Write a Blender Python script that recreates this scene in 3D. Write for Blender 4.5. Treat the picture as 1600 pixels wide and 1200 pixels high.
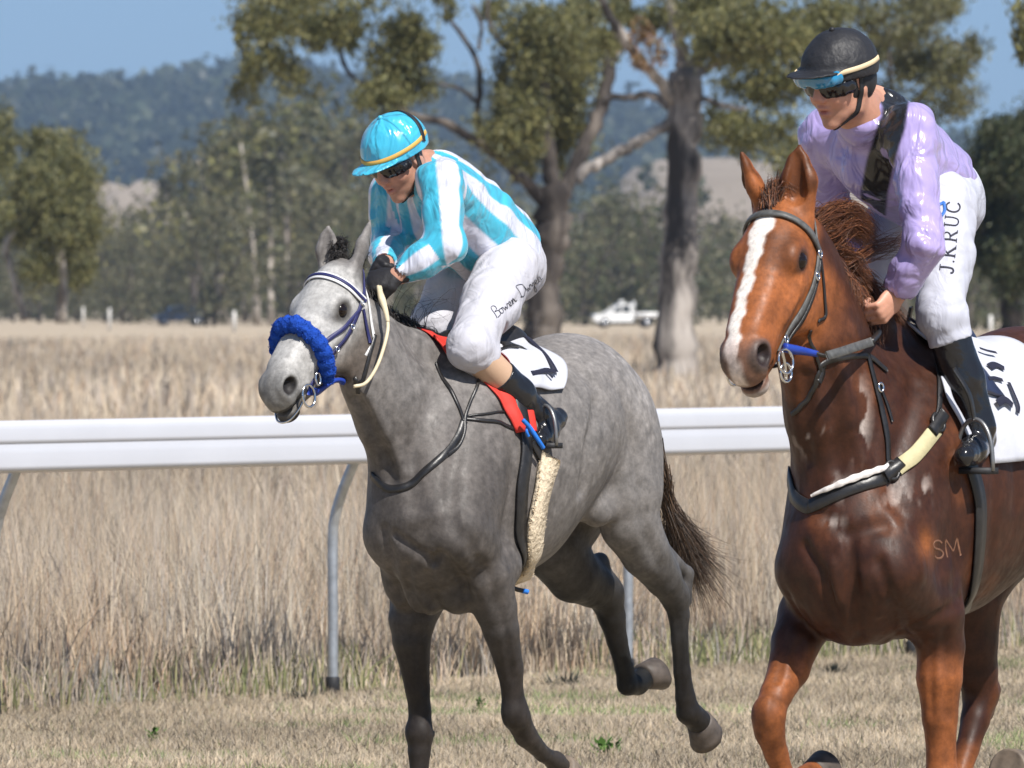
import bpy, math, random
import numpy as np
from mathutils import Vector, Matrix, Euler

# ------------------------------------------------------------------ scene, camera, light
for o in list(bpy.data.objects):
    bpy.data.objects.remove(o)
SC = bpy.context.scene
COL = SC.collection
FPX = 13560.0            # focal length in pixels of a 1600 px wide picture (a long telephoto)
CZ, HY = 1.75, 475.0     # eye height in metres, row of the horizon

cam_d = bpy.data.cameras.new('camera')
cam = bpy.data.objects.new('camera', cam_d); COL.objects.link(cam)
cam.location = (0, 0, CZ)
cam.rotation_euler = (math.radians(90) - math.atan((600 - HY) / FPX), 0, 0)
cam_d.sensor_width = 36.0
cam_d.lens = FPX / 1600 * 36.0
cam_d.clip_start, cam_d.clip_end = 1.0, 30000.0
cam_d.dof.use_dof = True
cam_d.dof.focus_distance = 26.3
cam_d.dof.aperture_fstop = 14.0
SC.camera = cam

SUN_EL, SUN_AZ = math.radians(50), math.radians(32)        # azimuth: to the right of straight behind the camera
TO_SUN = Vector((math.sin(SUN_AZ) * math.cos(SUN_EL), -math.cos(SUN_AZ) * math.cos(SUN_EL), math.sin(SUN_EL)))
world = bpy.data.worlds.new('World'); SC.world = world
world.use_nodes = True
wn, wl = world.node_tree.nodes, world.node_tree.links
wn.clear()
w_out = wn.new('ShaderNodeOutputWorld'); w_bg = wn.new('ShaderNodeBackground')
sky = wn.new('ShaderNodeTexSky'); sky.sky_type = 'NISHITA'
sky.sun_disc = False
sky.sun_elevation = SUN_EL
sky.sun_rotation = math.atan2(TO_SUN.x, TO_SUN.y)
sky.altitude = 600; sky.air_density = 1.0; sky.dust_density = 0.05; sky.ozone_density = 3.6
# the clear winter air is blue down to the hills: the sky is read a little higher up than the eye looks, everywhere alike
w_tc = wn.new('ShaderNodeTexCoord'); w_sep = wn.new('ShaderNodeSeparateXYZ'); w_mul = wn.new('ShaderNodeMath'); w_cmb = wn.new('ShaderNodeCombineXYZ'); w_nrm = wn.new('ShaderNodeVectorMath')
w_mul.operation = 'MULTIPLY_ADD'; w_mul.inputs[1].default_value = 0.72; w_mul.inputs[2].default_value = 0.12; w_nrm.operation = 'NORMALIZE'
wl.new(w_tc.outputs['Generated'], w_sep.inputs[0]); wl.new(w_sep.outputs[2], w_mul.inputs[0])
wl.new(w_sep.outputs[0], w_cmb.inputs[0]); wl.new(w_sep.outputs[1], w_cmb.inputs[1]); wl.new(w_mul.outputs[0], w_cmb.inputs[2])
wl.new(w_cmb.outputs[0], w_nrm.inputs[0]); wl.new(w_nrm.outputs[0], sky.inputs[0])
w_bg.inputs['Strength'].default_value = 0.080
wl.new(sky.outputs[0], w_bg.inputs[0]); wl.new(w_bg.outputs[0], w_out.inputs[0])

sun_d = bpy.data.lights.new('sun', 'SUN'); sun = bpy.data.objects.new('sun', sun_d); COL.objects.link(sun)
sun_d.energy = 5.0; sun_d.angle = math.radians(0.5); sun_d.color = (1.0, 0.955, 0.89)
sun.rotation_euler = TO_SUN.to_track_quat('Z', 'Y').to_euler()
sun.location = (5, 10, 40)
SC.view_settings.view_transform = 'Standard'; SC.view_settings.look = 'None'
SC.view_settings.exposure = 0.45; SC.view_settings.gamma = 1.0; SC.view_settings.use_curve_mapping = False
SC.render.engine = 'CYCLES'
SC.cycles.use_denoising = True
SC.cycles.max_bounces = 6; SC.cycles.diffuse_bounces = 3; SC.cycles.glossy_bounces = 3
SC.cycles.transmission_bounces = 4; SC.cycles.transparent_max_bounces = 6; SC.cycles.volume_bounces = 0

rng = np.random.default_rng(7)

# ------------------------------------------------------------------ helpers
def at(px, py, Y):
    """a picture position of the reference taken at Y metres from the camera -> world point"""
    return np.array([(px - 800.0) * Y / FPX, Y, CZ + (HY - py) * Y / FPX])
def gx(px, Y): return (px - 800.0) * Y / FPX

def tag(o, label=None, cat=None, group=None, kind=None):
    if label: o['label'] = label
    if cat: o['category'] = cat
    if group: o['group'] = group
    if kind: o['kind'] = kind
    return o

def empty(name, loc=(0, 0, 0), rz=0.0):
    o = bpy.data.objects.new(name, None); COL.objects.link(o)
    o.location = loc; o.rotation_euler = (0, 0, rz); o.empty_display_size = 0.2
    return o

def mesh_obj(name, V, F, mat=None, parent=None, smooth=True, col=None, loc=None):
    """V (n,3); F (m,3|4) int array or list of arrays; col (n,3) point colours"""
    me = bpy.data.meshes.new(name)
    V = np.asarray(V, np.float32)
    Fs = F if (isinstance(F, list) and isinstance(F[0], np.ndarray)) else [F]
    Fs = [np.asarray(f, np.int32) for f in Fs if len(f)]
    nl = sum(f.size for f in Fs); nf = sum(len(f) for f in Fs)
    me.vertices.add(len(V)); me.loops.add(nl); me.polygons.add(nf)
    me.vertices.foreach_set('co', V.ravel())
    me.loops.foreach_set('vertex_index', np.concatenate([f.ravel() for f in Fs]))
    tot = np.concatenate([np.full(len(f), f.shape[1], np.int32) for f in Fs])
    start = np.concatenate([[0], np.cumsum(tot)[:-1]]).astype(np.int32)
    me.polygons.foreach_set('loop_start', start)
    try: me.polygons.foreach_set('loop_total', tot)
    except Exception: pass
    if smooth: me.polygons.foreach_set('use_smooth', np.ones(nf, bool))
    if col is not None:
        a = me.color_attributes.new('col', 'FLOAT_COLOR', 'POINT')
        c4 = np.ones((len(V), 4), np.float32); c4[:, :3] = col
        a.data.foreach_set('color', c4.ravel())
    me.update(calc_edges=True); me.validate()
    if mat is not None:
        for m in (mat if isinstance(mat, (list, tuple)) else [mat]): me.materials.append(m)
    o = bpy.data.objects.new(name, me); COL.objects.link(o)
    if parent is not None: o.parent = parent
    if loc is not None: o.location = loc
    return o

class MB:
    """collects pieces of one mesh"""
    def __init__(s): s.V, s.F4, s.F3, s.C, s.n = [], [], [], [], 0
    def add(s, V, F4=None, F3=None, col=None):
        V = np.asarray(V, float).reshape(-1, 3)
        s.V.append(V)
        if F4 is not None and len(F4): s.F4.append(np.asarray(F4, int) + s.n)
        if F3 is not None and len(F3): s.F3.append(np.asarray(F3, int) + s.n)
        if col is not None:
            c = np.asarray(col, float)
            s.C.append(np.broadcast_to(c, (len(V), 3)))
        s.n += len(V); return s
    def box(s, lo, hi, col=None, M=None):
        x0, y0, z0 = lo; x1, y1, z1 = hi
        V = np.array([[x0,y0,z0],[x1,y0,z0],[x1,y1,z0],[x0,y1,z0],[x0,y0,z1],[x1,y0,z1],[x1,y1,z1],[x0,y1,z1]], float)
        if M is not None: V = V @ M[:3, :3].T + M[:3, 3]
        return s.add(V, [[0,3,2,1],[4,5,6,7],[0,1,5,4],[1,2,6,5],[2,3,7,6],[3,0,4,7]], col=col)
    def tube(s, P, r, seg=8, col=None, q=None, ax=None, cap=True):
        P = np.asarray(P, float); n = len(P)
        r = np.broadcast_to(np.asarray(r, float), (n,))
        T = np.gradient(P, axis=0); T /= np.linalg.norm(T, axis=1)[:, None] + 1e-9
        up = np.array([0, 0, 1.0]) if abs(T[0][2]) < 0.9 else np.array([1.0, 0, 0])
        rings = []; u = np.cross(T[0], up)
        th = np.linspace(0, 2 * np.pi, seg, endpoint=False)
        for i in range(n):
            u = u - T[i] * np.dot(u, T[i]); u /= np.linalg.norm(u) + 1e-9
            v = np.cross(T[i], u)
            rings.append(P[i] + r[i] * (np.cos(th)[:, None] * u + np.sin(th)[:, None] * v))
        V = np.concatenate(rings)
        i = np.arange(n - 1)[:, None] * seg; j = np.arange(seg)[None]; k = (j + 1) % seg
        F4 = np.stack([i + j, i + k, i + seg + k, i + seg + j], -1).reshape(-1, 4)
        F3 = []
        if cap:
            V = np.concatenate([V, P[:1], P[-1:]]); a, b = n * seg, n * seg + 1
            for q_ in range(seg):
                F3.append([a, (q_ + 1) % seg, q_]); F3.append([b, (n - 1) * seg + q_, (n - 1) * seg + (q_ + 1) % seg])
        if col is not None:
            c = np.asarray(col, float)
            if c.ndim == 2:
                c = np.repeat(c, seg, 0)
                if cap: c = np.concatenate([c, c[:1], c[-1:]])
            col = c
        return s.add(V, F4, F3, col)
    def build(s, name, mat, parent=None, smooth=True):
        F = []
        if s.F4: F.append(np.concatenate(s.F4))
        if s.F3: F.append(np.concatenate(s.F3))
        return mesh_obj(name, np.concatenate(s.V), F, mat, parent, smooth, np.concatenate(s.C) if s.C else None)

def spline(P, n=40, closed=False):
    """Catmull-Rom through the rows of P (any number of columns)"""
    P = np.asarray(P, float); m = len(P)
    if m == 2: 
        t = np.linspace(0, 1, n)[:, None]; return P[0] * (1 - t) + P[1] * t
    Q = np.concatenate([P[-1:], P, P[:2]]) if closed else np.concatenate([2 * P[:1] - P[1:2], P, 2 * P[-1:] - P[-2:-1]])
    segs = m if closed else m - 1
    d = np.linalg.norm(np.diff(np.concatenate([P, P[:1]]) if closed else P, axis=0)[:, :3], axis=1) + 1e-9
    cs = np.concatenate([[0], np.cumsum(d)]); tt = np.linspace(0, cs[-1], n, endpoint=not closed)
    out = []
    for t in tt:
        i = min(np.searchsorted(cs, t, 'right') - 1, segs - 1); f = (t - cs[i]) / d[i]
        a, b, c, e = Q[i], Q[i + 1], Q[i + 2], Q[i + 3]
        out.append(0.5 * (2 * b + (c - a) * f + (2 * a - 5 * b + 4 * c - e) * f * f + (3 * b - a - 3 * c + e) * f ** 3))
    return np.array(out)

# ---- materials
def nodes(name):
    m = bpy.data.materials.new(name); m.use_nodes = True
    nt = m.node_tree; b = nt.nodes['Principled BSDF']
    return m, nt, b
def setp(b, **kw):
    names = {'rough': 'Roughness', 'spec': 'Specular IOR Level', 'metal': 'Metallic', 'coat': 'Coat Weight', 'coat_rough': 'Coat Roughness',
             'sheen': 'Sheen Weight', 'sub': 'Subsurface Weight', 'ior': 'IOR', 'aniso': 'Anisotropic'}
    for k, v in kw.items(): b.inputs[names[k]].default_value = v
def rgb(c): return (c[0], c[1], c[2], 1.0)
def mat_plain(name, color, rough=0.6, spec=0.4, bump=0.0, bscale=200.0, var=0.0, vscale=8.0, stretch=(1, 1, 1), bdist=0.004, **kw):
    """one colour broken up by noise, with a fine relief"""
    m, nt, b = nodes(name); N, L = nt.nodes, nt.links
    setp(b, rough=rough, spec=spec, **kw)
    tc = N.new('ShaderNodeTexCoord'); mp = N.new('ShaderNodeMapping'); mp.inputs['Scale'].default_value = stretch
    L.new(tc.outputs['Object'], mp.inputs[0])
    if var > 0:
        nz = N.new('ShaderNodeTexNoise'); nz.inputs['Scale'].default_value = vscale; nz.inputs['Detail'].default_value = 5
        L.new(mp.outputs[0], nz.inputs['Vector'])
        rp = N.new('ShaderNodeValToRGB')
        rp.color_ramp.elements[0].color = rgb([max(0, c * (1 - var)) for c in color]); rp.color_ramp.elements[0].position = 0.3
        rp.color_ramp.elements[1].color = rgb([min(1, c * (1 + var)) for c in color]); rp.color_ramp.elements[1].position = 0.7
        L.new(nz.outputs[0], rp.inputs[0]); L.new(rp.outputs[0], b.inputs['Base Color'])
    else: b.inputs['Base Color'].default_value = rgb(color)
    if bump > 0:
        n2 = N.new('ShaderNodeTexNoise'); n2.inputs['Scale'].default_value = bscale; n2.inputs['Detail'].default_value = 4
        L.new(mp.outputs[0], n2.inputs['Vector'])
        bp = N.new('ShaderNodeBump'); bp.inputs['Strength'].default_value = bump; bp.inputs['Distance'].default_value = bdist
        L.new(n2.outputs[0], bp.inputs['Height']); L.new(bp.outputs[0], b.inputs['Normal'])
    return m
def mat_col(name, rough=0.6, spec=0.3, bump=0.0, bscale=200.0, var=0.15, vscale=60.0, stretch=(1, 1, 1), bdist=0.004, trans=0.0, **kw):
    """takes its colour from the mesh's own 'col' attribute, broken up by noise"""
    m, nt, b = nodes(name); N, L = nt.nodes, nt.links
    setp(b, rough=rough, spec=spec, **kw)
    at_ = N.new('ShaderNodeAttribute'); at_.attribute_name = 'col'
    tc = N.new('ShaderNodeTexCoord'); mp = N.new('ShaderNodeMapping'); mp.inputs['Scale'].default_value = stretch
    L.new(tc.outputs['Object'], mp.inputs[0])
    out = at_.outputs['Color']
    if var > 0:
        nz = N.new('ShaderNodeTexNoise'); nz.inputs['Scale'].default_value = vscale; nz.inputs['Detail'].default_value = 5
        L.new(mp.outputs[0], nz.inputs['Vector'])
        mr = N.new('ShaderNodeMapRange'); mr.inputs['From Min'].default_value = 0.3; mr.inputs['From Max'].default_value = 0.7
        mr.inputs['To Min'].default_value = 1 - var; mr.inputs['To Max'].default_value = 1 + var
        L.new(nz.outputs[0], mr.inputs[0])
        mx = N.new('ShaderNodeVectorMath'); mx.operation = 'SCALE'
        L.new(out, mx.inputs[0]); L.new(mr.outputs[0], mx.inputs['Scale']); out = mx.outputs[0]
    L.new(out, b.inputs['Base Color'])
    if bump > 0:
        n2 = N.new('ShaderNodeTexNoise'); n2.inputs['Scale'].default_value = bscale; n2.inputs['Detail'].default_value = 4
        L.new(mp.outputs[0], n2.inputs['Vector'])
        bp = N.new('ShaderNodeBump'); bp.inputs['Strength'].default_value = bump; bp.inputs['Distance'].default_value = bdist
        L.new(n2.outputs[0], bp.inputs['Height']); L.new(bp.outputs[0], b.inputs['Normal'])
    if trans > 0:
        tr = N.new('ShaderNodeBsdfTranslucent'); L.new(out, tr.inputs[0])
        mxs = N.new('ShaderNodeMixShader'); mxs.inputs[0].default_value = trans
        L.new(b.outputs[0], mxs.inputs[1]); L.new(tr.outputs[0], mxs.inputs[2])
        L.new(mxs.outputs[0], N['Material Output'].inputs['Surface'])
    return m
# ------------------------------------------------------------------ bodies: blended rounded volumes turned into ONE continuous skin
def smin(a, b, k):
    if k <= 0: return np.minimum(a, b)
    h = np.maximum(k - np.abs(a - b), 0) / k
    return np.minimum(a, b) - h * h * k * 0.25

class Field:
    def __init__(s, xs, ys, zs):
        s.ax = [np.asarray(a, np.float32) for a in (xs, ys, zs)]
        s.d = np.full([len(a) for a in s.ax], 0.5, np.float32)
    def _sub(s, lo, hi):
        sl = []
        for a, l, h in zip(s.ax, lo, hi):
            i = max(np.searchsorted(a, l) - 1, 0); j = min(np.searchsorted(a, h) + 1, len(a))
            if j - i < 2: return None
            sl.append(slice(i, j))
        return tuple(sl)
    def _grid(s, sl):
        return (s.ax[0][sl[0]][:, None, None], s.ax[1][sl[1]][None, :, None], s.ax[2][sl[2]][None, None, :])
    def _put(s, sl, f, k, op):
        D = s.d[sl]
        if op == 'u': s.d[sl] = smin(D, f, k)
        else: s.d[sl] = -smin(-D, f, k)
    def cap(s, p, r1, q, r2, k=0.03, ax=None, fl=1.0, fl2=None, op='u'):
        """rounded cone p(r1)-q(r2); ax: direction along which it is flattened to the fraction fl (fl2 at q)"""
        p = np.asarray(p, np.float32); q = np.asarray(q, np.float32)
        R = max(r1, r2); m = R * max(1.0, fl, fl2 or fl) + k + 0.02
        sl = s._sub(np.minimum(p, q) - m, np.maximum(p, q) + m)
        if sl is None: return s
        G = s._grid(sl); d = [g - c for g, c in zip(G, p)]
        b = q - p; L = float(b @ b) + 1e-12
        t = np.clip((d[0] * b[0] + d[1] * b[1] + d[2] * b[2]) / L, 0, 1)
        d = [d[i] - t * b[i] for i in range(3)]
        if ax is not None:
            fl2 = fl if fl2 is None else fl2
            ax = np.asarray(ax, np.float32); ax = ax / np.linalg.norm(ax)
            c = (d[0] * ax[0] + d[1] * ax[1] + d[2] * ax[2]) * (1.0 / (fl + (fl2 - fl) * t) - 1.0)
            d = [d[i] + ax[i] * c for i in range(3)]
        f = np.sqrt(d[0] ** 2 + d[1] ** 2 + d[2] ** 2) - (r1 + (r2 - r1) * t)
        if ax is not None: f = f * min(1.0, (fl + fl2) / 2 + 0.15)
        s._put(sl, f, k, op); return s
    def ell(s, c, r, R=None, k=0.03, op='u'):
        """ellipsoid; R rows = its axes"""
        c = np.asarray(c, np.float32); r = np.asarray(r, np.float32)
        m = float(r.max()) + k + 0.02
        sl = s._sub(c - m, c + m)
        if sl is None: return s
        G = s._grid(sl); d = [g - v for g, v in zip(G, c)]
        R = np.eye(3) if R is None else np.asarray(R, float)
        e = [d[0] * R[i][0] + d[1] * R[i][1] + d[2] * R[i][2] for i in range(3)]
        k0 = np.sqrt(sum((e[i] / r[i]) ** 2 for i in range(3))) + 1e-6
        k1 = np.sqrt(sum((e[i] / r[i] ** 2) ** 2 for i in range(3))) + 1e-6
        s._put(sl, k0 * (k0 - 1) / k1, k, op); return s
    def chain(s, pts, k=0.03, ax=None, ki=0.010):
        """one limb: rounded cones joined end to end (ki), then blended into the body (k). rows: x y z r [fl]"""
        P = np.array([list(p[:4]) for p in pts], np.float32); R = P[:, 3:4].max() + k + 0.03
        sl = s._sub(P[:, :3].min(0) - R, P[:, :3].max(0) + R)
        if sl is None: return s
        t = Field(s.ax[0][sl[0]], s.ax[1][sl[1]], s.ax[2][sl[2]])
        for i in range(len(pts) - 1):
            a, b = pts[i], pts[i + 1]
            t.cap(a[:3], a[3], b[:3], b[3], ki, ax, a[4] if len(a) > 4 else 1.0, b[4] if len(b) > 4 else 1.0)
        s.d[sl] = smin(s.d[sl], t.d, k); return s
    def hit(s, fr, px):
        """where the sight lines through the picture points px meet the skin"""
        px = np.asarray(px, float)[:, :2]; o = fr.local(np.array([[0, 0, CZ]]))[0]
        d = np.stack([(px[:, 0] - 800) / FPX, np.ones(len(px)), (HY - px[:, 1]) / FPX], 1) @ fr.M.T; d /= np.linalg.norm(d, axis=1)[:, None]
        t = np.full(len(px), fr.O[1] - 2.0)
        for _ in range(160):
            q = s.sample(o + d * t[:, None]); lo = np.array([a[0] for a in s.ax]); hi = np.array([a[-1] for a in s.ax]); P = o + d * t[:, None]
            out = ((P < lo) | (P > hi)).any(1); t = t + np.where(out, .03, np.clip(q * .6, -.05, .03))
        return o + d * t[:, None]
    def line(s, P, depth, width, n=14):
        """a soft furrow (depth > 0) or ridge (depth < 0) along the skin"""
        P = s.project(spline(np.asarray(P, float), n), 0.0, 10); R = width * 3
        sl = s._sub(P.min(0) - R, P.max(0) + R)
        if sl is None: return s
        G = s._grid(sl); best = None
        for i in range(n - 1):
            p, b = P[i].astype(np.float32), (P[i + 1] - P[i]).astype(np.float32); L = float(b @ b) + 1e-9
            d = [g_ - v for g_, v in zip(G, p)]; t = np.clip((d[0] * b[0] + d[1] * b[1] + d[2] * b[2]) / L, 0, 1)
            q = (d[0] - t * b[0]) ** 2 + (d[1] - t * b[1]) ** 2 + (d[2] - t * b[2]) ** 2
            best = q if best is None else np.minimum(best, q)
        s.d[sl] += (depth * np.exp(-best / (width * width))).astype(np.float32); return s
    def sample(s, P):
        P = np.asarray(P, np.float32); idx, fr = [], []
        for i in range(3):
            a = s.ax[i]; j = np.clip(np.searchsorted(a, P[:, i]) - 1, 0, len(a) - 2)
            idx.append(j); fr.append(np.clip((P[:, i] - a[j]) / (a[j + 1] - a[j]), 0, 1))
        o = 0
        for di in (0, 1):
            for dj in (0, 1):
                for dk in (0, 1):
                    w = (fr[0] if di else 1 - fr[0]) * (fr[1] if dj else 1 - fr[1]) * (fr[2] if dk else 1 - fr[2])
                    o = o + w * s.d[idx[0] + di, idx[1] + dj, idx[2] + dk]
        return o
    def grad(s, P, h=0.008):
        g = np.stack([(s.sample(P + np.eye(3)[i] * h) - s.sample(P - np.eye(3)[i] * h)) / (2 * h) for i in range(3)], 1)
        return g
    def project(s, P, off=0.0, it=6):
        """pull points onto the skin (plus off)"""
        P = np.array(P, float)
        for _ in range(it):
            d = s.sample(P) - off; g = s.grad(P); n2 = (g * g).sum(1) + 1e-6
            st = np.clip(d / np.maximum(n2, 0.05), -0.06, 0.06)
            P = P - st[:, None] * g
        return P
    def normal(s, P):
        g = s.grad(P); return g / (np.linalg.norm(g, axis=1)[:, None] + 1e-9)
    def skin(s):
        F = s.d; S = F < 0
        c = np.zeros([n - 1 for n in F.shape], np.int8)
        for a in (0, 1):
            for b in (0, 1):
                for e in (0, 1):
                    c += S[a:S.shape[0] - 1 + a, b:S.shape[1] - 1 + b, e:S.shape[2] - 1 + e]
        I = np.argwhere((c > 0) & (c < 8)); n = len(I)
        idm = np.full(c.shape, -1, np.int32); idm[I[:, 0], I[:, 1], I[:, 2]] = np.arange(n)
        cor = np.array([[a, b, e] for a in (0, 1) for b in (0, 1) for e in (0, 1)])
        val = np.stack([F[I[:, 0] + o[0], I[:, 1] + o[1], I[:, 2] + o[2]] for o in cor], 1)
        acc = np.zeros((n, 3)); cnt = np.zeros(n)
        for u in range(8):
            for v in range(u + 1, 8):
                if np.abs(cor[u] - cor[v]).sum() != 1: continue
                a, b = val[:, u], val[:, v]; m = (a < 0) != (b < 0)
                t = np.where(m, a / np.where(m, a - b, 1), 0)
                p = cor[u] + t[:, None] * (cor[v] - cor[u])
                acc[m] += p[m]; cnt[m] += 1
        p = acc / cnt[:, None]
        V = np.stack([s.ax[i][I[:, i]] + p[:, i] * (s.ax[i][I[:, i] + 1] - s.ax[i][I[:, i]]) for i in range(3)], 1)
        Q = []
        for axis in range(3):
            o1, o2 = [a for a in range(3) if a != axis]
            A = S; sh = list(S.shape)
            s0 = [slice(None)] * 3; s1 = [slice(None)] * 3
            s0[axis] = slice(0, sh[axis] - 1); s1[axis] = slice(1, sh[axis])
            for o in (o1, o2):
                s0[o] = slice(1, sh[o] - 1); s1[o] = slice(1, sh[o] - 1)
            a, b = S[tuple(s0)], S[tuple(s1)]
            E = np.argwhere(a != b)
            flip = a[E[:, 0], E[:, 1], E[:, 2]]
            E = E.copy(); E[:, o1] += 1; E[:, o2] += 1
            def cell(d1, d2):
                J = E.copy(); J[:, o1] += d1; J[:, o2] += d2
                return idm[J[:, 0], J[:, 1], J[:, 2]]
            q = np.stack([cell(-1, -1), cell(0, -1), cell(0, 0), cell(-1, 0)], 1)
            if axis == 1: flip = ~flip
            q[~flip] = q[~flip][:, ::-1]
            Q.append(q)
        Q = np.concatenate(Q); Q = Q[(Q >= 0).all(1)]
        # one light relaxing pass, then back onto the surface
        acc = np.zeros((n, 3)); cnt = np.zeros(n)
        for i in range(4):
            a, b = Q[:, i], Q[:, (i + 1) % 4]
            np.add.at(acc, a, V[b]); np.add.at(cnt, a, 1)
        ok = cnt > 0; V[ok] = 0.5 * V[ok] + 0.5 * acc[ok] / cnt[ok][:, None]
        V = s.project(V, 0.0, 2)
        return V, Q

def axis_lin(lo, hi, h, fine=None, hf=None):
    """axis samples with spacing h, hf inside the interval fine"""
    if fine is None: return np.arange(lo, hi + h, h)
    out = []; x = lo
    while x < hi:
        out.append(x); x += hf if fine[0] <= x < fine[1] else h
    out.append(x); return np.array(out)

class Frame:
    """body frame of a rider or horse: a = forwards, w = to its own left, z = up. Lean tilts it sideways about z0."""
    def __init__(s, O, h, lean=0.0, z0=0.9):
        s.O = np.array([O[0], O[1], 0.0]); h = np.array([h[0], h[1], 0.0]); s.h = h / np.linalg.norm(h)
        s.n = np.array([-s.h[1], s.h[0], 0.0]); s.lean, s.z0 = lean, z0
        s.M = np.stack([s.h, s.n, [0, 0, 1.0]])
    def p(s, px, py, w, lean=True):
        """frame point whose picture position is (px, py) and which lies w metres left of the body's middle plane"""
        t = (px - 800.0) / FPX; ww = w
        for _ in range(3):
            a = (t * (s.O[1] + ww * s.n[1]) - s.O[0] - ww * s.n[0]) / (s.h[0] - t * s.h[1])
            Y = s.O[1] + a * s.h[1] + ww * s.n[1]; z = CZ + (HY - py) * Y / FPX
            if lean: ww = w + s.lean * max(z - s.z0, 0)
        return np.array([a, ww, z])
    def world(s, L):
        L = np.asarray(L, float); return L @ s.M + s.O
    def local(s, W):
        return (np.asarray(W, float) - s.O) @ s.M.T
    def pix(s, L):
        W = s.world(np.atleast_2d(L)); return np.stack([800 + W[:, 0] * FPX / W[:, 1], HY - (W[:, 2] - CZ) * FPX / W[:, 1]], 1)
# ------------------------------------------------------------------ the land
def grass_ground(name, cols, scale=0.6, fine=9.0, bump=0.6):
    m, nt, b = nodes(name); N, L = nt.nodes, nt.links
    setp(b, rough=0.95, spec=0.1)
    tc = N.new('ShaderNodeTexCoord')
    n1 = N.new('ShaderNodeTexNoise'); n1.inputs['Scale'].default_value = scale; n1.inputs['Detail'].default_value = 8; n1.inputs['Roughness'].default_value = 0.65
    n2 = N.new('ShaderNodeTexNoise'); n2.inputs['Scale'].default_value = fine; n2.inputs['Detail'].default_value = 6
    L.new(tc.outputs['Object'], n1.inputs['Vector']); L.new(tc.outputs['Object'], n2.inputs['Vector'])
    r = N.new('ShaderNodeValToRGB'); e = r.color_ramp.elements
    e[0].position, e[0].color = 0.3, rgb(cols[0]); e[1].position, e[1].color = 0.7, rgb(cols[2])
    x = e.new(0.5); x.color = rgb(cols[1])
    mx = N.new('ShaderNodeMix'); mx.data_type = 'FLOAT'; mx.inputs[0].default_value = 0.45
    L.new(n1.outputs[0], mx.inputs[2]); L.new(n2.outputs[0], mx.inputs[3]); L.new(mx.outputs[0], r.inputs[0])
    L.new(r.outputs[0], b.inputs['Base Color'])
    bp = N.new('ShaderNodeBump'); bp.inputs['Strength'].default_value = bump; bp.inputs['Distance'].default_value = 0.05
    L.new(n2.outputs[0], bp.inputs['Height']); L.new(bp.outputs[0], b.inputs['Normal'])
    return m
m_field = grass_ground('dry_field', [(0.33, 0.265, 0.19), (0.42, 0.345, 0.255), (0.48, 0.40, 0.30)], 0.05, 1.2)
m_turf = grass_ground('mown_turf', [(0.29, 0.24, 0.165), (0.38, 0.315, 0.22), (0.45, 0.38, 0.275)], 1.3, 14.0)
m_bare = grass_ground('bare_slope', [(0.22, 0.18, 0.14), (0.29, 0.24, 0.19), (0.33, 0.28, 0.225)], 0.01, 0.05, 0.0)

# rail line: R0 under the rail at the middle post, RD along it (away from the camera), RN to the track side
R0 = np.array([gx(520, 38.75), 38.75]); RD = np.array([0.556, 0.831]); RN = np.array([RD[1], -RD[0]])
def rail_xy(u, v): return R0 + u * RD + v * RN       # v > 0 on the track side

ys = np.array([-30, 20, 60, 120, 250, 500, 900, 1500, 2500, 4000, 9000.0]); xs = np.linspace(-1, 1, 9)
V = [(x * (400 + 0.6 * max(y, 0)), y, 0) for y in ys for x in xs]
F = [[j * 9 + i, j * 9 + i + 1, j * 9 + 10 + i, j * 9 + 9 + i] for j in range(len(ys) - 1) for i in range(8)]
tag(mesh_obj('field_ground', V, F, m_field), kind='structure')
a, b_ = rail_xy(-45, -0.1), rail_xy(60, -0.1); c_, d_ = rail_xy(60, 30), rail_xy(-45, 30)
tag(mesh_obj('turf_track', [(p[0], p[1], 0.004) for p in (a, d_, c_, b_)], [[0, 1, 2, 3]], m_turf), kind='structure')

# ---- grass blades: arrays of bent slivers, one object for what nobody could count
def blades(name, XY, H, W, lean, colors, mat, two=True, tint=None):
    n = len(XY); ang = rng.uniform(0, 2 * np.pi, n); dirv = np.stack([np.cos(ang), np.sin(ang)], 1)
    la = rng.uniform(0, 2 * np.pi, n); lv = np.stack([np.cos(la), np.sin(la)], 1) * (np.abs(rng.normal(0, lean, n)) * H)[:, None]
    base = np.concatenate([XY, np.zeros((n, 1))], 1)
    ci = rng.choice(len(colors), n, p=[c[1] for c in colors]); C = np.array([c[0] for c in colors])[ci] * rng.uniform(0.75, 1.25, (n, 1))
    if tint is not None: C = C * tint
    h = (W / 2)[:, None] * dirv
    z = lambda k: np.concatenate([np.zeros((n, 2)), (H * k)[:, None]], 1)
    off = lambda v: np.concatenate([v, np.zeros((n, 1))], 1)
    if two:
        mid = base + off(lv * 0.35) + z(0.55); tip = base + off(lv) + z(1.0)
        Vv = np.stack([base - off(h), base + off(h), mid + off(h * 0.7), mid - off(h * 0.7), tip], 1).reshape(-1, 3)
        i = np.arange(n)[:, None] * 5
        o = mesh_obj(name, Vv, [i + np.array([[0, 1, 2, 3]]), i + np.array([[3, 2, 4]])], mat, smooth=False, col=np.repeat(C, 5, 0))
    else:
        tip = base + off(lv) + z(1.0)
        Vv = np.stack([base - off(h), base + off(h), tip], 1).reshape(-1, 3)
        i = np.arange(n)[:, None] * 3
        o = mesh_obj(name, Vv, i + np.array([[0, 1, 2]]), mat, smooth=False, col=np.repeat(C, 3, 0))
    return o
m_blade = mat_col('grass_blade', rough=0.8, spec=0.12, var=0.0, trans=0.35)
_N, _L = m_blade.node_tree.nodes, m_blade.node_tree.links     # blade normals bent upwards so the grass is lit evenly, like level ground
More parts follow.
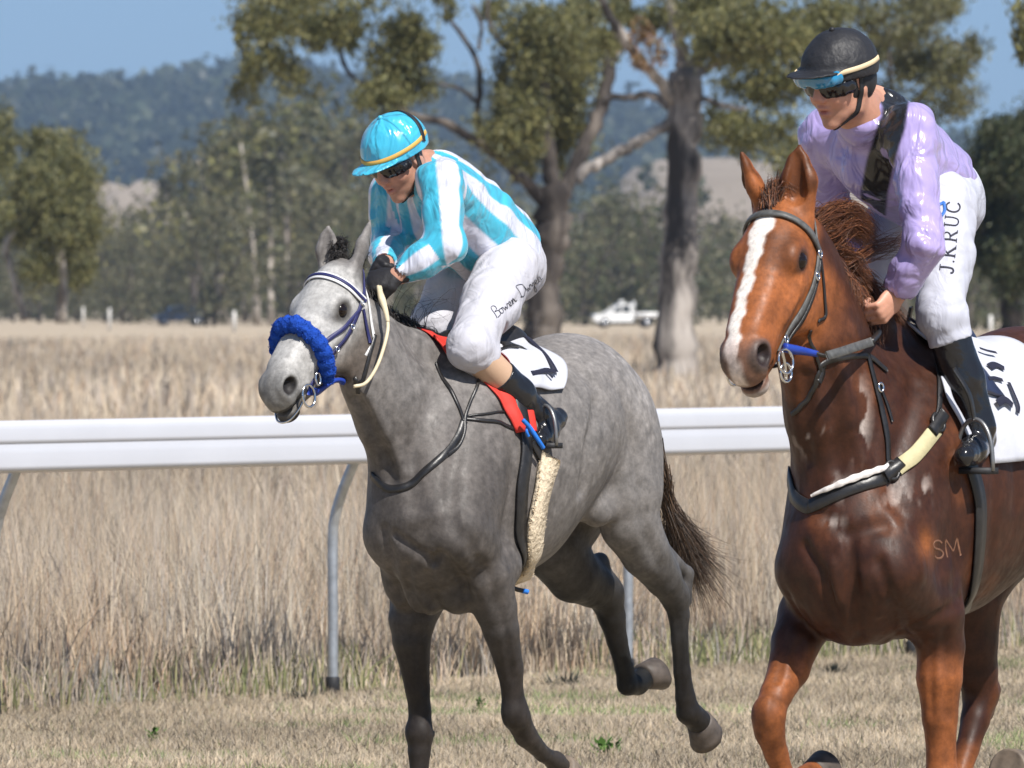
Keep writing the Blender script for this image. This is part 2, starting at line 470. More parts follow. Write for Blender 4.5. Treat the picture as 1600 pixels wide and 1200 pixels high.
_g = _N.new('ShaderNodeNewGeometry'); _m = _N.new('ShaderNodeVectorMath'); _m.operation = 'MULTIPLY_ADD'; _m.inputs[1].default_value = (.55, .55, .55); _m.inputs[2].default_value = (0, 0, .8)
_n = _N.new('ShaderNodeVectorMath'); _n.operation = 'NORMALIZE'; _L.new(_g.outputs['Normal'], _m.inputs[0]); _L.new(_m.outputs[0], _n.inputs[0]); _L.new(_n.outputs[0], _N['Principled BSDF'].inputs['Normal'])

def patch_noise(XY, s, seed):
    """smooth random field, about -1..1"""
    r = np.random.default_rng(seed); v = 0
    for k in range(9):
        a = r.uniform(0, 6.283); f = s * r.uniform(0.6, 2.2); ph = r.uniform(0, 6.283)
        v = v + np.sin((XY[:, 0] * math.cos(a) + XY[:, 1] * math.sin(a)) * f + ph)
    return v / 3.2

STRAW, GREYT, RUST, GREEN, PALE = (0.48, 0.385, 0.28), (0.42, 0.36, 0.305), (0.37, 0.26, 0.185), (0.17, 0.185, 0.075), (0.58, 0.495, 0.38)
DARK = (0.24, 0.19, 0.14)
parts = []
def strip(n, v0, v1, wide):
    v = v0 + (v1 - v0) * rng.random(n) ** 0.8
    xy = R0 - v[:, None] * RN
    # along the rail: keep inside the widened view cone
    u = rng.uniform(-1, 1, n)
    Yc = xy[:, 1]; XY = np.empty((n, 2))
    # at distance v the rail-parallel line crosses the view; solve for x range
    cx = xy[:, 0]; cy = xy[:, 1]
    sx = rng.uniform(-1, 1, n)
    # u such that (cx+u*RD0) = sx*(0.062*Y+wide)
    uu = (sx * (0.062 * cy + wide) - cx) / (RD[0] - sx * 0.062 * RD[1])
    XY[:, 0] = cx + uu * RD[0]; XY[:, 1] = cy + uu * RD[1]
    return XY, v
X1, v1 = strip(92000, 0.06, 5.5, 1.6)
clump = patch_noise(X1, 2.2, 3); keep = rng.random(len(X1)) < np.clip(0.75 + 0.35 * clump, 0.25, 1); X1, v1, clump = X1[keep], v1[keep], clump[keep]
edge = np.clip(v1 / 0.7, 0.0, 1)
edge = np.clip((v1 - .18 * (1 + patch_noise(X1, 3.5, 31))) / 0.9, 0, 1); H1 = (0.14 + 0.66 * edge) * rng.uniform(0.45, 1.1, len(X1)) * (1 + 0.12 * clump)
tint1 = 1.08 + 0.15 * patch_noise(X1, 1.6, 21)[:, None] * np.array([1, 1, 1.0]) + 0.06 * patch_noise(X1, 3.0, 22)[:, None] * np.array([1, 0, -1.0])
X2, v2 = strip(60000, 5.5, 34, 2.0)
H2 = rng.uniform(0.3, 0.75, len(X2)) * (1 + 0.25 * patch_noise(X2, 0.7, 5))
tint2 = 1 + 0.2 * patch_noise(X2, 0.45, 23)[:, None]
X3, v3 = strip(52000, 34, 190, 2.5)
H3 = rng.uniform(0.25, 0.6, len(X3)) * (1 + 0.3 * patch_noise(X3, 0.2, 6))
tint3 = 1 + 0.14 * patch_noise(X3, 0.12, 24)[:, None]
XY = np.concatenate([X1, X2, X3]); H = np.maximum(np.concatenate([H1, H2, H3]), 0.08)
W = np.concatenate([rng.uniform(0.003, 0.007, len(X1)), rng.uniform(0.008, 0.018, len(X2)), rng.uniform(0.03, 0.07, len(X3))])
tag(blades('tall_dry_grass', XY, H, W, 0.36, [(STRAW, .32), (GREYT, .31), (PALE, .22), (RUST, .09), (DARK, .06)], m_blade,
           tint=np.concatenate([tint1, np.broadcast_to(tint2, (len(X2), 3)), np.broadcast_to(tint3, (len(X3), 3))])), kind='stuff')
# green regrowth at the foot of the tall grass
n = 5500; u = rng.uniform(-4.5, 7, n); v = -0.06 - np.abs(rng.normal(0, 0.34, n))
XY = R0 + u[:, None] * RD + v[:, None] * RN; k = rng.random(n) < np.clip(0.35 + 0.8 * patch_noise(XY, 1.7, 9), 0, 1); XY = XY[k]
tag(blades('green_regrowth', XY, rng.uniform(0.07, 0.26, len(XY)), rng.uniform(0.006, 0.012, len(XY)), 0.4,
           [((0.20, 0.215, 0.10), .4), ((0.30, 0.28, 0.15), .3), (GREYT, .3)], m_blade), kind='stuff')
# mown turf
n = 230000; Y = rng.uniform(30.3, 46.0, n); X = rng.uniform(-1, 1, n) * (0.062 * Y + 1.4)
XY = np.stack([X, Y], 1); vv = (XY - R0) @ RN; k = vv > -0.35; XY = XY[k]
pn = patch_noise(XY, 1.5, 11); pn2 = patch_noise(XY, 5.0, 12)
Ht = rng.uniform(0.018, 0.052, len(XY)) * (1 + 0.25 * pn2); tint = 1 + 0.20 * pn[:, None] + 0.13 * pn2[:, None] * np.array([1, 1, 1.0])
gr = (patch_noise(XY, 2.4, 13) > 0.75) & (rng.random(len(XY)) < 0.6)
tint[gr] *= np.array([0.55, 0.78, 0.5])
tag(blades('mown_turf_grass', XY, Ht, rng.uniform(0.004, 0.009, len(XY)), 0.9,
           [((0.43, 0.345, 0.245), .38), ((0.37, 0.315, 0.25), .29), ((0.52, 0.435, 0.32), .2), ((0.27, 0.215, 0.15), .10), ((0.20, 0.21, 0.10), .03)], m_blade, two=False, tint=tint), kind='stuff')

# green weeds in the turf
def weed(px, py, size, label):
    Yw = FPX * CZ / (py - HY); c = at(px, py, Yw)
    mb = MB()
    for i in range(46):
        a = rng.uniform(0, 6.28); r = abs(rng.normal(0, size * 0.45)); l = size * rng.uniform(0.35, 0.7); z = rng.uniform(0.005, 0.05)
        d = np.array([math.cos(a), math.sin(a), 0]); s_ = np.array([-d[1], d[0], 0]) * l * 0.28; p = d * r + np.array([0, 0, z])
        t = d * l * 0.6 + np.array([0, 0, l * rng.uniform(0.2, 0.8)])
        mb.add([p, p + t * 0.5 + s_, p + t, p + t * 0.5 - s_], [[0, 1, 2, 3]], col=np.array([0.10, 0.19, 0.045]) * rng.uniform(0.7, 1.4))
    o = mb.build('weed', m_blade, smooth=False); o.location = (c[0], c[1], 0)
    return tag(o, label, 'weed')
weed(945, 1182, 0.085, 'bright green leafy weed in the turf right of the grey horse\'s front hooves')
weed(752, 1112, 0.04, 'tiny green weed in the turf between the forelegs of the grey horse')
weed(240, 1160, 0.05, 'small green weed in the turf low on the left')
weed(1185, 1152 - 20, 0.035, 'small green weed beside the chestnut horse\'s lifted knee')
def dead_weed(px, py, size, label):
    Yw = FPX * CZ / (py - HY); c = at(px, py, Yw); mb = MB()
    for i in range(60):
        a = rng.uniform(0, 6.28); l = size * rng.uniform(0.4, 1.0); d = np.array([math.cos(a), math.sin(a) , 0]); p = d * rng.uniform(0, size * 0.9)
        t = np.array([d[0] * l * .5, d[1] * l * .5, l * rng.uniform(.3, .9)]); s_ = np.array([-d[1], d[0], 0]) * 0.008
        mb.add([p - s_, p + s_, p + t], None, [[0, 1, 2]], col=np.array([0.075, 0.08, 0.065]) * rng.uniform(0.5, 1.6))
    o = mb.build('dark_weed', m_blade, smooth=False); o.location = (c[0], c[1], 0)
    return tag(o, label, 'weed')
dead_weed(885, 1072, 0.12, 'dark grey scrubby weed at the edge of the tall grass behind the grey horse')
dead_weed(474, 1094, 0.09, 'dark scrubby weed just left of the foot of the bent rail post')
dead_weed(1305, 1052, 0.08, 'dark low weed at the grass edge between the chestnut horse\'s forelegs')

# ------------------------------------------------------------------ running rail
m_pvc = mat_plain('white_pvc', (0.50, 0.51, 0.55), rough=0.35, spec=0.5, bump=0.05, bscale=30, var=0.03, vscale=3)
m_galv = mat_plain('galvanised_pipe', (0.44, 0.46, 0.48), rough=0.42, spec=0.5, metal=0.75, bump=0.1, bscale=60, var=0.18, vscale=25)
m_black_rubber = mat_plain('black_rubber', (0.02, 0.02, 0.022), rough=0.6)
RAIL_U = np.array([-2.50, 0.0, 2.42, 5.0])
rail = empty('running_rail', (R0[0], R0[1], 0))
tag(rail, 'white plastic running rail on bent steel posts beside the tall grass', 'rail')
def rail_pt(u, v, z): return np.array([u * RD[0] + v * RN[0], u * RD[1] + v * RN[1], z])
ztop, zbot = 1.262, 1.036
V_OFF = 0.15
prof = []      # front is the track side
def arc(v0, z0, v1, z1, bulge, n=6):
    for t in np.linspace(0, 1, n, endpoint=False): prof.append((v0 + (v1 - v0) * t + bulge * math.sin(math.pi * t), z0 + (z1 - z0) * t))
zg = zbot + (ztop - zbot) * 0.555
arc(V_OFF - 0.04, zbot, V_OFF + 0.052, zbot + 0.012, 0.0, 3)
arc(V_OFF + 0.058, zbot + 0.016, V_OFF + 0.054, zg - 0.006, 0.002)
prof += [(V_OFF + 0.049, zg - 0.0035), (V_OFF + 0.049, zg + 0.0035)]
arc(V_OFF + 0.054, zg + 0.006, V_OFF + 0.048, ztop - 0.012, 0.002)
arc(V_OFF + 0.038, ztop - 0.002, V_OFF - 0.03, ztop - 0.004, 0.0, 4)
arc(V_OFF - 0.045, ztop - 0.02, V_OFF - 0.045, zbot + 0.012, -0.004, 3)
prof = np.array(prof); NP = len(prof)
for u0, u1 in ((-6.2, 6.4), (6.403, 12.0)):
    us = np.linspace(u0, u1, 6)
    V = np.array([rail_pt(u, v, z) for u in us for v, z in prof])
    i = np.arange(len(us) - 1)[:, None] * NP; j = np.arange(NP)[None]; k = (j + 1) % NP
    F = np.stack([i + j, i + NP + j, i + NP + k, i + k], -1).reshape(-1, 4)
    ob = mesh_obj('rail_beam', V, F, m_pvc, rail, smooth=False)
for u in RAIL_U:
    P = spline([rail_pt(u, 0, 0.02), rail_pt(u, 0, 0.4), rail_pt(u, 0, 0.70), rail_pt(u, 0.012, 0.80), rail_pt(u, 0.055, 0.92), rail_pt(u, V_OFF - 0.02, 1.08), rail_pt(u, V_OFF, 1.2)], 26)
    ob = MB().tube(P, 0.0235, 12).build('post', m_galv, rail)
    MB().tube([rail_pt(u, 0, -0.02), rail_pt(u, 0, 0.080), rail_pt(u, 0, 0.086)], [0.031, 0.031, 0.027], 12).build('foot_cap', m_black_rubber, ob)

# ------------------------------------------------------------------ trees
def bark_mat(name, dark, pale, sc=2.2):
    m, nt, b = nodes(name); N, L = nt.nodes, nt.links
    setp(b, rough=0.9, spec=0.1)
    tc = N.new('ShaderNodeTexCoord'); mp = N.new('ShaderNodeMapping'); mp.inputs['Scale'].default_value = (1, 1, 0.22)
    L.new(tc.outputs['Object'], mp.inputs[0])
    n1 = N.new('ShaderNodeTexNoise'); n1.inputs['Scale'].default_value = sc; n1.inputs['Detail'].default_value = 7; n1.inputs['Roughness'].default_value = 0.65
    L.new(mp.outputs[0], n1.inputs['Vector'])
    r = N.new('ShaderNodeValToRGB'); e = r.color_ramp.elements
    e[0].position, e[0].color = 0.42, rgb(dark); e[1].position, e[1].color = 0.6, rgb(pale)
    L.new(n1.outputs[0], r.inputs[0]); L.new(r.outputs[0], b.inputs['Base Color'])
    bp = N.new('ShaderNodeBump'); bp.inputs['Strength'].default_value = 0.8; bp.inputs['Distance'].default_value = 0.08
    L.new(n1.outputs[0], bp.inputs['Height']); L.new(bp.outputs[0], b.inputs['Normal'])
    return m
m_bark_a = bark_mat('gum_bark', (0.05, 0.045, 0.043), (0.40, 0.36, 0.325), 1.3)
m_bark_b = bark_mat('dark_bark', (0.035, 0.030, 0.028), (0.15, 0.128, 0.11), 1.4)
m_bark_pale = bark_mat('pale_bark', (0.20, 0.17, 0.14), (0.55, 0.50, 0.44), 3.0)
m_leaf = mat_col('gum_leaf', rough=0.5, spec=0.35, var=0.0, trans=0.35)

def leaf_quads(C, size, aspect, colors, hang=0.5):
    """small leaf faces at the points C"""
    n = len(C); d = rng.normal(0, 1, (n, 3)); d[:, 2] = d[:, 2] * (1 - hang) - hang * 1.6
    d /= np.linalg.norm(d, axis=1)[:, None]; q = rng.normal(0, 1, (n, 3)); s_ = np.cross(d, q); s_ /= np.linalg.norm(s_, axis=1)[:, None] + 1e-6
    l = size * rng.uniform(0.6, 1.4, n)[:, None]; w = l * aspect
    V = np.stack([C - d * l * .5, C + s_ * w * .5, C + d * l * .5, C - s_ * w * .5], 1).reshape(-1, 3)
    ci = rng.integers(0, len(colors), n); col = np.array(colors)[ci] * rng.uniform(0.65, 1.35, (n, 1))
    return V, np.arange(n * 4).reshape(-1, 4), np.repeat(col, 4, 0)

OLIVE = [(0.165, 0.162, 0.060), (0.195, 0.185, 0.070), (0.13, 0.132, 0.055), (0.225, 0.205, 0.085), (0.12, 0.13, 0.070)]
GREYG = [(0.125, 0.122, 0.066), (0.15, 0.142, 0.08), (0.10, 0.102, 0.06), (0.17, 0.155, 0.09)]
DKGREEN = [(0.065, 0.08, 0.035), (0.085, 0.095, 0.042), (0.05, 0.065, 0.03)]

def cluster_points(c, r, n, sub=14, sprd=0.34):
    """leafy sprays scattered through an ellipsoid: uneven outline and gaps"""
    c = np.asarray(c); r = np.asarray(r)
    S = rng.normal(0, 1, (sub, 3)); S /= np.linalg.norm(S, axis=1)[:, None]; S *= rng.uniform(0.25, 1.0, (sub, 1)) ** 0.6
    i = rng.integers(0, sub, n)
    P = S[i] + rng.normal(0, 1, (n, 3)) * sprd * rng.uniform(0.5, 1.1, (sub, 1))[i]
    return c + P * r

def big_tree(name, Y, stems, clusters, bark, label, base_px, leaf=0.17, cols=OLIVE):
    base = at(base_px[0], base_px[1], Y); base[2] = 0
    root = empty(name, base); tag(root, label, 'tree')
    s = FPX / Y; tr = MB(); br = MB()
    for j, st in enumerate(stems):
        dy = st[0]; P = np.array([list(at(p[0], p[1], Y + dy * (i / max(len(st) - 2, 1)))) + [p[2]] for i, p in enumerate(st[1:])])
        P = spline(P, 26); X = P[:, :3] - base; rad = np.maximum(P[:, 3], 0.02)
        rad = rad * (1 + 0.09 * np.sin(np.arange(len(rad)) * 1.9 + j) + rng.normal(0, 0.03, len(rad)))
        X[1:-1] += rng.normal(0, 0.05, X[1:-1].shape) * rad[1:-1, None] * 2
        (tr if j == 0 else br).tube(X, rad * (1.0 if j == 0 else .80), 12 if j == 0 else 8)
    tr.build('trunk', bark, root)
    if br.n: 
        if len(stems) > 1: br.build('branchwork', bark, root)
    for cl in clusters:
        px, py, rx, ry, n = cl[:5]; dy = cl[5] if len(cl) > 5 else rng.uniform(-3, 3); cc = cl[6] if len(cl) > 6 else cols
        C = at(px, py, Y + dy) - base
        n = int(n * 2.2); P = cluster_points(C, (rx / s, max(rx, ry) / s, ry / s), n, sub=max(9, int(n / 190)))
        V, F, col = leaf_quads(P, leaf, 0.34, cc, 0.72)
        mesh_obj('crown', V, F, m_leaf, root, smooth=False, col=col)
    return root

big_tree('gum_tree', 195.0, [
    [0, (1052, 612, .62), (1054, 585, .50), (1056, 520, .47), (1058, 440, .43), (1063, 360, .40), (1068, 280, .38), (1070, 200, .38), (1070, 150, .40), (1068, 112, .34)],
    [-2, (1062, 175, .20), (1030, 125, .17), (1000, 95, .15), (975, 60, .14), (950, 22, .12), (930, -25, .10)],
    [1, (1052, 170, .13), (1015, 148, .12), (985, 152, .10), (955, 152, .09), (942, 165, .07)],
    [-1, (1056, 190, .17), (1020, 208, .15), (975, 235, .16), (940, 252, .15), (912, 266, .16), (905, 285, .10)],
    [2, (1072, 140, .26), (1090, 100, .22), (1112, 60, .19), (1140, 15, .15), (1160, -30, .12)],
    [0, (1066, 130, .25), (1066, 80, .2), (1052, 30, .17), (1045, -30, .13)],
    [1, (1080, 125, .13), (1130, 92, .11), (1180, 76, .09), (1240, 60, .06)],
    [-1, (1090, 150, .09), (1130, 165, .08), (1165, 170, .05)]],
    [(1095, 20, 62, 48, 1500), (1165, 40, 80, 55, 2200), (1240, 90, 60, 62, 1700), (1270, 30, 55, 45, 1100), (1180, 130, 60, 42, 1000), (1165, 205, 58, 46, 700),
     (1215, 220, 48, 36, 480), (1120, 75, 50, 40, 900), (1040, 25, 42, 40, 700), (985, 15, 40, 30, 500), (1010, 72, 28, 35, 260, -1, [(0.26, 0.15, 0.08), (0.2, 0.14, 0.07)]), (1245, 260, 40, 26, 250), (1100, -40, 120, 40, 1400),
     (1125, 190, 24, 40, 180), (955, 60, 24, 36, 250)],
    m_bark_a, 'large gum tree with thick mottled trunk standing behind the running rail', (1053, 600), 0.16)
big_tree('gum_tree', 214.0, [
    [0, (846, 570, .52), (848, 520, .46), (850, 450, .44), (858, 380, .44), (866, 320, .42), (868, 290, .36)],
    [-2, (862, 335, .24), (835, 300, .21), (806, 268, .2), (770, 238, .17), (730, 212, .14), (690, 190, .13), (650, 182, .09), (618, 165, .06)],
    [0, (868, 315, .27), (858, 260, .24), (856, 210, .22), (852, 150, .18), (850, 90, .13), (845, 30, .09)],
    [2, (872, 310, .26), (892, 275, .24), (915, 225, .22), (934, 180, .22), (944, 145, .23), (955, 90, .2), (966, 40, .18), (985, -20, .14)],
    [1, (770, 238, .11), (745, 190, .09), (750, 140, .10), (745, 95, .09), (725, 60, .08), (700, 25, .06), (690, -10, .05)],
    [1, (748, 78, .06), (752, 40, .06), (738, 10, .05)],
    [0, (800, 85, .08), (775, 55, .07), (762, 25, .06), (765, -10, .05)],
    [0, (745, 160, .07), (720, 140, .06), (690, 132, .05), (650, 125, .04)],
    [-1, (600, 160, .07), (560, 128, .06), (540, 105, .08), (532, 70, .07), (540, 20, .05)],
    [-1, (850, 470, .14), (838, 500, .12), (836, 540, .10)]],
    [(850, 60, 64, 58, 2500), (845, 130, 66, 54, 2600), (900, 90, 38, 62, 1300), (800, 195, 48, 48, 1400), (885, 200, 54, 50, 1500), (835, 240, 54, 42, 1100), (790, 130, 24, 44, 400),
     (622, 75, 54, 44, 1500), (620, 125, 48, 40, 1300), (585, 160, 36, 40, 600), (650, 50, 30, 36, 420),
     (430, 25, 72, 38, 1500), (500, 45, 55, 44, 1000), (395, 85, 34, 50, 560), (385, 130, 24, 40, 230), (450, 90, 40, 34, 360), (545, 40, 24, 40, 260, 0, DKGREEN), (555, 62, 16, 30, 140, 0, DKGREEN),
     (540, -20, 160, 32, 1400), (470, 130, 40, 22, 120), (700, 10, 26, 24, 170), (770, 18, 26, 20, 200), (905, 20, 44, 40, 700), (950, 70, 18, 34, 160)],
    m_bark_b, 'spreading gum tree with several leaning stems and drooping leafy limbs', (848, 560), 0.17)
big_tree('gum_tree', 232.0, [
    [0, (1400, 560, .34), (1402, 480, .30), (1405, 360, .24), (1402, 260, .17), (1398, 200, .12), (1392, 130, .07), (1388, 70, .04)],
    [1, (1404, 220, .15), (1440, 150, .12), (1480, 120, .09), (1520, 90, .05)],
    [-1, (1402, 260, .14), (1370, 180, .11), (1340, 110, .08), (1330, 40, .05)]],
    [(1420, 30, 66, 46, 1300), (1455, 95, 62, 40, 1300), (1385, 90, 40, 40, 700), (1500, 130, 36, 34, 460), (1520, 75, 22, 26, 200), (1440, 160, 54, 34, 460), (1345, 25, 44, 34, 600), (1470, 10, 40, 30, 500), (1495, 170, 26, 20, 120), (1370, 150, 36, 36, 400)],
    m_bark_b, 'gum tree with open airy crown rising behind the lilac jockey', (1402, 540), 0.17, OLIVE + GREYG)
big_tree('leafy_tree', 300.0, [
    [0, (95, 505, .2), (98, 440, .17), (92, 380, .14), (95, 320, .10), (100, 260, .06)],
    [0, (94, 400, .14), (60, 350, .12), (20, 335, .10), (-20, 332, .08)],
    [1, (40, 500, .17), (20, 430, .15), (10, 380, .13), (40, 350, .1)]],
    [(95, 415, 34, 34, 500), (55, 420, 34, 40, 500), (130, 430, 26, 30, 350), (20, 300, 40, 60, 700), (85, 245, 50, 40, 1500), (98, 305, 54, 54, 2200), (62, 300, 44, 48, 1300), (112, 352, 44, 36, 1500), (60, 360, 30, 26, 500), (60, 230, 30, 24, 400), (5, 220, 26, 50, 700), (0, 330, 24, 40, 400), (130, 390, 14, 16, 90), (20, 370, 30, 20, 200)],
    m_bark_pale, 'leafy olive green tree at the left edge before the tree line', (95, 500), 0.21, OLIVE)
big_tree('dark_tree', 250.0, [[0, (1580, 530, .35), (1580, 450, .3), (1575, 350, .25), (1572, 250, .15)], [0, (1580, 470, .2), (1540, 380, .15), (1530, 300, .1)]],
    [(1575, 215, 40, 36, 1300), (1545, 260, 40, 40, 1300), (1600, 260, 40, 50, 1300), (1560, 330, 52, 50, 1800), (1540, 395, 40, 44, 1300), (1600, 400, 44, 60, 1500), (1630, 200, 40, 60, 900), (1640, 330, 50, 80, 1500)],
    m_bark_b, 'dense dark green tree at the right edge behind the chestnut horse', (1580, 520), 0.2, DKGREEN + [(0.10, 0.10, 0.045)])
big_tree('gum_tree', 120.0, [[0, (1710, 640, .3), (1712, 400, .26), (1700, 200, .2), (1680, 60, .14)], [0, (1700, 190, .1), (1650, 110, .07), (1605, 60, .04)]],
    [(1612, 45, 26, 44, 330), (1650, 20, 50, 50, 800), (1700, 60, 70, 70, 1400)], m_bark_a, 'leafy gum branch reaching in at the top right corner', (1710, 600), 0.14, OLIVE)

# ---- the far tree line: bushy trees one by one
def tree_kind(seed, height, spread, cols, stems=2, nl=900, low=0.25, sprays=22):
    r = np.random.default_rng(seed)
    root = empty('paddock_tree'); tb = MB()
    tops = []
    for k in range(stems):
        x, y = r.normal(0, 0.35, 2); lean = r.normal(0, spread * 0.22, 2)
        P = spline([(x, y, 0), (x + lean[0] * .3, y + lean[1] * .3, height * .3), (x + lean[0], y + lean[1], height * .62), (x + lean[0] * 1.6, y + lean[1] * 1.6, height * .85)], 8)
        tb.tube(P, np.linspace(height * .017, height * .005, 8), 6); tops.append(P[-1])
    tb.build('trunk', m_bark_pale if seed in (3, 5) else m_bark_b, root)
    S = []
    for k in range(sprays):
        a = r.uniform(0, 6.28); t = r.random(); z = height * (low + (1 - low) * t); rr = spread * math.sin(math.pi * min(0.95, 0.15 + 0.75 * t)) * r.uniform(0.2, 1.0)
        S.append((rr * math.cos(a), rr * math.sin(a), z * r.uniform(.88, 1.02), r.uniform(.12, .26) * spread))
    S = np.array(S); i = r.integers(0, len(S), nl)
    P = S[i, :3] + r.normal(0, 1, (nl, 3)) * S[i, 3:4] * np.array([1, 1, .8])
    V, F, col = leaf_quads(P, height * 0.05, 0.5, cols, 0.4)
    mesh_obj('crown', V, F, m_leaf, root, smooth=False, col=col)
    return root
KINDS = [tree_kind(1, 12, 5.0, GREYG, 2, 1200, .32, 22), tree_kind(2, 10, 5.0, GREYG, 3, 1500, .08, 32), tree_kind(3, 14, 5.2, OLIVE + GREYG, 3, 1500, .34, 24), tree_kind(4, 7, 4.8, GREYG, 3, 1300, .03, 30),
         tree_kind(5, 16, 6.4, GREYG + OLIVE, 3, 1900, .36, 26), tree_kind(6, 9, 4.2, DKGREEN + GREYG, 2, 1400, .05, 30), tree_kind(7, 11, 3.8, GREYG, 1, 1200, .18, 26), tree_kind(8, 6, 4.4, DKGREEN + GREYG, 3, 1300, .02, 30)]
used = set()
def place_tree(k, px, Y, scale, rz, label='grey green bushy tree in the tree line across the paddock', group='trees along the far side of the paddock', sz=1.0):
    src = KINDS[k]
    if k in used:
        o = src.copy(); COL.objects.link(o)
        for ch in src.children:
            c = ch.copy(); COL.objects.link(c); c.parent = o
    else: o = src; used.add(k)
    o.location = (gx(px, Y), Y, 0); o.rotation_euler = (0, 0, rz); o.scale = (scale, scale, scale * sz)
    tag(o, label, 'tree', group)
    return o
tr_ = random.Random(5)
# tall ones seen behind the blue jockey, then the lower scrub in front of them (px, distance, kind, wanted top row)
def by_top(k, px, Y, top, **kw):
    if not kw:
        side = 'left of the grey horse' if px < 640 else ('between the two riders' if px < 1250 else 'behind the right hand rider')
        if k in (2, 4, 0) : lab, grp = 'tall grey green gum in the far tree line ' + side, 'tall far gums ' + side
        elif k in (5, 7): lab, grp = 'low dark bush at the foot of the far tree line ' + side, 'low dark bushes ' + side
        else: lab, grp = 'bushy grey green tree of the far tree line ' + side, 'bushy far trees ' + side
        kw = dict(label=lab, group=grp)
    hk = [12, 10, 14, 7, 16, 9, 11, 6][k]; h = CZ + (HY - top) * Y / FPX
    return place_tree(k, px, Y, h / hk, tr_.uniform(0, 6.28), **kw)
for px, Y, k, top in [(350, 760, 4, 205), (425, 720, 2, 175), (480, 780, 4, 165), (540, 740, 0, 195), (300, 800, 0, 240), (390, 840, 4, 220), (455, 700, 6, 260), (600, 760, 2, 215), (660, 800, 4, 225), (720, 820, 0, 250), (250, 860, 6, 300),
                      (760, 760, 1, 290), (520, 690, 1, 290), (330, 690, 1, 300), (585, 650, 5, 320)]:
    by_top(k, px, Y, top)
for i in range(34):
    px = -60 + i * 23 + tr_.uniform(-12, 12); Y = tr_.uniform(880, 1020); by_top(tr_.choice([1, 3, 5, 7]), px, Y, tr_.uniform(310, 365))
for i in range(22):
    px = -50 + i * 34 + tr_.uniform(-14, 14); Y = tr_.uniform(780, 870); by_top(tr_.choice([0, 1, 5, 6]), px, Y, tr_.uniform(335, 400))
for i in range(34):
    px = 770 + i * 28 + tr_.uniform(-14, 14); Y = tr_.uniform(760, 1000); by_top(tr_.choice([1, 3, 5, 7, 6]), px, Y, tr_.uniform(330, 395))
for i in range(8):
    px = 890 + i * 24 + tr_.uniform(-8, 8); Y = tr_.uniform(700, 760); by_top(tr_.choice([1, 5, 7]), px, Y, tr_.uniform(290, 370))
for i in range(7):
    px = 1480 + i * 28; Y = tr_.uniform(520, 640); by_top(tr_.choice([5, 7, 1]), px, Y, tr_.uniform(300, 360))
for k in range(8):
    if k not in used: place_tree(k, -40 + 30 * k, 900, 1, 0)

# ------------------------------------------------------------------ hills
def hill(name, prof, Y0, Y1, mat, nx=60, ny=14, rough=0.0, seed=1):
    """prof: (px, py) skyline of the hill as seen along Y1"""
    r = np.random.default_rng(seed); P = np.array(prof, float); pxs = np.linspace(P[0, 0], P[-1, 0], nx); top = np.interp(pxs, P[:, 0], P[:, 1])
    V = []
    for j in range(ny):
        t = j / (ny - 1) * 1.5; Y = Y0 + (Y1 - Y0) * t
        f = math.sin(min(t, 1) * math.pi / 2) ** 1.1 if t <= 1 else max(0.0, 1 - (t - 1) * 1.2)
        for i in range(nx):
            z = max(0.0, CZ + (HY - top[i]) * Y1 / FPX) * f
            V.append((gx(pxs[i], Y1), Y, z * (1 + rough * r.normal()) - (0.3 if t == 0 else 0)))
    F = [[j * nx + i, j * nx + i + 1, (j + 1) * nx + i + 1, (j + 1) * nx + i] for j in range(ny - 1) for i in range(nx - 1)]
    o = mesh_obj(name, V, F, mat); tag(o, kind='structure')
    return o, np.array(V).reshape(ny, nx, 3)
m_forest_floor = grass_ground('forest_floor', [(0.035, 0.045, 0.025), (0.05, 0.06, 0.032), (0.075, 0.075, 0.045)], 0.01, 0.05, 0.0)
SKY1 = [(x, y + 70) for x, y in [(-700, 165), (-350, 138), (-60, 124), (60, 120), (200, 122), (290, 108), (360, 102), (470, 103), (560, 112), (660, 114), (760, 122), (860, 138), (950, 158), (1010, 172), (1090, 190), (1170, 204), (1260, 215), (1400, 212), (1560, 205), (1800, 190), (2300, 230)]]
_, H1v = hill('forested_hill', SKY1, 3300, 5000, m_forest_floor, 90, 16, 0.03)
_, H2v = hill('cleared_hill', [(780, 474), (880, 360), (950, 292), (990, 262), (1050, 250), (1120, 252), (1200, 262), (1300, 280), (1420, 300), (1560, 330), (1700, 380), (1800, 474)], 1500, 2300, m_bare, 40, 10, 0.01, 2)
_, H3v = hill('cleared_rise', [(60, 474), (110, 360), (150, 300), (185, 286), (215, 300), (250, 282), (290, 320), (380, 400), (470, 474)], 1700, 2350, m_bare, 34, 10, 0.01, 3)

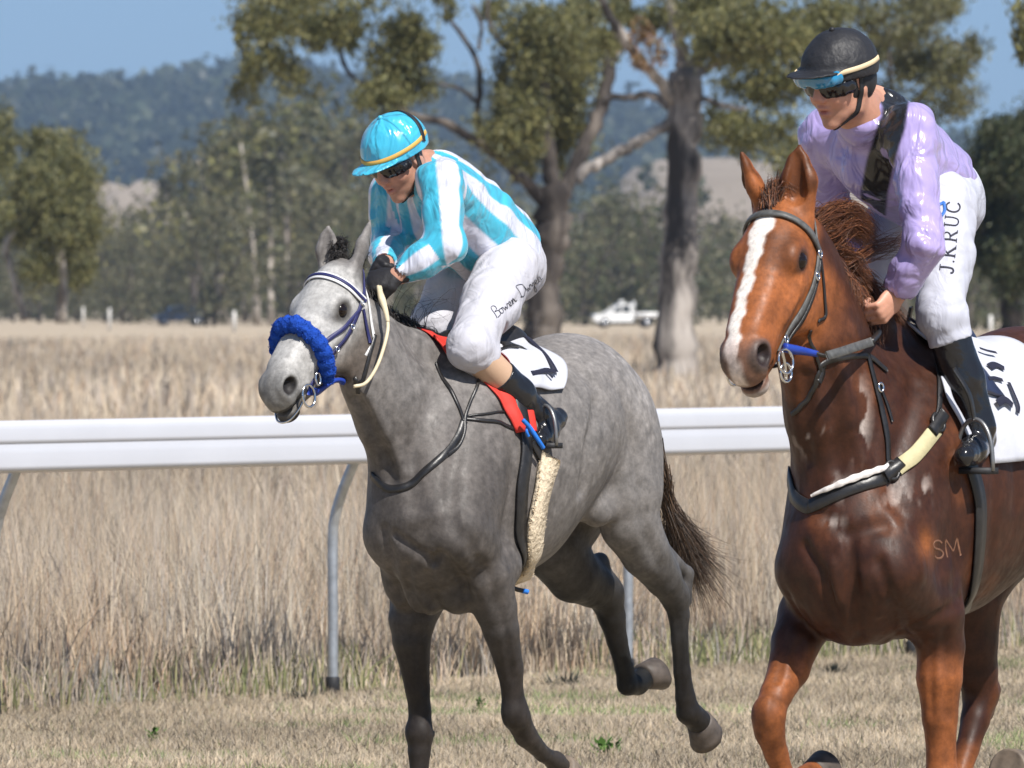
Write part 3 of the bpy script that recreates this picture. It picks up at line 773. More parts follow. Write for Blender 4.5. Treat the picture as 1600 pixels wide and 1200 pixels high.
def forest(name, HV, n, size, cols, seed, zr=(0.0, 1.0), nleaf=34):
    r = np.random.default_rng(seed); ny, nx = HV.shape[:2]; C = []; cc = []
    fj = zr[0] * (ny - 1) + (zr[1] - zr[0]) * (ny - 1) * r.random(n); fi = r.random(n) * (nx - 1.001)
    j = np.minimum(fj.astype(int), ny - 2); i = fi.astype(int); a = (fj - j)[:, None]; b = (fi - i)[:, None]
    P = HV[j, i] * (1 - a) * (1 - b) + HV[j + 1, i] * a * (1 - b) + HV[j, i + 1] * (1 - a) * b + HV[j + 1, i + 1] * a * b
    s = size * r.uniform(0.55, 1.35, n)
    L = r.normal(0, 1, (n, nleaf, 3)); L /= np.linalg.norm(L, axis=2)[..., None]; L *= r.uniform(0.4, 1.0, (n, nleaf, 1)); L[..., 2] = L[..., 2] * 0.9
    Q = (P + np.stack([0 * s, 0 * s, s * 0.75], 1))[:, None] + L * s[:, None, None] * np.array([0.52, 0.52, 0.8])
    V, F, col = leaf_quads(Q.reshape(-1, 3), size * 0.42, 0.75, cols, 0.0)
    tc = np.repeat(r.uniform(0.6, 1.4, n), nleaf * 4)[:, None]
    o = mesh_obj(name, V, F, m_leaf, smooth=False, col=col * tc); return tag(o, kind='stuff')
forest('hill_forest', H1v, 5200, 15.0, [(0.046, 0.058, 0.027), (0.060, 0.070, 0.032), (0.036, 0.048, 0.024), (0.075, 0.08, 0.04)], 4, (0.02, 0.70), 26)

forest('slope_scrub', H2v, 36, 6.0, [(0.06, 0.07, 0.035), (0.08, 0.085, 0.045)], 5, (0.1, 0.72), 30)
# ------------------------------------------------------------------ far vehicles and marker posts
m_paint_w = mat_plain('white_paint', (0.78, 0.78, 0.77), rough=0.3, spec=0.5, coat=0.4)
m_paint_d = mat_plain('dark_blue_paint', (0.025, 0.035, 0.06), rough=0.3, spec=0.5, coat=0.4)
m_glass = mat_plain('window_glass', (0.03, 0.035, 0.04), rough=0.08, spec=0.6)
m_steel = mat_plain('steel', (0.55, 0.56, 0.58), rough=0.28, metal=0.9)
def wheel(parent, x, y, r=0.36, w=0.22):
    t = MB().tube([(x, y - w / 2, r), (x, y - w / 2 + .03, r), (x, y + w / 2 - .03, r), (x, y + w / 2, r)], [r * .86, r, r, r * .86], 20).build('wheel', m_black_rubber, parent)
    MB().tube([(x, y - w / 2 - .012, r), (x, y + w / 2 + .012, r)], r * .55, 16).build('rim', m_steel, t)
def prism(mb, pts, y0, y1):
    n = len(pts); V = [(p[0], y0, p[1]) for p in pts] + [(p[0], y1, p[1]) for p in pts]
    mb.add(V, [[i, (i + 1) % n, n + (i + 1) % n, n + i] for i in range(n)])
    for k in range(1, n - 1): mb.add([V[0], V[k], V[k + 1]], None, [[0, 2, 1]]); mb.add([V[n], V[n + k], V[n + k + 1]], None, [[0, 1, 2]])
ute = empty('pickup_truck', (gx(978, 640), 640, 0), 0.12); tag(ute, 'white single cab pickup truck parked far off beside the big tree trunk', 'pickup truck')
mb = MB(); prism(mb, [(-2.45, .5), (-2.5, .85), (-2.35, 1.0), (-1.25, 1.1), (-.75, 1.72), (-.2, 1.8), (.35, 1.74), (.45, 1.1), (.45, .45), (-2.1, .42)], -.9, .9); mb.build('cab', m_paint_w, ute, smooth=False)
mb = MB(); mb.box((.5, -.95, .78), (2.5, .95, .86)); mb.box((.5, -.95, .863), (2.5, -.9, 1.13)); mb.box((.5, .9, .863), (2.5, .95, 1.13)); mb.box((2.45, -.897, .863), (2.5, .897, 1.13)); mb.build('tray', m_paint_w, ute, smooth=False)
mb = MB(); mb.box((.5, -.8, 1.14), (.56, .8, 1.95)); mb.box((-.5, -.3, 1.83), (-.2, .3, 2.02)); mb.build('headboard', m_paint_w, ute, smooth=False)
mb = MB(); prism(mb, [(-1.12, 1.13), (-.68, 1.62), (-.5, 1.64), (-.5, 1.13)], -.92, -.905); mb.build('side_window', m_glass, ute, smooth=False)
mb = MB(); prism(mb, [(-.38, 1.13), (-.38, 1.66), (.18, 1.62), (.22, 1.13)], -.92, -.905); mb.build('side_window', m_glass, ute, smooth=False)
mb = MB(); mb.add([(-1.24, -.78, 1.14), (-1.24, .78, 1.14), (-.79, .72, 1.69), (-.79, -.72, 1.69)], [[0, 1, 2, 3]]); mb.build('windscreen', m_glass, ute, smooth=False)
for x in (-1.65, 1.45):
    for y in (-.82, .82): wheel(ute, x, y)
car = empty('parked_car', (gx(280, 700), 700, 0), 0.2); tag(car, 'dark blue car parked under the far trees on the left', 'car')
mb = MB(); prism(mb, [(-1.95, .4), (-2.0, .75), (-1.1, .95), (-.7, 1.5), (.2, 1.62), (1.3, 1.58), (1.85, 1.0), (1.95, .8), (1.95, .4)], -.85, .85); mb.build('car_body', m_paint_d, car, smooth=False)
mb = MB(); prism(mb, [(-1.0, .98), (-.66, 1.42), (.2, 1.54), (1.2, 1.5), (1.6, 1.02)], -.868, -.855); mb.build('side_window', m_glass, car, smooth=False)
for x in (-1.3, 1.3):
    for y in (-.76, .76): wheel(car, x, y, .31, .2)
m_postw = mat_plain('white_post_paint', (0.72, 0.70, 0.66), rough=0.6, var=0.15, vscale=6)
for px, Y, h, w, lab in [(171, 560, 1.45, .10, 'thin white marker post far left at the foot of the trees'), (366, 540, 1.3, .12, 'white marker post leaning slightly before the far trees'), (130, 640, 1.5, .1, 'faded white post left of the thin marker post'),
                     (1548, 420, 1.2, .1, 'white post low behind the chestnut horse at the right edge')]:
    o = empty('marker_post', (gx(px, Y), Y, 0)); tag(o, lab, 'post')
    MB().tube([(0, 0, 0), (0, 0, h * .96), (0.03, 0, h)], [w, w * .9, w * .5], 8).build('shaft', m_postw, o)
    MB().tube([(0.03, 0, h * .99), (0.03, 0, h * 1.03)], [w * .55, w * .3], 8).build('cap', m_postw, o)
# ------------------------------------------------------------------ horses: shared builders
def rot_axis(axis, ang):
    return np.array(Matrix.Rotation(ang, 3, Vector(axis)))

class Head:
    """head frame inside a body frame: u poll -> muzzle, v out of the forehead, w to its left; sizes scaled by su, sv, sw"""
    def __init__(s, fr, origin, yaw, pitch, roll, su=1.0, sv=1.0, sw=1.0):
        y, p, r = (math.radians(x) for x in (yaw, pitch, roll))
        f = np.array([-math.sin(y), -math.cos(y), 0]); z = np.array([0, 0, 1.0]); l = np.array([-f[1], f[0], 0])
        u = math.cos(p) * f - math.sin(p) * z; v = math.sin(p) * f + math.cos(p) * z
        l2 = math.cos(r) * l + math.sin(r) * v; v2 = -math.sin(r) * l + math.cos(r) * v
        s.A = np.stack([u, v2, l2]) @ fr.M.T; s.o = np.asarray(origin, float); s.S = np.array([su, sv, sw]); s.fr = fr
    def p(s, u, v, w): return s.o + (np.array([u, v, w]) * s.S) @ s.A
    def pts(s, L): return s.o + (np.asarray(L, float) * s.S) @ s.A
    def inv(s, P): return ((np.asarray(P, float) - s.o) @ s.A.T) / s.S
    def dir(s, u, v, w):
        d = np.array([u, v, w]) @ s.A; return d / np.linalg.norm(d)
    def ell(s, F, c, r, k=0.03, op='u', tilt=None):
        R = s.A if tilt is None else np.array(Matrix.Rotation(tilt[1], 3, Vector(tilt[0]))) @ s.A
        F.ell(s.p(*c), np.array(r) * s.S, R, k, op)
    def cap(s, F, p, r1, q, r2, k=0.03, ax=None, fl=1.0, fl2=None, op='u'):
        m = (s.S[1] + s.S[2]) / 2
        F.cap(s.p(*p), r1 * m, s.p(*q), r2 * m, k, None if ax is None else s.dir(*ax), fl, fl2, op)

def horse_head(F, H, ears, flare=1.0, mouth=0.012):
    H.ell(F, (0.06, 0.020, 0), (0.115, 0.078, 0.078), 0.04)
    H.ell(F, (0.15, 0.030, 0), (0.13, 0.060, 0.088), 0.04)
    for g in (1, -1):
        H.ell(F, (0.190, 0.040, 0.080 * g), (0.050, 0.034, 0.026), 0.03)                  # brow
        H.ell(F, (0.13, -0.020, 0.064 * g), (0.09, 0.06, 0.034), 0.03)                     # temple
        H.ell(F, (0.190, -0.085, 0.044 * g), (0.135, 0.100, 0.040), 0.035)                 # jowl
        H.cap(F, (0.235, -0.012, 0.078 * g), 0.016, (0.37, -0.020, 0.060 * g), 0.012, 0.025)   # cheek ridge
        H.cap(F, (0.30, 0.036, 0.034 * g), 0.022, (0.48, 0.034, 0.026 * g), 0.018, 0.02)   # nasal bone edge
    H.cap(F, (0.15, 0.030, 0), 0.066, (0.53, 0.012, 0), 0.045, 0.04, (0, 0, 1), 1.05, 1.0)
    H.cap(F, (0.22, -0.035, 0), 0.078, (0.51, -0.024, 0), 0.052, 0.04)
    H.cap(F, (0.23, -0.110, 0), 0.050, (0.50, -0.066, 0), 0.036, 0.035)
    H.ell(F, (0.548, -0.010, 0), (0.064, 0.052, 0.047), 0.03)
    H.ell(F, (0.590, -0.030, 0), (0.034, 0.040, 0.043), 0.025)
    for g in (1, -1):
        H.ell(F, (0.548, 0.006, 0.042 * g), (0.050, 0.036, 0.024 * flare), 0.018)
        H.ell(F, (0.575, -0.020, 0.040 * g), (0.024, 0.032, 0.018), 0.015)
    H.ell(F, (0.572, -0.082, 0), (0.044, 0.026, 0.040), 0.018)                              # chin and lower lip
    H.ell(F, (0.578, -0.060, 0.0), (0.078, 0.0045, 0.08), mouth, 's')                       # mouth line
    for g in (1, -1):
        H.ell(F, (0.553, 0.010, 0.064 * g), (0.034, 0.023, 0.030), 0.008, 's'); H.ell(F, (0.558, -0.004, 0.066 * g), (0.026, 0.010, 0.020), 0.006, 's')               # nostrils
        H.ell(F, (0.193, 0.030, 0.108 * g), (0.024, 0.017, 0.018), 0.012, 's')               # eye socket
        H.cap(F, (0.30, -0.055, 0.098 * g), 0.012, (0.44, -0.045, 0.080 * g), 0.010, 0.03, op='s')
    for base, tip, face, wid in ears:                                                       # ears: hollow leaves
        d = tip - base; L = np.linalg.norm(d); d = d / L
        face = face - d * np.dot(face, d); face /= np.linalg.norm(face)
        side = np.cross(d, face); mid = base + d * L * 0.42
        F.cap(base - d * 0.03, wid * 0.75, mid, wid, 0.03, face, 0.62, 0.55)
        F.cap(mid, wid, base + d * L * 0.70, wid * 0.66, 0.008, face, 0.55, 0.5)
        F.cap(base + d * L * 0.68, wid * 0.68, tip + side * wid * .12, 0.003, 0.006, face, 0.5, 0.9)
        F.cap(base + d * L * 0.22 + face * wid * 0.52, wid * 0.60, base + d * L * 0.80 + face * wid * 0.34, wid * 0.30, 0.008, face, 0.8, 0.8, 's')

def leg(F, rows, k=0.025, ax=None):
    F.chain(rows, k, ax)

def hoof(name, root, fr, c, down, toe, r=0.058, h=0.078, mat=None, label=None):
    """horn hoof: c = middle of the coronet (frame), down = direction to the sole, toe = forward direction of the toe"""
    down = down / np.linalg.norm(down); toe = toe - down * np.dot(toe, down); toe /= np.linalg.norm(toe); sd = np.cross(down, toe)
    V = []; n = 20; rows = [(-.06, .35, .0), (-.10, .80, .0), (0, 1.0, 0), (.35, 1.07, .10), (.7, 1.15, .2), (1.0, 1.22, .30), (1.0, 1.05, .28), (.93, .6, .22)]
    for t, s_, sh in rows:
        for i in range(n):
            a = 2 * math.pi * i / n; ct, st = math.cos(a), math.sin(a)
            rr = r * s_ * (1.0 + (0.10 * t if ct > 0 else -0.12 * max(0, -ct)))
            V.append(c + down * h * t + toe * (rr * ct + sh * r) + sd * rr * st * 0.93)
    m = len(rows); F4 = [[j * n + i, j * n + (i + 1) % n, (j + 1) * n + (i + 1) % n, (j + 1) * n + i] for j in range(m - 1) for i in range(n)]
    V.append(c + down * h * 0.9 + toe * 0.2 * r); F3 = [[(m - 1) * n + i, (m - 1) * n + (i + 1) % n, m * n] for i in range(n)]
    W = fr.world(np.array(V)) - np.array(root.location)
    mb = MB(); mb.add(W, F4, F3)
    o = mb.build(name, mat, root); 
    if label: o['label'] = label
    return o

def body_object(name, fr, F, root, colfn, mat):
    V, Q = F.skin(); N = F.normal(V)
    C = colfn(V, N)
    W = fr.world(V) - np.array(root.location)
    # the frame is right-handed, keep the faces outward
    v0, v1, v2 = W[Q[:, 0]], W[Q[:, 1]], W[Q[:, 2]]; fn = np.cross(v1 - v0, v2 - v0); Nw = N @ fr.M
    if (fn * Nw[Q[:, 0]]).sum() < 0: Q = Q[:, ::-1]
    return mesh_obj(name, W, Q, mat, root, True, C)

def eyeball(name, root, fr, H, c, r, mat):
    th = np.linspace(0, math.pi, 9); ph = np.linspace(0, 2 * math.pi, 14, endpoint=False)
    V = [H.p(*c) + r * np.array([math.sin(t) * math.cos(p), math.sin(t) * math.sin(p), math.cos(t)]) for t in th for p in ph]
    F4 = [[j * 14 + i, j * 14 + (i + 1) % 14, (j + 1) * 14 + (i + 1) % 14, (j + 1) * 14 + i] for j in range(8) for i in range(14)]
    return mesh_obj(name, fr.world(np.array(V)) - np.array(root.location), F4, mat, root)

def strands(name, root, fr, roots, flows, lens, r0, cols, mat, curl=0.01, seg=7, seed=1, label=None):
    """hair: each lock a thin tapering tube from its root along a list of flow points (frame)"""
    r = np.random.default_rng(seed); mb_v, mb_f, mb_c = [], [], []; n = len(roots); base = 0
    tt = np.linspace(0, 1, seg)
    for i in range(n):
        ctrl = np.concatenate([roots[i][None], flows[i]]); P = spline(ctrl, seg)
        ph = r.uniform(0, 6.28, 3); P = P + (np.sin(tt[:, None] * r.uniform(2, 6) + ph) * curl * tt[:, None])
        T = np.gradient(P, axis=0); T /= np.linalg.norm(T, axis=1)[:, None] + 1e-9
        u = np.cross(T, r.normal(0, 1, 3)); u /= np.linalg.norm(u, axis=1)[:, None] + 1e-9; v = np.cross(T, u)
        rad = r0 * lens[i] * (1 - 0.88 * tt ** 1.5)
        ring = np.stack([P + rad[:, None] * (math.cos(a) * u + math.sin(a) * v) for a in (0, 2.094, 4.189)], 1)
        mb_v.append(ring.reshape(-1, 3)); c = np.array(cols[r.integers(len(cols))]) * r.uniform(.7, 1.35)
        mb_c.append(np.broadcast_to(c, (seg * 3, 3)))
        j = np.arange(seg - 1)[:, None] * 3; k = np.arange(3)[None]; k2 = (k + 1) % 3
        mb_f.append(base + np.stack([j + k, j + k2, j + 3 + k2, j + 3 + k], -1).reshape(-1, 4)); base += seg * 3
    W = fr.world(np.concatenate(mb_v)) - np.array(root.location)
    o = mesh_obj(name, W, np.concatenate(mb_f), mat, root, True, np.concatenate(mb_c))
    if label: o['label'] = label
    return o

def ribbon(fr, F, P, width, thick, off, n=60, mb=None, root=None, snap=True, nrm=None, free=None, wfn=None, col=None):
    """a strap laid along the frame points P; snapped to the skin of the field(s) F, standing off it by off"""
    P = spline(P, n)
    Fs = F if isinstance(F, (list, tuple)) else [F]
    if snap:
        if len(Fs) == 1: P = Fs[0].project(P, off + thick / 2)
        else:
            for _ in range(3):
                d = np.stack([f.sample(P) for f in Fs], 1); b = d.argmin(1)
                for i, f in enumerate(Fs):
                    m = b == i
                    if m.any(): P[m] = f.project(P[m], off + thick / 2, 3)
        for _ in range(2): P[1:-1] = 0.25 * P[:-2] + 0.5 * P[1:-1] + 0.25 * P[2:]
        d = np.stack([f.sample(P) for f in Fs], 1); b = d.argmin(1); N = np.zeros_like(P)
        for i, f in enumerate(Fs):
            m = b == i
            if m.any(): N[m] = f.normal(P[m])
    else:
        N = np.broadcast_to(np.asarray(nrm, float), P.shape).copy()
    T = np.gradient(P, axis=0); T /= np.linalg.norm(T, axis=1)[:, None] + 1e-9
    for _ in range(3): N[1:-1] = (N[:-2] + N[1:-1] + N[2:]) / 3
    N = N - T * (N * T).sum(1)[:, None]; N /= np.linalg.norm(N, axis=1)[:, None] + 1e-9
    S = np.cross(N, T); w = (np.ones(n) if wfn is None else wfn(np.linspace(0, 1, n)))[:, None] * width / 2; h = thick / 2
    ring = np.stack([P - S * w * .92 + N * h, P - S * w + N * 0, P - S * w * .92 - N * h, P + S * w * .92 - N * h, P + S * w, P + S * w * .92 + N * h], 1)
    V = ring.reshape(-1, 3); i = np.arange(n - 1)[:, None] * 6; j = np.arange(6)[None]; k = (j + 1) % 6
    F4 = np.stack([i + j, i + k, i + 6 + k, i + 6 + j], -1).reshape(-1, 4)
    F4 = np.concatenate([F4, [[0, 1, 2, 3], [0, 3, 4, 5], [(n - 1) * 6 + 3, (n - 1) * 6 + 2, (n - 1) * 6 + 1, (n - 1) * 6], [(n - 1) * 6 + 5, (n - 1) * 6 + 4, (n - 1) * 6 + 3, (n - 1) * 6]]])
    mb = mb or MB(); mb.add(fr.world(V) - np.array(root.location), F4, col=col); return mb

def coat_mat(name, rough, spec, scale=26.0, var=0.22, bump=0.25, sheen=0.0, coat=0.0, dapple=0.0):
    """short horse hair: fine streaky grain plus the coat's own colours"""
    m = mat_col(name, rough=rough, spec=spec, bump=bump, bscale=210.0, var=var, vscale=scale, bdist=0.006, sheen=sheen, coat=coat, coat_rough=0.35)
    nt = m.node_tree; N, L = nt.nodes, nt.links; b = N['Principled BSDF']
    tc = N.new('ShaderNodeTexCoord'); mp = N.new('ShaderNodeMapping'); mp.inputs['Scale'].default_value = (1, 1, .35)
    nz = N.new('ShaderNodeTexNoise'); nz.inputs['Scale'].default_value = 38; nz.inputs['Detail'].default_value = 8; nz.inputs['Roughness'].default_value = .7
    mr = N.new('ShaderNodeMapRange'); mr.inputs['From Min'].default_value = .3; mr.inputs['From Max'].default_value = .7; mr.inputs['To Min'].default_value = rough - .12; mr.inputs['To Max'].default_value = rough + .22
    L.new(tc.outputs['Object'], mp.inputs[0]); L.new(mp.outputs[0], nz.inputs['Vector']); L.new(nz.outputs[0], mr.inputs[0]); L.new(mr.outputs[0], b.inputs['Roughness'])
    if dapple > 0:      # pale rounds in a darker net, here strong and there faint
        src = b.inputs['Base Color'].links[0].from_socket
        wn_ = N.new('ShaderNodeTexNoise'); wn_.inputs['Scale'].default_value = 14; wn_.inputs['Detail'].default_value = 2
        add = N.new('ShaderNodeVectorMath'); add.operation = 'MULTIPLY_ADD'; add.inputs[1].default_value = (.05, .05, .05)
        L.new(tc.outputs['Object'], wn_.inputs['Vector']); L.new(wn_.outputs['Color'], add.inputs[0]); L.new(tc.outputs['Object'], add.inputs[2])
        vo = N.new('ShaderNodeTexVoronoi'); vo.feature = 'SMOOTH_F1'; vo.inputs['Scale'].default_value = 30; vo.inputs['Randomness'].default_value = 1.0
        L.new(add.outputs[0], vo.inputs['Vector'])
        m1 = N.new('ShaderNodeMapRange'); m1.inputs['From Min'].default_value = .12; m1.inputs['From Max'].default_value = .62; m1.inputs['To Min'].default_value = 1 + dapple; m1.inputs['To Max'].default_value = 1 - dapple
        L.new(vo.outputs['Distance'], m1.inputs[0])
        big = N.new('ShaderNodeTexNoise'); big.inputs['Scale'].default_value = 4.5; L.new(tc.outputs['Object'], big.inputs['Vector'])
        m2 = N.new('ShaderNodeMapRange'); m2.inputs['From Min'].default_value = .40; m2.inputs['From Max'].default_value = .62; L.new(big.outputs[0], m2.inputs[0])
        mxf = N.new('ShaderNodeMix'); mxf.data_type = 'FLOAT'; mxf.inputs[2].default_value = 1.0; L.new(m2.outputs[0], mxf.inputs[0]); L.new(m1.outputs[0], mxf.inputs[3])
        sc = N.new('ShaderNodeVectorMath'); sc.operation = 'SCALE'; L.new(src, sc.inputs[0]); L.new(mxf.outputs[0], sc.inputs['Scale']); L.new(sc.outputs[0], b.inputs['Base Color'])
    for n_ in N:
        if n_.bl_idname == 'ShaderNodeTexNoise' and n_.inputs['Scale'].default_value == scale: n_.inputs['Detail'].default_value = 9; n_.inputs['Roughness'].default_value = .72
    return m
m_eye = mat_plain('horse_eye', (0.010, 0.006, 0.005), rough=0.10, spec=0.35)
m_hoof = mat_plain('hoof_horn', (0.16, 0.125, 0.095), rough=0.6, bump=0.3, bscale=40, var=0.35, vscale=30)
m_hoof_d = mat_plain('dark_hoof_horn', (0.075, 0.06, 0.05), rough=0.6, bump=0.3, bscale=40, var=0.35, vscale=30)

def noise3(P, s, seed):
    r = np.random.default_rng(seed); v = np.zeros(len(P))
    for k in range(14):
        d = r.normal(0, 1, 3); d /= np.linalg.norm(d); v += np.sin(P @ d * s * r.uniform(.5, 2.2) + r.uniform(0, 6.28))
    return v / 3.7
def sstep(a, b, x):
    t = np.clip((x - a) / (b - a), 0, 1); return t * t * (3 - 2 * t)
# ------------------------------------------------------------------ the grey horse
fg = Frame((-0.350, 27.9), (-0.53, -0.848), lean=-0.15, z0=0.9)
g = fg.p
Fg = Field(axis_lin(-1.95, 0.78, 0.011, (-0.12, 0.70), 0.0062), axis_lin(-0.52, 0.50, 0.009, (-0.34, 0.16), 0.0065), axis_lin(0.0, 2.10, 0.011, (1.15, 2.10), 0.0066))
E3 = np.eye(3); V3 = lambda *x: np.array(x, float)
def build_grey_field():
    F = Fg
    # trunk (frame coordinates a, w, z)
    F.ell((-0.17, 0.00, 1.06), (0.20, 0.205, 0.25), k=0.05)
    F.ell((-0.42, -0.03, 1.20), (0.36, 0.235, 0.385), k=0.10)
    F.ell((-0.66, -0.03, 1.225), (0.34, 0.258, 0.365), k=0.10)
    F.ell((-0.86, -0.03, 1.315), (0.33, 0.262, 0.275), k=0.10)
    F.ell((-1.05, -0.04, 1.42), (0.28, 0.235, 0.20), k=0.10)
    F.ell((-1.10, -0.06, 1.43), (0.26, 0.205, 0.215), k=0.08)
    F.cap((-0.36, -0.095, 1.47), 0.085, (-0.80, -0.10, 1.52), 0.09, 0.08)
    # neck
    F.chain([(*g(668, 700, 0.0), .222, .68), (*g(617, 636, -.0), .165, .64), (*g(584, 578, .0), .138, .62), (*g(564, 516, .0), .110, .64)], 0.10, (0, 1, 0), ki=.05)
    F.cap(g(705, 574, 0.0), .07, g(645, 545, .0), .05, 0.08); F.cap(g(645, 545, .0), .05, g(598, 510, .0), .035, 0.06)
    # shoulders, breast muscles
    for s_ in (1, -1):
        F.cap((-0.52, .13 * s_ - .07, 1.50), .09, (-0.12, .13 * s_ + .03, 1.02), .095, 0.07, (0, 1, 0), .75)
        F.cap((-0.10, .13 * s_ + .02, 1.00), .08, (-0.34, .145 * s_, 0.90), .08, 0.05)
        F.ell((-0.44, .155 * s_ - .02, 1.10), (0.13, .07, .22), k=0.05)
    F.ell(g(658, 905, -.03) - V3(.04, 0, 0), (.10, .075, .12), k=0.025); F.ell(g(706, 908, .06) - V3(.04, 0, 0), (.10, .07, .11), k=0.025); F.ell(g(672, 820, .0) - V3(.07, 0, 0), (.09, .09, .10), k=0.03)
    F.ell(g(632, 880, -.15), (.09, .075, .15), k=0.03)
    # near fore (its left): folding back below the knee
    leg(F, [(*g(758, 900, .15), .092), (*g(774, 950, .16), .070), (*g(783, 985, .17), .058), (*g(797, 1045, .165), .043), (*g(801, 1085, .16), .035), (*g(808, 1122, .16), .043), (*g(822, 1150, .155), .037), (*g(848, 1178, .15), .026), (*g(868, 1190, .148), .029)], 0.03)
    F.ell(g(806, 1112, .16) + np.array([.012, 0, 0]), (.045, .04, .05), k=.02)
    leg(F, [(*g(868, 1190, .148), .031), (*g(884, 1202, .146), .027)], 0.02)
    # off fore: straight under the horse
    leg(F, [(*g(655, 925, -.17), .10), (*g(644, 968, -.17), .076), (*g(643, 1000, -.17), .062), (*g(652, 1075, -.17), .040), (*g(656, 1110, -.17), .036), (*g(657, 1150, -.17), .041), (*g(655, 1175, -.17), .036), (*g(655, 1215, -.17), .029), (*g(655, 1255, -.17), .028), (*g(654, 1270, -.17), .036), (*g(648, 1296, -.17), .030)], 0.03)
    F.ell(g(658, 1143, -.17) + np.array([.02, 0, 0]), (.035, .043, .045), k=.02); F.ell(g(672, 1147, -.165), (.02, .016, .018), k=.015)
    # hindquarters
    F.ell((-1.25, .05, 1.25), (0.14, .15, .26), k=0.07); F.ell((-1.24, -.14, 1.25), (0.14, .14, .26), k=0.07)
    leg(F, [(*g(950, 670, .13), .17, .8), (*g(976, 770, .15), .145, .8), (*g(984, 815, .15), .112, .85), (*g(1008, 862, .15), .088, .9), (*g(1036, 902, .15), .066, .9), (*g(1054, 930, .15), .047, 1)], 0.05, (0, 1, 0))
    leg(F, [(*g(1054, 930, .15), .047), (*g(1061, 962, .15), .035), (*g(1062, 1000, .15), .0285), (*g(1066, 1050, .15), .0285), (*g(1071, 1090, .15), .033), (*g(1076, 1113, .15), .041), (*g(1090, 1126, .15), .040), (*g(1104, 1138, .15), .044)], 0.022)
    F.cap(g(1020, 850, .15), .04, g(1073, 896, .15), .02, 0.03); F.cap(g(1073, 896, .15), .021, g(1071, 940, .15), .022, 0.025)
    F.cap(g(1088, 1106, .15), .012, g(1092, 1114, .15), .008, 0.02)
    leg(F, [(*g(925, 690, -.13), .2, .8), (*g(882, 800, -.15), .155, .8), (*g(862, 848, -.155), .122, .85), (*g(895, 896, -.155), .098, .9), (*g(925, 914, -.155), .076, .9), (*g(946, 928, -.155), .060, 1)], 0.05, (0, 1, 0))
    leg(F, [(*g(946, 928, -.155), .060), (*g(956, 964, -.155), .046), (*g(964, 1000, -.155), .035), (*g(975, 1042, -.155), .031), (*g(981, 1070, -.155), .036), (*g(996, 1068, -.155), .039), (*g(1014, 1052, -.155), .042)], 0.022)
    F.cap(g(915, 880, -.155), .03, g(938, 876, -.155), .022, 0.03); F.cap(g(938, 877, -.155), .022, g(957, 925, -.155), .026, 0.03)
    F.cap(g(905, 785, .10), .03, g(932, 800, .14), .05, 0.06)                                   # flank fold
    F.ell((-0.98, -0.03, 1.12), (.14, .06, .06), k=.06)                                         # sheath
build_grey_field()
for pts, dp, wd in [([(700, 570, .04), (668, 640, .12), (645, 720, .14), (648, 790, .12)], .010, .030), ([(618, 836, -.10), (652, 860, -.03), (678, 876, .02)], .016, .013), ([(678, 878, .02), (690, 866, .05), (712, 890, .09), (730, 930, .13)], .017, .012),
                    ([(636, 885, -.09), (642, 925, -.09), (655, 955, -.07)], .012, .014), ([(668, 898, .0), (678, 945, .03)], .012, .014), ([(790, 640, .2), (800, 760, .2), (793, 870, .17)], .007, .03), ([(735, 620, .15), (706, 740, .18), (708, 820, .17), (742, 850, .18)], .008, .026),
                    ([(934, 630, .18), (920, 700, .2), (910, 765, .2)], .020, .022), ([(880, 560, .15), (925, 600, .18), (940, 650, .2)], .006, .03), ([(1000, 760, .2), (1008, 830, .2), (1032, 885, .18)], .008, .02), ([(784, 960, .2), (800, 1060, .2)], .006, .012), ([(660, 960, -.12), (664, 1080, -.13)], .006, .012),
                    ([(560, 625, .05), (590, 690, .1), (612, 750, .12)], .010, .022), ([(576, 620, .08), (606, 680, .13), (634, 740, .15)], -.008, .02), ([(600, 830, -.15), (612, 880, -.16), (622, 930, -.16)], .008, .02), ([(735, 860, .16), (760, 900, .19), (775, 945, .2)], .007, .02),
                    ([(845, 640, .22), (850, 720, .22), (842, 800, .2)], .003, .02), ([(880, 640, .22), (884, 720, .22), (872, 790, .2)], .003, .02), ([(1060, 970, .17), (1064, 1080, .17)], .004, .010), ([(1072, 960, .16), (1076, 1080, .16)], -.003, .008),
                    ([(960, 600, .2), (985, 690, .2), (1000, 760, .19)], .006, .03), ([(820, 955, .19), (806, 1030, .18)], -.003, .008), ([(720, 800, .17), (728, 870, .17)], -.004, .010), ([(640, 810, .05), (700, 800, .14)], -.006, .03)]:
    Fg.line(Fg.hit(fg, pts), dp * 1.6, wd)
Hg = Head(fg, fg.p(545, 440, 0.0), 37, 43, 2, 0.90, 1.10, 0.97)
# ears: tips taken from the picture, hollow side forwards and outwards
def ear_pt(H, w): return H.p(-0.005, 0.05, w)
eL, eR = ear_pt(Hg, .056), ear_pt(Hg, -.056)
wl_, wr_ = eL[1], eR[1]
horse_head(Fg, Hg, [(eL, fg.p(579, 345, wl_ + .0, False), Hg.dir(.5, .3, -.75), .040), (eR, fg.p(511, 351, wr_ - .0, False), Hg.dir(.58, .54, .55), .040)])

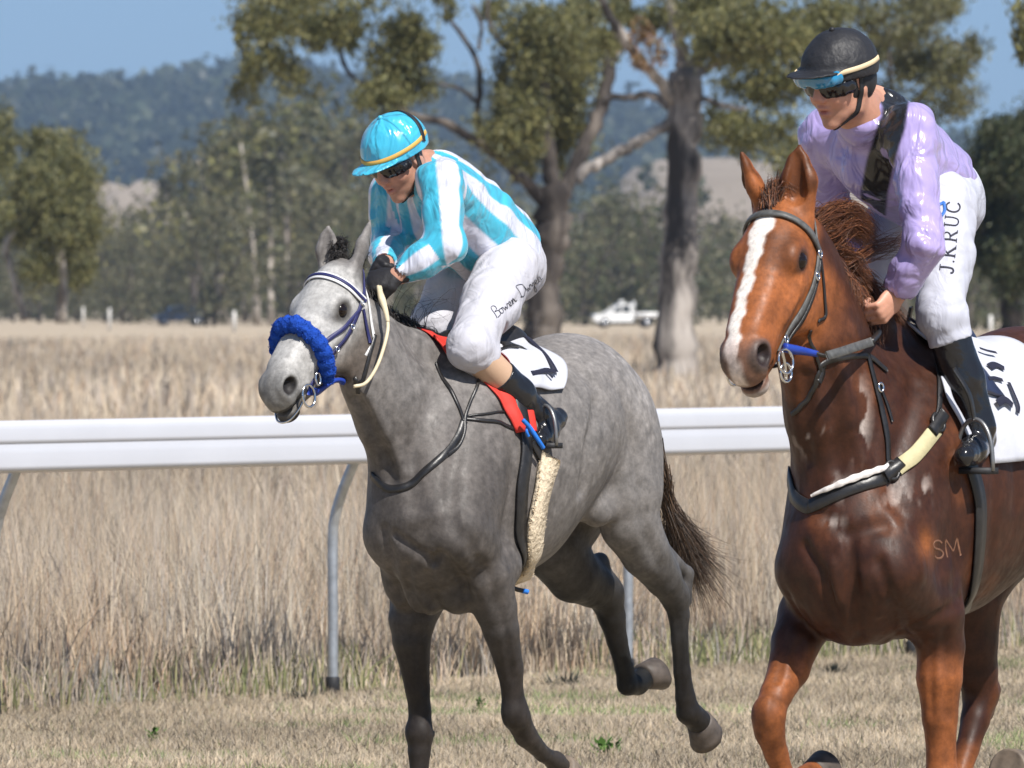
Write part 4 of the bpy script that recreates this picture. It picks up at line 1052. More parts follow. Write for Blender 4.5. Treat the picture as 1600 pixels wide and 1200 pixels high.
root_g = empty('grey_horse', fg.world([-0.7, 0, 0])); tag(root_g, 'dappled grey racehorse galloping with a blue sheepskin noseband', 'horse')
def grey_coat(V, N):
    base = np.array([0.158, 0.146, 0.138]); C = np.tile(base, (len(V), 1))
    d1 = noise3(V, 26, 1); d2 = noise3(V, 70, 2); d3 = noise3(V, 11, 3)
    fleck = noise3(V * np.array([1, 1, .45]), 160, 4)
    C *= (1 + 0.06 * d1 + 0.07 * d2 + 0.10 * d3 + .10 * fleck)[:, None]
    a, w, z = V.T
    # darker, browner shoulders and breast, paler quarters and face; black legs
    fore = sstep(-0.75, -0.15, a) * sstep(1.55, 1.15, z)
    C *= (1 - 0.44 * fore)[:, None]; C *= 1 - fore[:, None] * np.array([-.02, .03, .06])
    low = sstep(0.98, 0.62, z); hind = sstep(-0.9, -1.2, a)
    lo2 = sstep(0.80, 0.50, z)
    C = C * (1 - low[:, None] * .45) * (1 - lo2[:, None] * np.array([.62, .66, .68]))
    C *= (1 - .62 * hind * sstep(1.12, .72, z))[:, None]; C *= (1 - .45 * sstep(1.08, .95, z) * sstep(-.45, -.7, a) * (w < .05))[:, None]; C *= 1 + .48 * (sstep(-.9, -1.2, a) * sstep(1.2, 1.5, z))[:, None]  # hind legs, belly and off side darkened past their coat: shade put into colour
    hc = Hg.inv(V); inh = sstep(0.03, -0.05, -(hc[:, 0]) - 0) * (np.abs(hc[:, 2]) < .16) * sstep(-.02, .1, a + .1) * (z > 1.2) * (hc[:, 0] > -.02)
    pale = np.array([0.38, 0.37, 0.355]) * (1 + .08 * d2 + .06 * fleck + .12 * sstep(.2, 1.2, noise3(V, 45, 77)) * -1)[:, None]
    f = inh * sstep(-.14, -.03, hc[:, 1]) * sstep(-.02, .08, hc[:, 0]); C = C * (1 - f[:, None]) + pale * f[:, None]
    throat = inh * sstep(-.03, -.12, hc[:, 1]) * sstep(-.20, -.16, hc[:, 1]) * sstep(.08, .14, hc[:, 0]); C *= 1 - throat[:, None] * np.array([.35, .42, .48])
    muz = inh * sstep(.46, .56, hc[:, 0]); C = C * (1 - .5 * muz[:, None])
    for s_ in (1, -1):
        dn = np.linalg.norm((hc - np.array([.554, .008, .054 * s_])) * np.array([1, 1.5, 1.2]), axis=1); q = sstep(.046, .030, dn); C = C * (1 - q[:, None]) + np.array([.018, .016, .016]) * q[:, None]
        de = np.linalg.norm((hc - np.array([.193, .03, .092 * s_])) * np.array([1, 1.3, 1]), axis=1); q = sstep(.062, .030, de) * .9; C = C * (1 - q[:, None]) + np.array([.05, .045, .042]) * q[:, None]
    lip = inh * (np.abs(hc[:, 1] + .047) < .008) * (hc[:, 0] > .5); C[lip > 0] *= .3
    ch = inh * sstep(-.06, -.075, hc[:, 1]) * sstep(.5, .55, hc[:, 0]); C *= (1 - .45 * ch)[:, None]
    return np.clip(C, 0.008, 0.9)
m_grey = coat_mat('grey_coat', 0.50, 0.26, 64, 0.32, 0.12, dapple=.20)
body_object('body', fg, Fg, root_g, grey_coat, m_grey)
for s_ in (1, -1): eyeball('eye', root_g, fg, Hg, (.193, .030, .083 * s_), .0275, m_eye)
V3 = lambda *x: np.array(x, float)
hoof('hoof', root_g, fg, g(1094, 1128, .15), V3(-.75, 0, -.50), V3(.4, 0, -.6), .052, .066, m_hoof_d)
hoof('hoof', root_g, fg, g(1006, 1056, -.155), V3(-.8, .12, .30), V3(-.2, 0, -.9), .050, .072, m_hoof_d)
hoof('hoof', root_g, fg, g(880, 1200, .146), V3(-.7, 0, -.35), V3(.3, 0, -.9), .052, .085, m_hoof)
hoof('hoof', root_g, fg, V3(*g(648, 1292, -.17)), V3(.25, 0, -.95), V3(1, 0, .1), .05, .07, m_hoof)
# ------------------------------------------------------------------ the chestnut horse
fc = Frame((0.864, 24.2), (-0.50, -0.866), lean=-0.05, z0=0.9)
c = fc.p
Fc = Field(axis_lin(-2.05, 0.62, 0.011, (-0.05, 0.55), 0.0062), axis_lin(-0.50, 0.54, 0.009, (-0.26, 0.20), 0.0062), axis_lin(0.0, 2.26, 0.011, (1.36, 2.26), 0.0064))
def build_chestnut_field():
    F = Fc
    F.ell((-0.17, 0.015, 1.05), (0.20, 0.200, 0.26), k=0.05)
    F.ell((-0.42, 0.01, 1.20), (0.35, 0.235, 0.40), k=0.10)
    F.ell((-0.70, -0.01, 1.23), (0.42, 0.290, 0.385), k=0.10)
    F.ell((-0.97, -0.01, 1.29), (0.40, 0.295, 0.335), k=0.10)
    F.ell((-1.22, -0.02, 1.39), (0.33, 0.250, 0.26), k=0.10)
    F.ell((-1.32, -0.03, 1.46), (0.28, 0.22, 0.22), k=0.08)
    F.ell((-1.45, .08, 1.32), (0.18, .16, .27), k=0.07); F.ell((-1.45, -.13, 1.32), (0.18, .16, .27), k=0.07)
    F.cap((-0.38, -0.03, 1.54), 0.08, (-0.80, -0.03, 1.56), 0.085, 0.08)
    # neck
    F.chain([(*c(1354, 730, 0.0), .255, .72), (*c(1310, 630, .0), .195, .66), (*c(1283, 530, .0), .168, .62), (*c(1262, 440, .0), .130, .62), (*c(1250, 385, .0), .095, .75)], 0.10, (0, 1, 0), ki=.05)
    F.cap(c(1412, 560, 0.0), .075, c(1352, 500, .0), .055, 0.08); F.cap(c(1352, 500, .0), .055, c(1300, 420, .0), .035, 0.06)
    for s_ in (1, -1):
        F.cap((-0.54, .14 * s_ - .03, 1.52), .09, (-0.12, .125 * s_ + .04, 1.03), .095, 0.07, (0, 1, 0), .75)
        F.cap((-0.10, .135 * s_ + .03, 1.00), .08, (-0.34, .155 * s_, 0.88), .085, 0.05)
        F.ell((-0.44, .165 * s_, 1.10), (0.13, .075, .22), k=0.05)
    F.ell(c(1300, 925, -.06) - V3(.03, 0, 0), (.10, .075, .14), k=0.018); F.ell(c(1366, 930, .05) - V3(.035, 0, 0), (.10, .07, .14), k=0.018); F.ell(c(1332, 850, -.0) - V3(.06, 0, 0), (.09, .09, .10), k=0.03)
    F.ell(c(1276, 880, -.13) - V3(.05, 0, 0), (.09, .07, .15), k=0.018); F.ell(c(1425, 890, .14) - V3(.07, 0, 0), (.09, .08, .16), k=0.04)
    # near fore, straight
    leg(F, [(*c(1440, 900, .15), .10), (*c(1462, 960, .17), .080), (*c(1470, 1010, .17), .068), (*c(1468, 1060, .17), .064), (*c(1469, 1120, .17), .050), (*c(1471, 1180, .17), .041), (*c(1472, 1212, .17), .047), (*c(1472, 1245, .17), .040), (*c(1470, 1300, .17), .031), (*c(1469, 1365, .17), .030), (*c(1468, 1385, .17), .040), (*c(1462, 1420, .17), .032)], 0.03)
    # off fore, lifted and folding
    leg(F, [(*c(1296, 905, -.16), .105), (*c(1262, 962, -.17), .084), (*c(1243, 1005, -.17), .068), (*c(1233, 1045, -.17), .058), (*c(1213, 1085, -.17), .045), (*c(1203, 1112, -.17), .043), (*c(1203, 1145, -.17), .041), (*c(1213, 1178, -.17), .033), (*c(1226, 1215, -.165), .029), (*c(1238, 1240, -.165), .036), (*c(1258, 1216, -.165), .034), (*c(1276, 1204, -.165), .036)], 0.03)
    F.ell(c(1202, 1120, -.17) + np.array([.012, 0, 0]), (.035, .040, .045), k=.03)
    # hind legs
    leg(F, [(*c(1640, 720, -.13), .2, .8), (*c(1530, 870, -.15), .15, .8), (*c(1512, 930, -.155), .118, .85), (*c(1518, 1000, -.155), .085, .9), (*c(1527, 1050, -.15), .064, .9), (*c(1533, 1085, -.15), .050, 1)], 0.05, (0, 1, 0))
    leg(F, [(*c(1533, 1085, -.15), .050), (*c(1524, 1125, -.15), .042), (*c(1512, 1170, -.15), .034), (*c(1492, 1240, -.15), .030), (*c(1480, 1275, -.15), .038), (*c(1466, 1300, -.15), .034)], 0.022)
    F.cap(c(1532, 1030, -.15), .035, c(1549, 1078, -.15), .024, 0.03); F.cap(c(1549, 1078, -.15), .024, c(1540, 1115, -.15), .025, 0.02)
    leg(F, [(*c(1750, 690, .14), .2, .8), (*c(1740, 830, .15), .15, .8), (*c(1742, 890, .15), .112, .85), (*c(1775, 960, .15), .085, .9), (*c(1800, 1010, .15), .052, 1)], 0.05, (0, 1, 0))
    leg(F, [(*c(1800, 1010, .15), .052), (*c(1770, 1060, .15), .036), (*c(1700, 1130, .15), .029), (*c(1645, 1185, .15), .031), (*c(1622, 1205, .15), .040), (*c(1598, 1200, .15), .034)], 0.022)
    F.cap(c(1790, 960, .15), .03, c(1822, 985, .15), .022, 0.03); F.cap(c(1822, 985, .15), .022, c(1806, 1030, .15), .024, 0.02)
build_chestnut_field()
for pts, dp, wd in [([(1328, 840, -.0), (1332, 920, -.0), (1342, 1000, .0)], .016, .016), ([(1258, 855, -.14), (1285, 900, -.11), (1306, 965, -.08)], .014, .015), ([(1374, 880, .08), (1394, 940, .11), (1410, 990, .13)], .014, .014), ([(1285, 806, -.07), (1330, 832, .0), (1382, 822, .08)], .009, .022),
                    ([(1430, 600, .15), (1402, 700, .17), (1398, 780, .15), (1442, 845, .18)], .010, .028), ([(1492, 750, .22), (1500, 850, .22), (1494, 920, .2)], .008, .026), ([(1290, 560, .06), (1302, 640, .09), (1312, 730, .10)], .010, .022), ([(1262, 590, .0), (1262, 720, .0)], .008, .02),
                    ([(1310, 560, .09), (1330, 640, .12), (1350, 720, .13)], -.008, .02), ([(1258, 960, -.14), (1242, 1045, -.15)], .007, .012), ([(1226, 985, -.16), (1214, 1065, -.16)], .005, .010), ([(1478, 985, .2), (1482, 1120, .2)], .007, .012), ([(1450, 1000, .18), (1456, 1120, .18)], .005, .010),
                    ([(1428, 978, .16), (1464, 962, .2), (1502, 934, .22)], .010, .013), ([(1352, 900, .04), (1372, 960, .07)], -.006, .014), ([(1300, 880, -.07), (1312, 940, -.05)], -.006, .014), ([(1420, 820, .16), (1440, 900, .17)], -.007, .02), ([(1232, 930, -.18), (1262, 985, -.15), (1300, 990, -.1)], .006, .014),
                    ([(1200, 1090, -.16), (1198, 1130, -.16)], -.004, .012), ([(1545, 700, .27), (1552, 800, .27), (1545, 870, .25)], .004, .024), ([(1580, 690, .28), (1586, 790, .28)], .004, .024)]:
    Fc.line(Fc.hit(fc, pts), dp * 1.5, wd)
Hc = Head(fc, fc.p(1231, 350, 0.0), 23.5, 49, 5, 0.89, 1.14, 1.04)
cL, cR = ear_pt(Hc, .056), ear_pt(Hc, -.056)
horse_head(Fc, Hc, [(cL, fc.p(1246, 225, cL[1] - .01, False), Hc.dir(.1, .95, .1), .054), (cR, fc.p(1157, 235, cR[1] - .02, False), Hc.dir(.1, .75, -.65), .054)], 1.3)
root_c = empty('chestnut_horse', fc.world([-0.7, 0, 0])); tag(root_c, 'dark chestnut racehorse with a white blaze, sweating, nearest the camera', 'horse')
def blaze_mask(hc):
    u = hc[:, 0]; ctr = np.interp(u, [.05, .12, .25, .40, .5, .58, .64], [-.010, -.006, -.012, -.016, -.018, -.014, -.012])
    hw = np.interp(u, [.045, .075, .12, .17, .24, .40, .48, .55, .60, .64], [.0, .026, .034, .026, .020, .017, .019, .022, .017, .010])
    jag = .004 * np.sin(u * 61 + 40 * hc[:, 2]) + .002 * np.sin(u * 143 + 1)
    return sstep(.006, -.006, np.abs(hc[:, 2] - ctr) - hw - jag) * (hc[:, 1] > -.035)
def chestnut_coat(V, N):
    a, w, z = V.T; d1, d2, d3 = noise3(V, 16, 5), noise3(V, 60, 6), noise3(V, 8, 7)
    fleck = noise3(V * np.array([1, 1, .4]), 170, 8)
    dry = np.array([0.235, 0.076, 0.024]); wet = np.array([0.043, 0.0148, 0.0074])
    hc = Hc.inv(V); inh = (np.abs(hc[:, 2]) < .16) * (z > 1.30) * (hc[:, 0] > -.25) * sstep(-.25, -.16, hc[:, 1] + np.clip(hc[:, 0] * .0, 0, 1)) * (a > -.12)
    neck_only = sstep(.10, .02, hc[:, 0]) * sstep(-.02, -.08, hc[:, 1])
    head = inh * (1 - neck_only)
    head = np.clip(head, 0, 1)
    legs = sstep(.80, .70, z) * sstep(-.95, -.6, a)
    legs = np.maximum(legs, sstep(.50, .40, z))
    q = np.clip(head + legs, 0, 1)
    patch = sstep(.45, 1.1, d1) * .42
    C = wet * (1 - q[:, None]) + dry * q[:, None]
    C = C * (1 - patch[:, None] * (1 - q[:, None])) + np.array([.15, .05, .018]) * (patch * (1 - q))[:, None]
    C *= (1 + .12 * d2 + .10 * d3 + .08 * fleck)[:, None]
    # knees, temples and cheek a little darker; throat edge
    C *= (1 - .45 * head * sstep(.1, 1.2, noise3(V, 20, 15)))[:, None]
    kn = np.exp(-((z - .58) / .07) ** 2) * sstep(-.7, -.4, a); C *= (1 - .3 * kn)[:, None]
    inside_ear = (hc[:, 0] < -.05) * (hc[:, 1] > .0)
    muz = head * sstep(.50, .60, hc[:, 0]); g_ = np.array([.12, .085, .07]); C = C * (1 - .7 * muz[:, None]) + g_ * .7 * muz[:, None]
    b = head * blaze_mask(hc); C = C * (1 - b[:, None]) + np.array([.72, .66, .60]) * b[:, None]
    pk = b * sstep(.5, .57, hc[:, 0]); C = C * (1 - .35 * pk[:, None]) + np.array([.5, .30, .26]) * .35 * pk[:, None]
    lipw = head * sstep(.585, .61, hc[:, 0]) * sstep(-.05, -.035, hc[:, 1]) * sstep(.03, .015, np.abs(hc[:, 2] + .01)); C = C * (1 - .6 * lipw[:, None]) + np.array([.55, .47, .42]) * .6 * lipw[:, None]
    chin = head * sstep(-.072, -.082, hc[:, 1]) * sstep(.545, .57, hc[:, 0]); C = C * (1 - .6 * chin[:, None]) + np.array([.42, .38, .35]) * .6 * chin[:, None]
    for s_ in (1, -1):
        dn = np.linalg.norm((hc - np.array([.554, .008, .058 * s_])) * np.array([1, 1.3, 1.2]), axis=1)
        k = sstep(.066, .044, dn) * .8; C = C * (1 - k[:, None]) + np.array([.075, .06, .055]) * k[:, None]
        k = sstep(.046, .030, dn); C = C * (1 - k[:, None]) + np.array([.02, .012, .012]) * k[:, None]
        de = np.linalg.norm((hc - np.array([.193, .03, .094 * s_])) * np.array([1, 1.3, 1]), axis=1); k = sstep(.055, .028, de) * .88; C = C * (1 - k[:, None]) + np.array([.04, .02, .014]) * k[:, None]
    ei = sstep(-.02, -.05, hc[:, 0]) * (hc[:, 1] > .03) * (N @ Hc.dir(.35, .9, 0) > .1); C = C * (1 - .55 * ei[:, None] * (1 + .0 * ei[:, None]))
    mo = head * (np.abs(hc[:, 1] + .060) < .008) * (hc[:, 0] > .5); C[mo > .5] *= .3
    # dried foam and sweat on neck and shoulder
    P = fc.pix(V); streak = noise3(V * np.array([1, 1, .28]), 120, 9) + .7 * noise3(V * np.array([1, 1, .4]), 50, 10)
    def blob(x, y, rx, ry): return np.exp(-(((P[:, 0] - x) / rx) ** 2 + ((P[:, 1] - y) / ry) ** 2))
    left = w > -.3
    foam = (1.0 * blob(1338, 650, 16, 42) + .5 * blob(1275, 690, 30, 22) + .55 * blob(1290, 765, 34, 16) + .30 * blob(1405, 780, 22, 30) + .35 * blob(1445, 765, 9, 24) + .7 * blob(1494, 735, 9, 18) + .45 * blob(1305, 815, 14, 8)) * left
    k = np.clip(foam * sstep(.75, 1.25, streak + .35) * 1.2, 0, .7); C = C * (1 - k[:, None]) + np.array([.55, .47, .42]) * k[:, None]
    og = np.clip(blob(1447, 850, 12, 22) * .8, 0, 1); C = C * (1 - og[:, None]) + np.array([.26, .085, .025]) * og[:, None]
    return np.clip(C, .006, .9)
m_chest = coat_mat('chestnut_coat', 0.46, 0.26, 60, 0.34, 0.08, coat=0.0)
body_object('body', fc, Fc, root_c, chestnut_coat, m_chest)
for s_ in (1, -1): eyeball('eye', root_c, fc, Hc, (.193, .030, .086 * s_), .0275, m_eye)
hoof('hoof', root_c, fc, c(1272, 1207, -.165), V3(-.75, 0, .35), V3(-.3, 0, -.9), .044, .07, m_hoof_d)
hoof('hoof', root_c, fc, c(1459, 1424, .17), V3(.2, 0, -.95), V3(1, 0, .1), .055, .07, m_hoof_d)
hoof('hoof', root_c, fc, c(1462, 1306, -.15), V3(.3, 0, -.9), V3(1, 0, .2), .055, .07, m_hoof_d)
hoof('hoof', root_c, fc, c(1592, 1196, .15), V3(.6, 0, .1), V3(.1, 0, -.9), .052, .07, m_hoof)
# ------------------------------------------------------------------ riders: shared builders
def box_field(P, m, h):
    P = np.asarray(P, float); lo, hi = P.min(0) - m, P.max(0) + m
    return Field(*[np.arange(lo[i], hi[i] + h, h) for i in range(3)])
def plane_cut(F, c, n):
    """removes what lies on the side n points to"""
    n = np.asarray(n, float) / np.linalg.norm(n); X, Y, Z = F.ax
    f = (X[:, None, None] - c[0]) * n[0] + (Y[None, :, None] - c[1]) * n[1] + (Z[None, None, :] - c[2]) * n[2]
    F.d = np.maximum(F.d, f.astype(np.float32))
def local_cut(F, c, n, R):
    """like plane_cut, but only within R of c"""
    n = np.asarray(n, float) / np.linalg.norm(n); X, Y, Z = F.ax
    a, b, d = X[:, None, None] - c[0], Y[None, :, None] - c[1], Z[None, None, :] - c[2]
    g_ = np.maximum(-(a * n[0] + b * n[1] + d * n[2]), np.sqrt(a * a + b * b + d * d) - R)
    F.d = np.maximum(F.d, (-g_).astype(np.float32))
def folds(F, amp, freq, seed, axis=None, cut=0.0):
    """cloth folds: waves running across the cloth, strongest where they happen to add up"""
    r = np.random.default_rng(seed); X, Y, Z = F.ax
    v = np.zeros(F.d.shape, np.float32)
    for k in range(7):
        d = r.normal(0, 1, 3)
        if axis is not None:
            d = d - np.asarray(axis) * np.dot(d, axis) * .75
        d /= np.linalg.norm(d); f = freq * r.uniform(.6, 1.7); w = r.normal(0, 1, 3) * freq * .22; ph = r.uniform(0, 6.28, 2)
        q = (X[:, None, None] * w[0] + Y[None, :, None] * w[1] + Z[None, None, :] * w[2]) + ph[1]
        t = np.sin((X[:, None, None] * d[0] + Y[None, :, None] * d[1] + Z[None, None, :] * d[2]) * f + 1.5 * np.sin(q))
        v += (t if k % 2 else 1.3 - 2.2 * np.abs(t)) / 5.5 * (0.55 + 0.45 * np.sin(q * 1.7 + ph[0]))
    F.d += (amp * 2.2 * v).astype(np.float32)

class Skull:
    """rider's head frame: f out of the face, l to the rider's left, u up"""
    def __init__(s, fr, origin, yaw, pitch, roll, sc=1.0):
        y, p, r = (math.radians(x) for x in (yaw, pitch, roll))
        h = np.array([-math.sin(y), -math.cos(y), 0]); z = np.array([0, 0, 1.0]); l = np.array([-h[1], h[0], 0])
        f = math.cos(p) * h - math.sin(p) * z; u = math.sin(p) * h + math.cos(p) * z
        l2 = math.cos(r) * l + math.sin(r) * u; u2 = -math.sin(r) * l + math.cos(r) * u
        s.A = np.stack([f, l2, u2]) @ fr.M.T; s.o = np.asarray(origin, float); s.k = sc; s.fr = fr
    def p(s, f, l, u): return s.o + s.k * (np.array([f, l, u]) @ s.A)
    def inv(s, P): return ((np.asarray(P, float) - s.o) @ s.A.T) / s.k
    def ell(s, F, c, r, k=.01, op='u'): F.ell(s.p(*c), np.array(r) * s.k, s.A, k, op)
    def cap(s, F, a, r1, b, r2, k=.01, ax=None, fl=1.0, op='u'): F.cap(s.p(*a), r1 * s.k, s.p(*b), r2 * s.k, k, None if ax is None else np.array(ax) @ s.A, fl, fl, op)

def face(F, S):
    S.ell(F, (-.012, 0, .030), (.098, .077, .090), .02)
    S.ell(F, (.030, 0, -.030), (.066, .064, .075), .03)
    S.ell(F, (.045, 0, -.085), (.045, .043, .034), .03)
    S.ell(F, (.076, 0, -.110), (.020, .024, .016), .02)
    for g in (1, -1):
        S.ell(F, (.060, .036 * g, -.030), (.030, .027, .026), .02)                 # cheek
        S.cap(F, (.088, .010 * g, .030), .012, (.080, .046 * g, .030), .010, .015)   # brow
        S.ell(F, (.094, .032 * g, .008), (.020, .019, .013), .012, 's')             # eye socket
        S.ell(F, (.080, .032 * g, .006), (.013, .013, .012), .004)                  # eye
        S.ell(F, (.104, .013 * g, -.026), (.011, .009, .009), .008)                 # nostril wing
        S.ell(F, (-.002, .078 * g, -.008), (.019, .009, .031), .008)                # ear
        S.ell(F, (-.0, .086 * g, -.008), (.010, .006, .018), .006, 's')
        S.cap(F, (.010, .050 * g, -.080), .024, (-.02, .058 * g, -.030), .022, .02)  # jaw angle
        S.ell(F, (.107, .008 * g, -.034), (.004, .004, .003), .003, 's')
    S.cap(F, (.088, 0, .022), .010, (.112, 0, -.018), .0135, .014)                  # nose
    S.ell(F, (.094, 0, -.054), (.012, .023, .008), .008); S.ell(F, (.092, 0, -.073), (.012, .020, .008), .008)
    S.ell(F, (.105, 0, -.0635), (.018, .022, .0028), .004, 's')
    S.cap(F, (-.025, 0, -.050), .056, (-.06, 0, -.16), .060, .03)                   # neck

def hand(F, wr, d, pn, side, k=.004, inf=0.0, sc=1.0, curl=1.0):
    d = d / np.linalg.norm(d); pn = pn - d * np.dot(pn, d); pn /= np.linalg.norm(pn); s_ = np.cross(d, pn) * side
    R = np.stack([d, s_, pn])
    F.ell(wr + d * .048 * sc, np.array([.052, .040, .018]) * sc + inf, R, .012)
    F.cap(wr - d * .02, .026 * sc + inf, wr + d * .03 * sc, .026 * sc + inf, .012, pn, .75)
    for i, l in enumerate((.038, .043, .040, .032)):
        l = l * sc; b = wr + d * (.088 - .004 * abs(i - 1.3)) * sc + s_ * (.029 - .0195 * i) * sc
        r = (.0102, .0105, .0100, .0088)[i] * sc + inf
        F.cap(wr + d * .05 * sc + s_ * (.024 - .016 * i) * sc - pn * .004, r, b, r * 1.06, .006)
        p1 = b + (d * .45 + pn * .85 * curl) * l; p2 = p1 + (-d * .55 + pn * .8) * l * .66 * curl + d * (1 - curl) * l * .6; p3 = p2 + (-d * .95 - pn * .25) * l * .5
        F.cap(b, r, p1, r * .95, .002); F.cap(p1, r * .95, p2, r * .9, .002); F.cap(p2, r * .9, p3, r * .78, .002)
    b = wr + d * .028 * sc + s_ * .034 * sc + pn * .006; p1 = b + (d * .75 + s_ * .30 + pn * .45) * .042 * sc; p2 = p1 + (d * .80 - s_ * .35 + pn * .45) * .034 * sc
    F.cap(wr + d * .012 * sc + s_ * .012, .018 * sc + inf, b, .0145 * sc + inf, .010); F.cap(b, .0145 * sc + inf, p1, .0115 * sc + inf, .004); F.cap(p1, .0115 * sc + inf, p2, .009 * sc + inf, .002)

def skin_col(S, V, base=(.52, .27, .185)):
    C = np.tile(np.array(base), (len(V), 1)); L = S.inv(V)
    C *= (1 + .08 * noise3(V, 60, 31) + .05 * noise3(V, 160, 32))[:, None]
    near = np.linalg.norm(L, axis=1) < .2
    lip = near * np.exp(-(((L[:, 0] - .098) / .016) ** 2 + (L[:, 1] / .024) ** 2 + ((L[:, 2] + .064) / .014) ** 2)); C = C * (1 - .7 * lip[:, None]) + np.array([.42, .13, .12]) * .7 * lip[:, None]
    red = near * (np.exp(-(((L[:, 0] - .105) / .03) ** 2 + (L[:, 1] / .03) ** 2 + ((L[:, 2] + .018) / .022) ** 2)) + np.exp(-(((np.abs(L[:, 1]) - .045) / .022) ** 2 + ((L[:, 2] + .03) / .024) ** 2)) * .6)
    C = C * (1 - .35 * red[:, None]) + np.array([.56, .20, .15]) * .35 * red[:, None]
    stub = near * sstep(-.045, -.075, L[:, 2]) * sstep(-.13, -.10, L[:, 2]) * (1 - lip); C *= (1 - .16 * stub)[:, None]
    hair = near * sstep(.012, -.01, L[:, 0] - .0) * sstep(-.06, -.035, L[:, 2]) * (np.abs(L[:, 1]) < .073); C = C * (1 - .85 * hair[:, None]) + np.array([.04, .028, .02]) * .85 * hair[:, None]
    return np.clip(C, .01, .9)
m_skin = mat_col('skin', rough=0.48, spec=0.4, bump=0.08, bscale=260, var=0.06, vscale=90, sub=0.06)
def satin(name, bump=0.55, sc=13, rough=0.27):
    m = mat_col(name, rough=rough, spec=0.6, bump=bump, bscale=sc, var=0.05, vscale=30, stretch=(1, 1, .55), bdist=0.05, sheen=0.08)
    for n_ in m.node_tree.nodes:
        if n_.bl_idname == 'ShaderNodeTexNoise' and n_.inputs['Scale'].default_value == sc: n_.inputs['Distortion'].default_value = .9; n_.inputs['Detail'].default_value = 2.5
    return m
m_satin = satin('satin_silk')
m_breech = mat_col('breeches_cloth', rough=0.62, spec=0.25, bump=0.42, bscale=12, var=0.03, vscale=30, stretch=(1, 1, .7), bdist=0.03)
for n_ in m_breech.node_tree.nodes:
    if n_.bl_idname == 'ShaderNodeTexNoise' and n_.inputs['Scale'].default_value == 12: n_.inputs['Distortion'].default_value = 1.2; n_.inputs['Detail'].default_value = 3
m_boot = mat_plain('patent_boot_leather', (0.012, 0.012, 0.014), rough=0.20, spec=0.4, bump=0.35, bscale=24, bdist=0.012, coat=0.2, coat_rough=0.08)
m_black_gloss = mat_plain('black_gloss', (0.012, 0.012, 0.014), rough=0.12, spec=0.6)
m_glove = mat_plain('black_glove', (0.016, 0.015, 0.017), rough=0.55, bump=0.3, bscale=120)
m_black_cloth = mat_plain('black_cloth', (0.014, 0.014, 0.016), rough=0.55, bump=0.2, bscale=60)
m_blue_lens = mat_plain('blue_lens', (0.02, 0.20, 0.38), rough=0.10, spec=0.8, coat=0.6)
m_band_y = mat_plain('yellow_elastic', (0.62, 0.36, 0.08), rough=0.6)
m_band_c = mat_plain('cream_elastic', (0.66, 0.52, 0.33), rough=0.6)
m_black_ink = mat_plain('black_print', (0.015, 0.015, 0.03), rough=0.6)
m_blue_ink = mat_plain('blue_print', (0.02, 0.13, 0.45), rough=0.6)

def garment(name, fr, F, root, mat, color=None, colfn=None, label=None):
    V, Q = F.skin(); N = F.normal(V)
    C = np.tile(np.array(color), (len(V), 1)) if colfn is None else colfn(V, N)
    W = fr.world(V) - np.array(root.location)
    v0, v1, v2 = W[Q[:, 0]], W[Q[:, 1]], W[Q[:, 2]]; fn = np.cross(v1 - v0, v2 - v0); Nw = N @ fr.M
    if (fn * Nw[Q[:, 0]]).sum() < 0: Q = Q[:, ::-1]
    o = mesh_obj(name, W, Q, mat, root, True, C)
    if label: o['label'] = label
    return o

def helmet(fr, S, root, color, band, seam, peak_len=.058, name='cap', mat=None, peak_u=.036):
    P = np.array([S.p(*q) for q in ((.21, .13, .19), (-.16, -.13, -.06), (.21, -.13, -.06), (-.16, .13, .19), (.21, .13, -.06), (-.16, -.13, .19))])
    F = box_field(P, .03, .0045)
    S.ell(F, (-.012, 0, .038), (.127, .107, .112), .01)
    plane_cut(F, S.p(.10, 0, .028), np.array([.16, 0, -1.0]) @ S.A)
    t = np.array(Matrix.Rotation(math.radians(10), 3, 'Y'))
    F.ell(S.p(.098, 0, peak_u), np.array([.075 + peak_len * .3, .084, .0075]) * S.k, (t @ np.eye(3)) @ S.A, .012)
    if seam:
        for k in range(6):
            a = k * math.pi / 3 + .26
            F.cap(S.p(-.012 + .112 * math.cos(a), .094 * math.sin(a), .072), .003, S.p(-.012 + .02 * math.cos(a), .02 * math.sin(a), .1505), .002, .006, op='s')
    folds(F, .0012, 55, 3)
    def colr(V, N):
        L = S.inv(V); a = np.arctan2(L[:, 1], L[:, 0] + .012); m = np.abs(((a - .26 + math.pi / 6) % (math.pi / 3)) - math.pi / 6) * np.hypot(L[:, 0] + .012, L[:, 1])
        C = np.tile(np.array(color), (len(V), 1))
        if seam: C *= 1 - .45 * (sstep(.0045, .0015, m) * (L[:, 2] > .045))[:, None]
        return C
    o = garment(name, fr, F, root, mat or m_satin, colfn=colr)
    # elastic band round the foot of the shell
    th = np.linspace(-2.2, 2.2, 40); Pb = np.array([S.p(-.012 + .129 * math.cos(a), .109 * math.sin(a), .047 + .008 * math.cos(a)) for a in th])
    ribbon(fr, F, Pb, .014, .003, .0005, 50, root=root).build('cap_band', band, root)
    mb = MB(); mb.tube([S.p(-.012, 0, .146), S.p(-.012, 0, .156), S.p(-.012, 0, .160)], [.009, .008, .003], 10); 
    mb.V = [fr.world(v) - np.array(root.location) for v in mb.V]; mb.build('cap_button', m_black_cloth if not seam else m_satin_btn, root)
    return F
m_satin_btn = mat_plain('cyan_button', (0.07, 0.42, 0.6), rough=0.35)

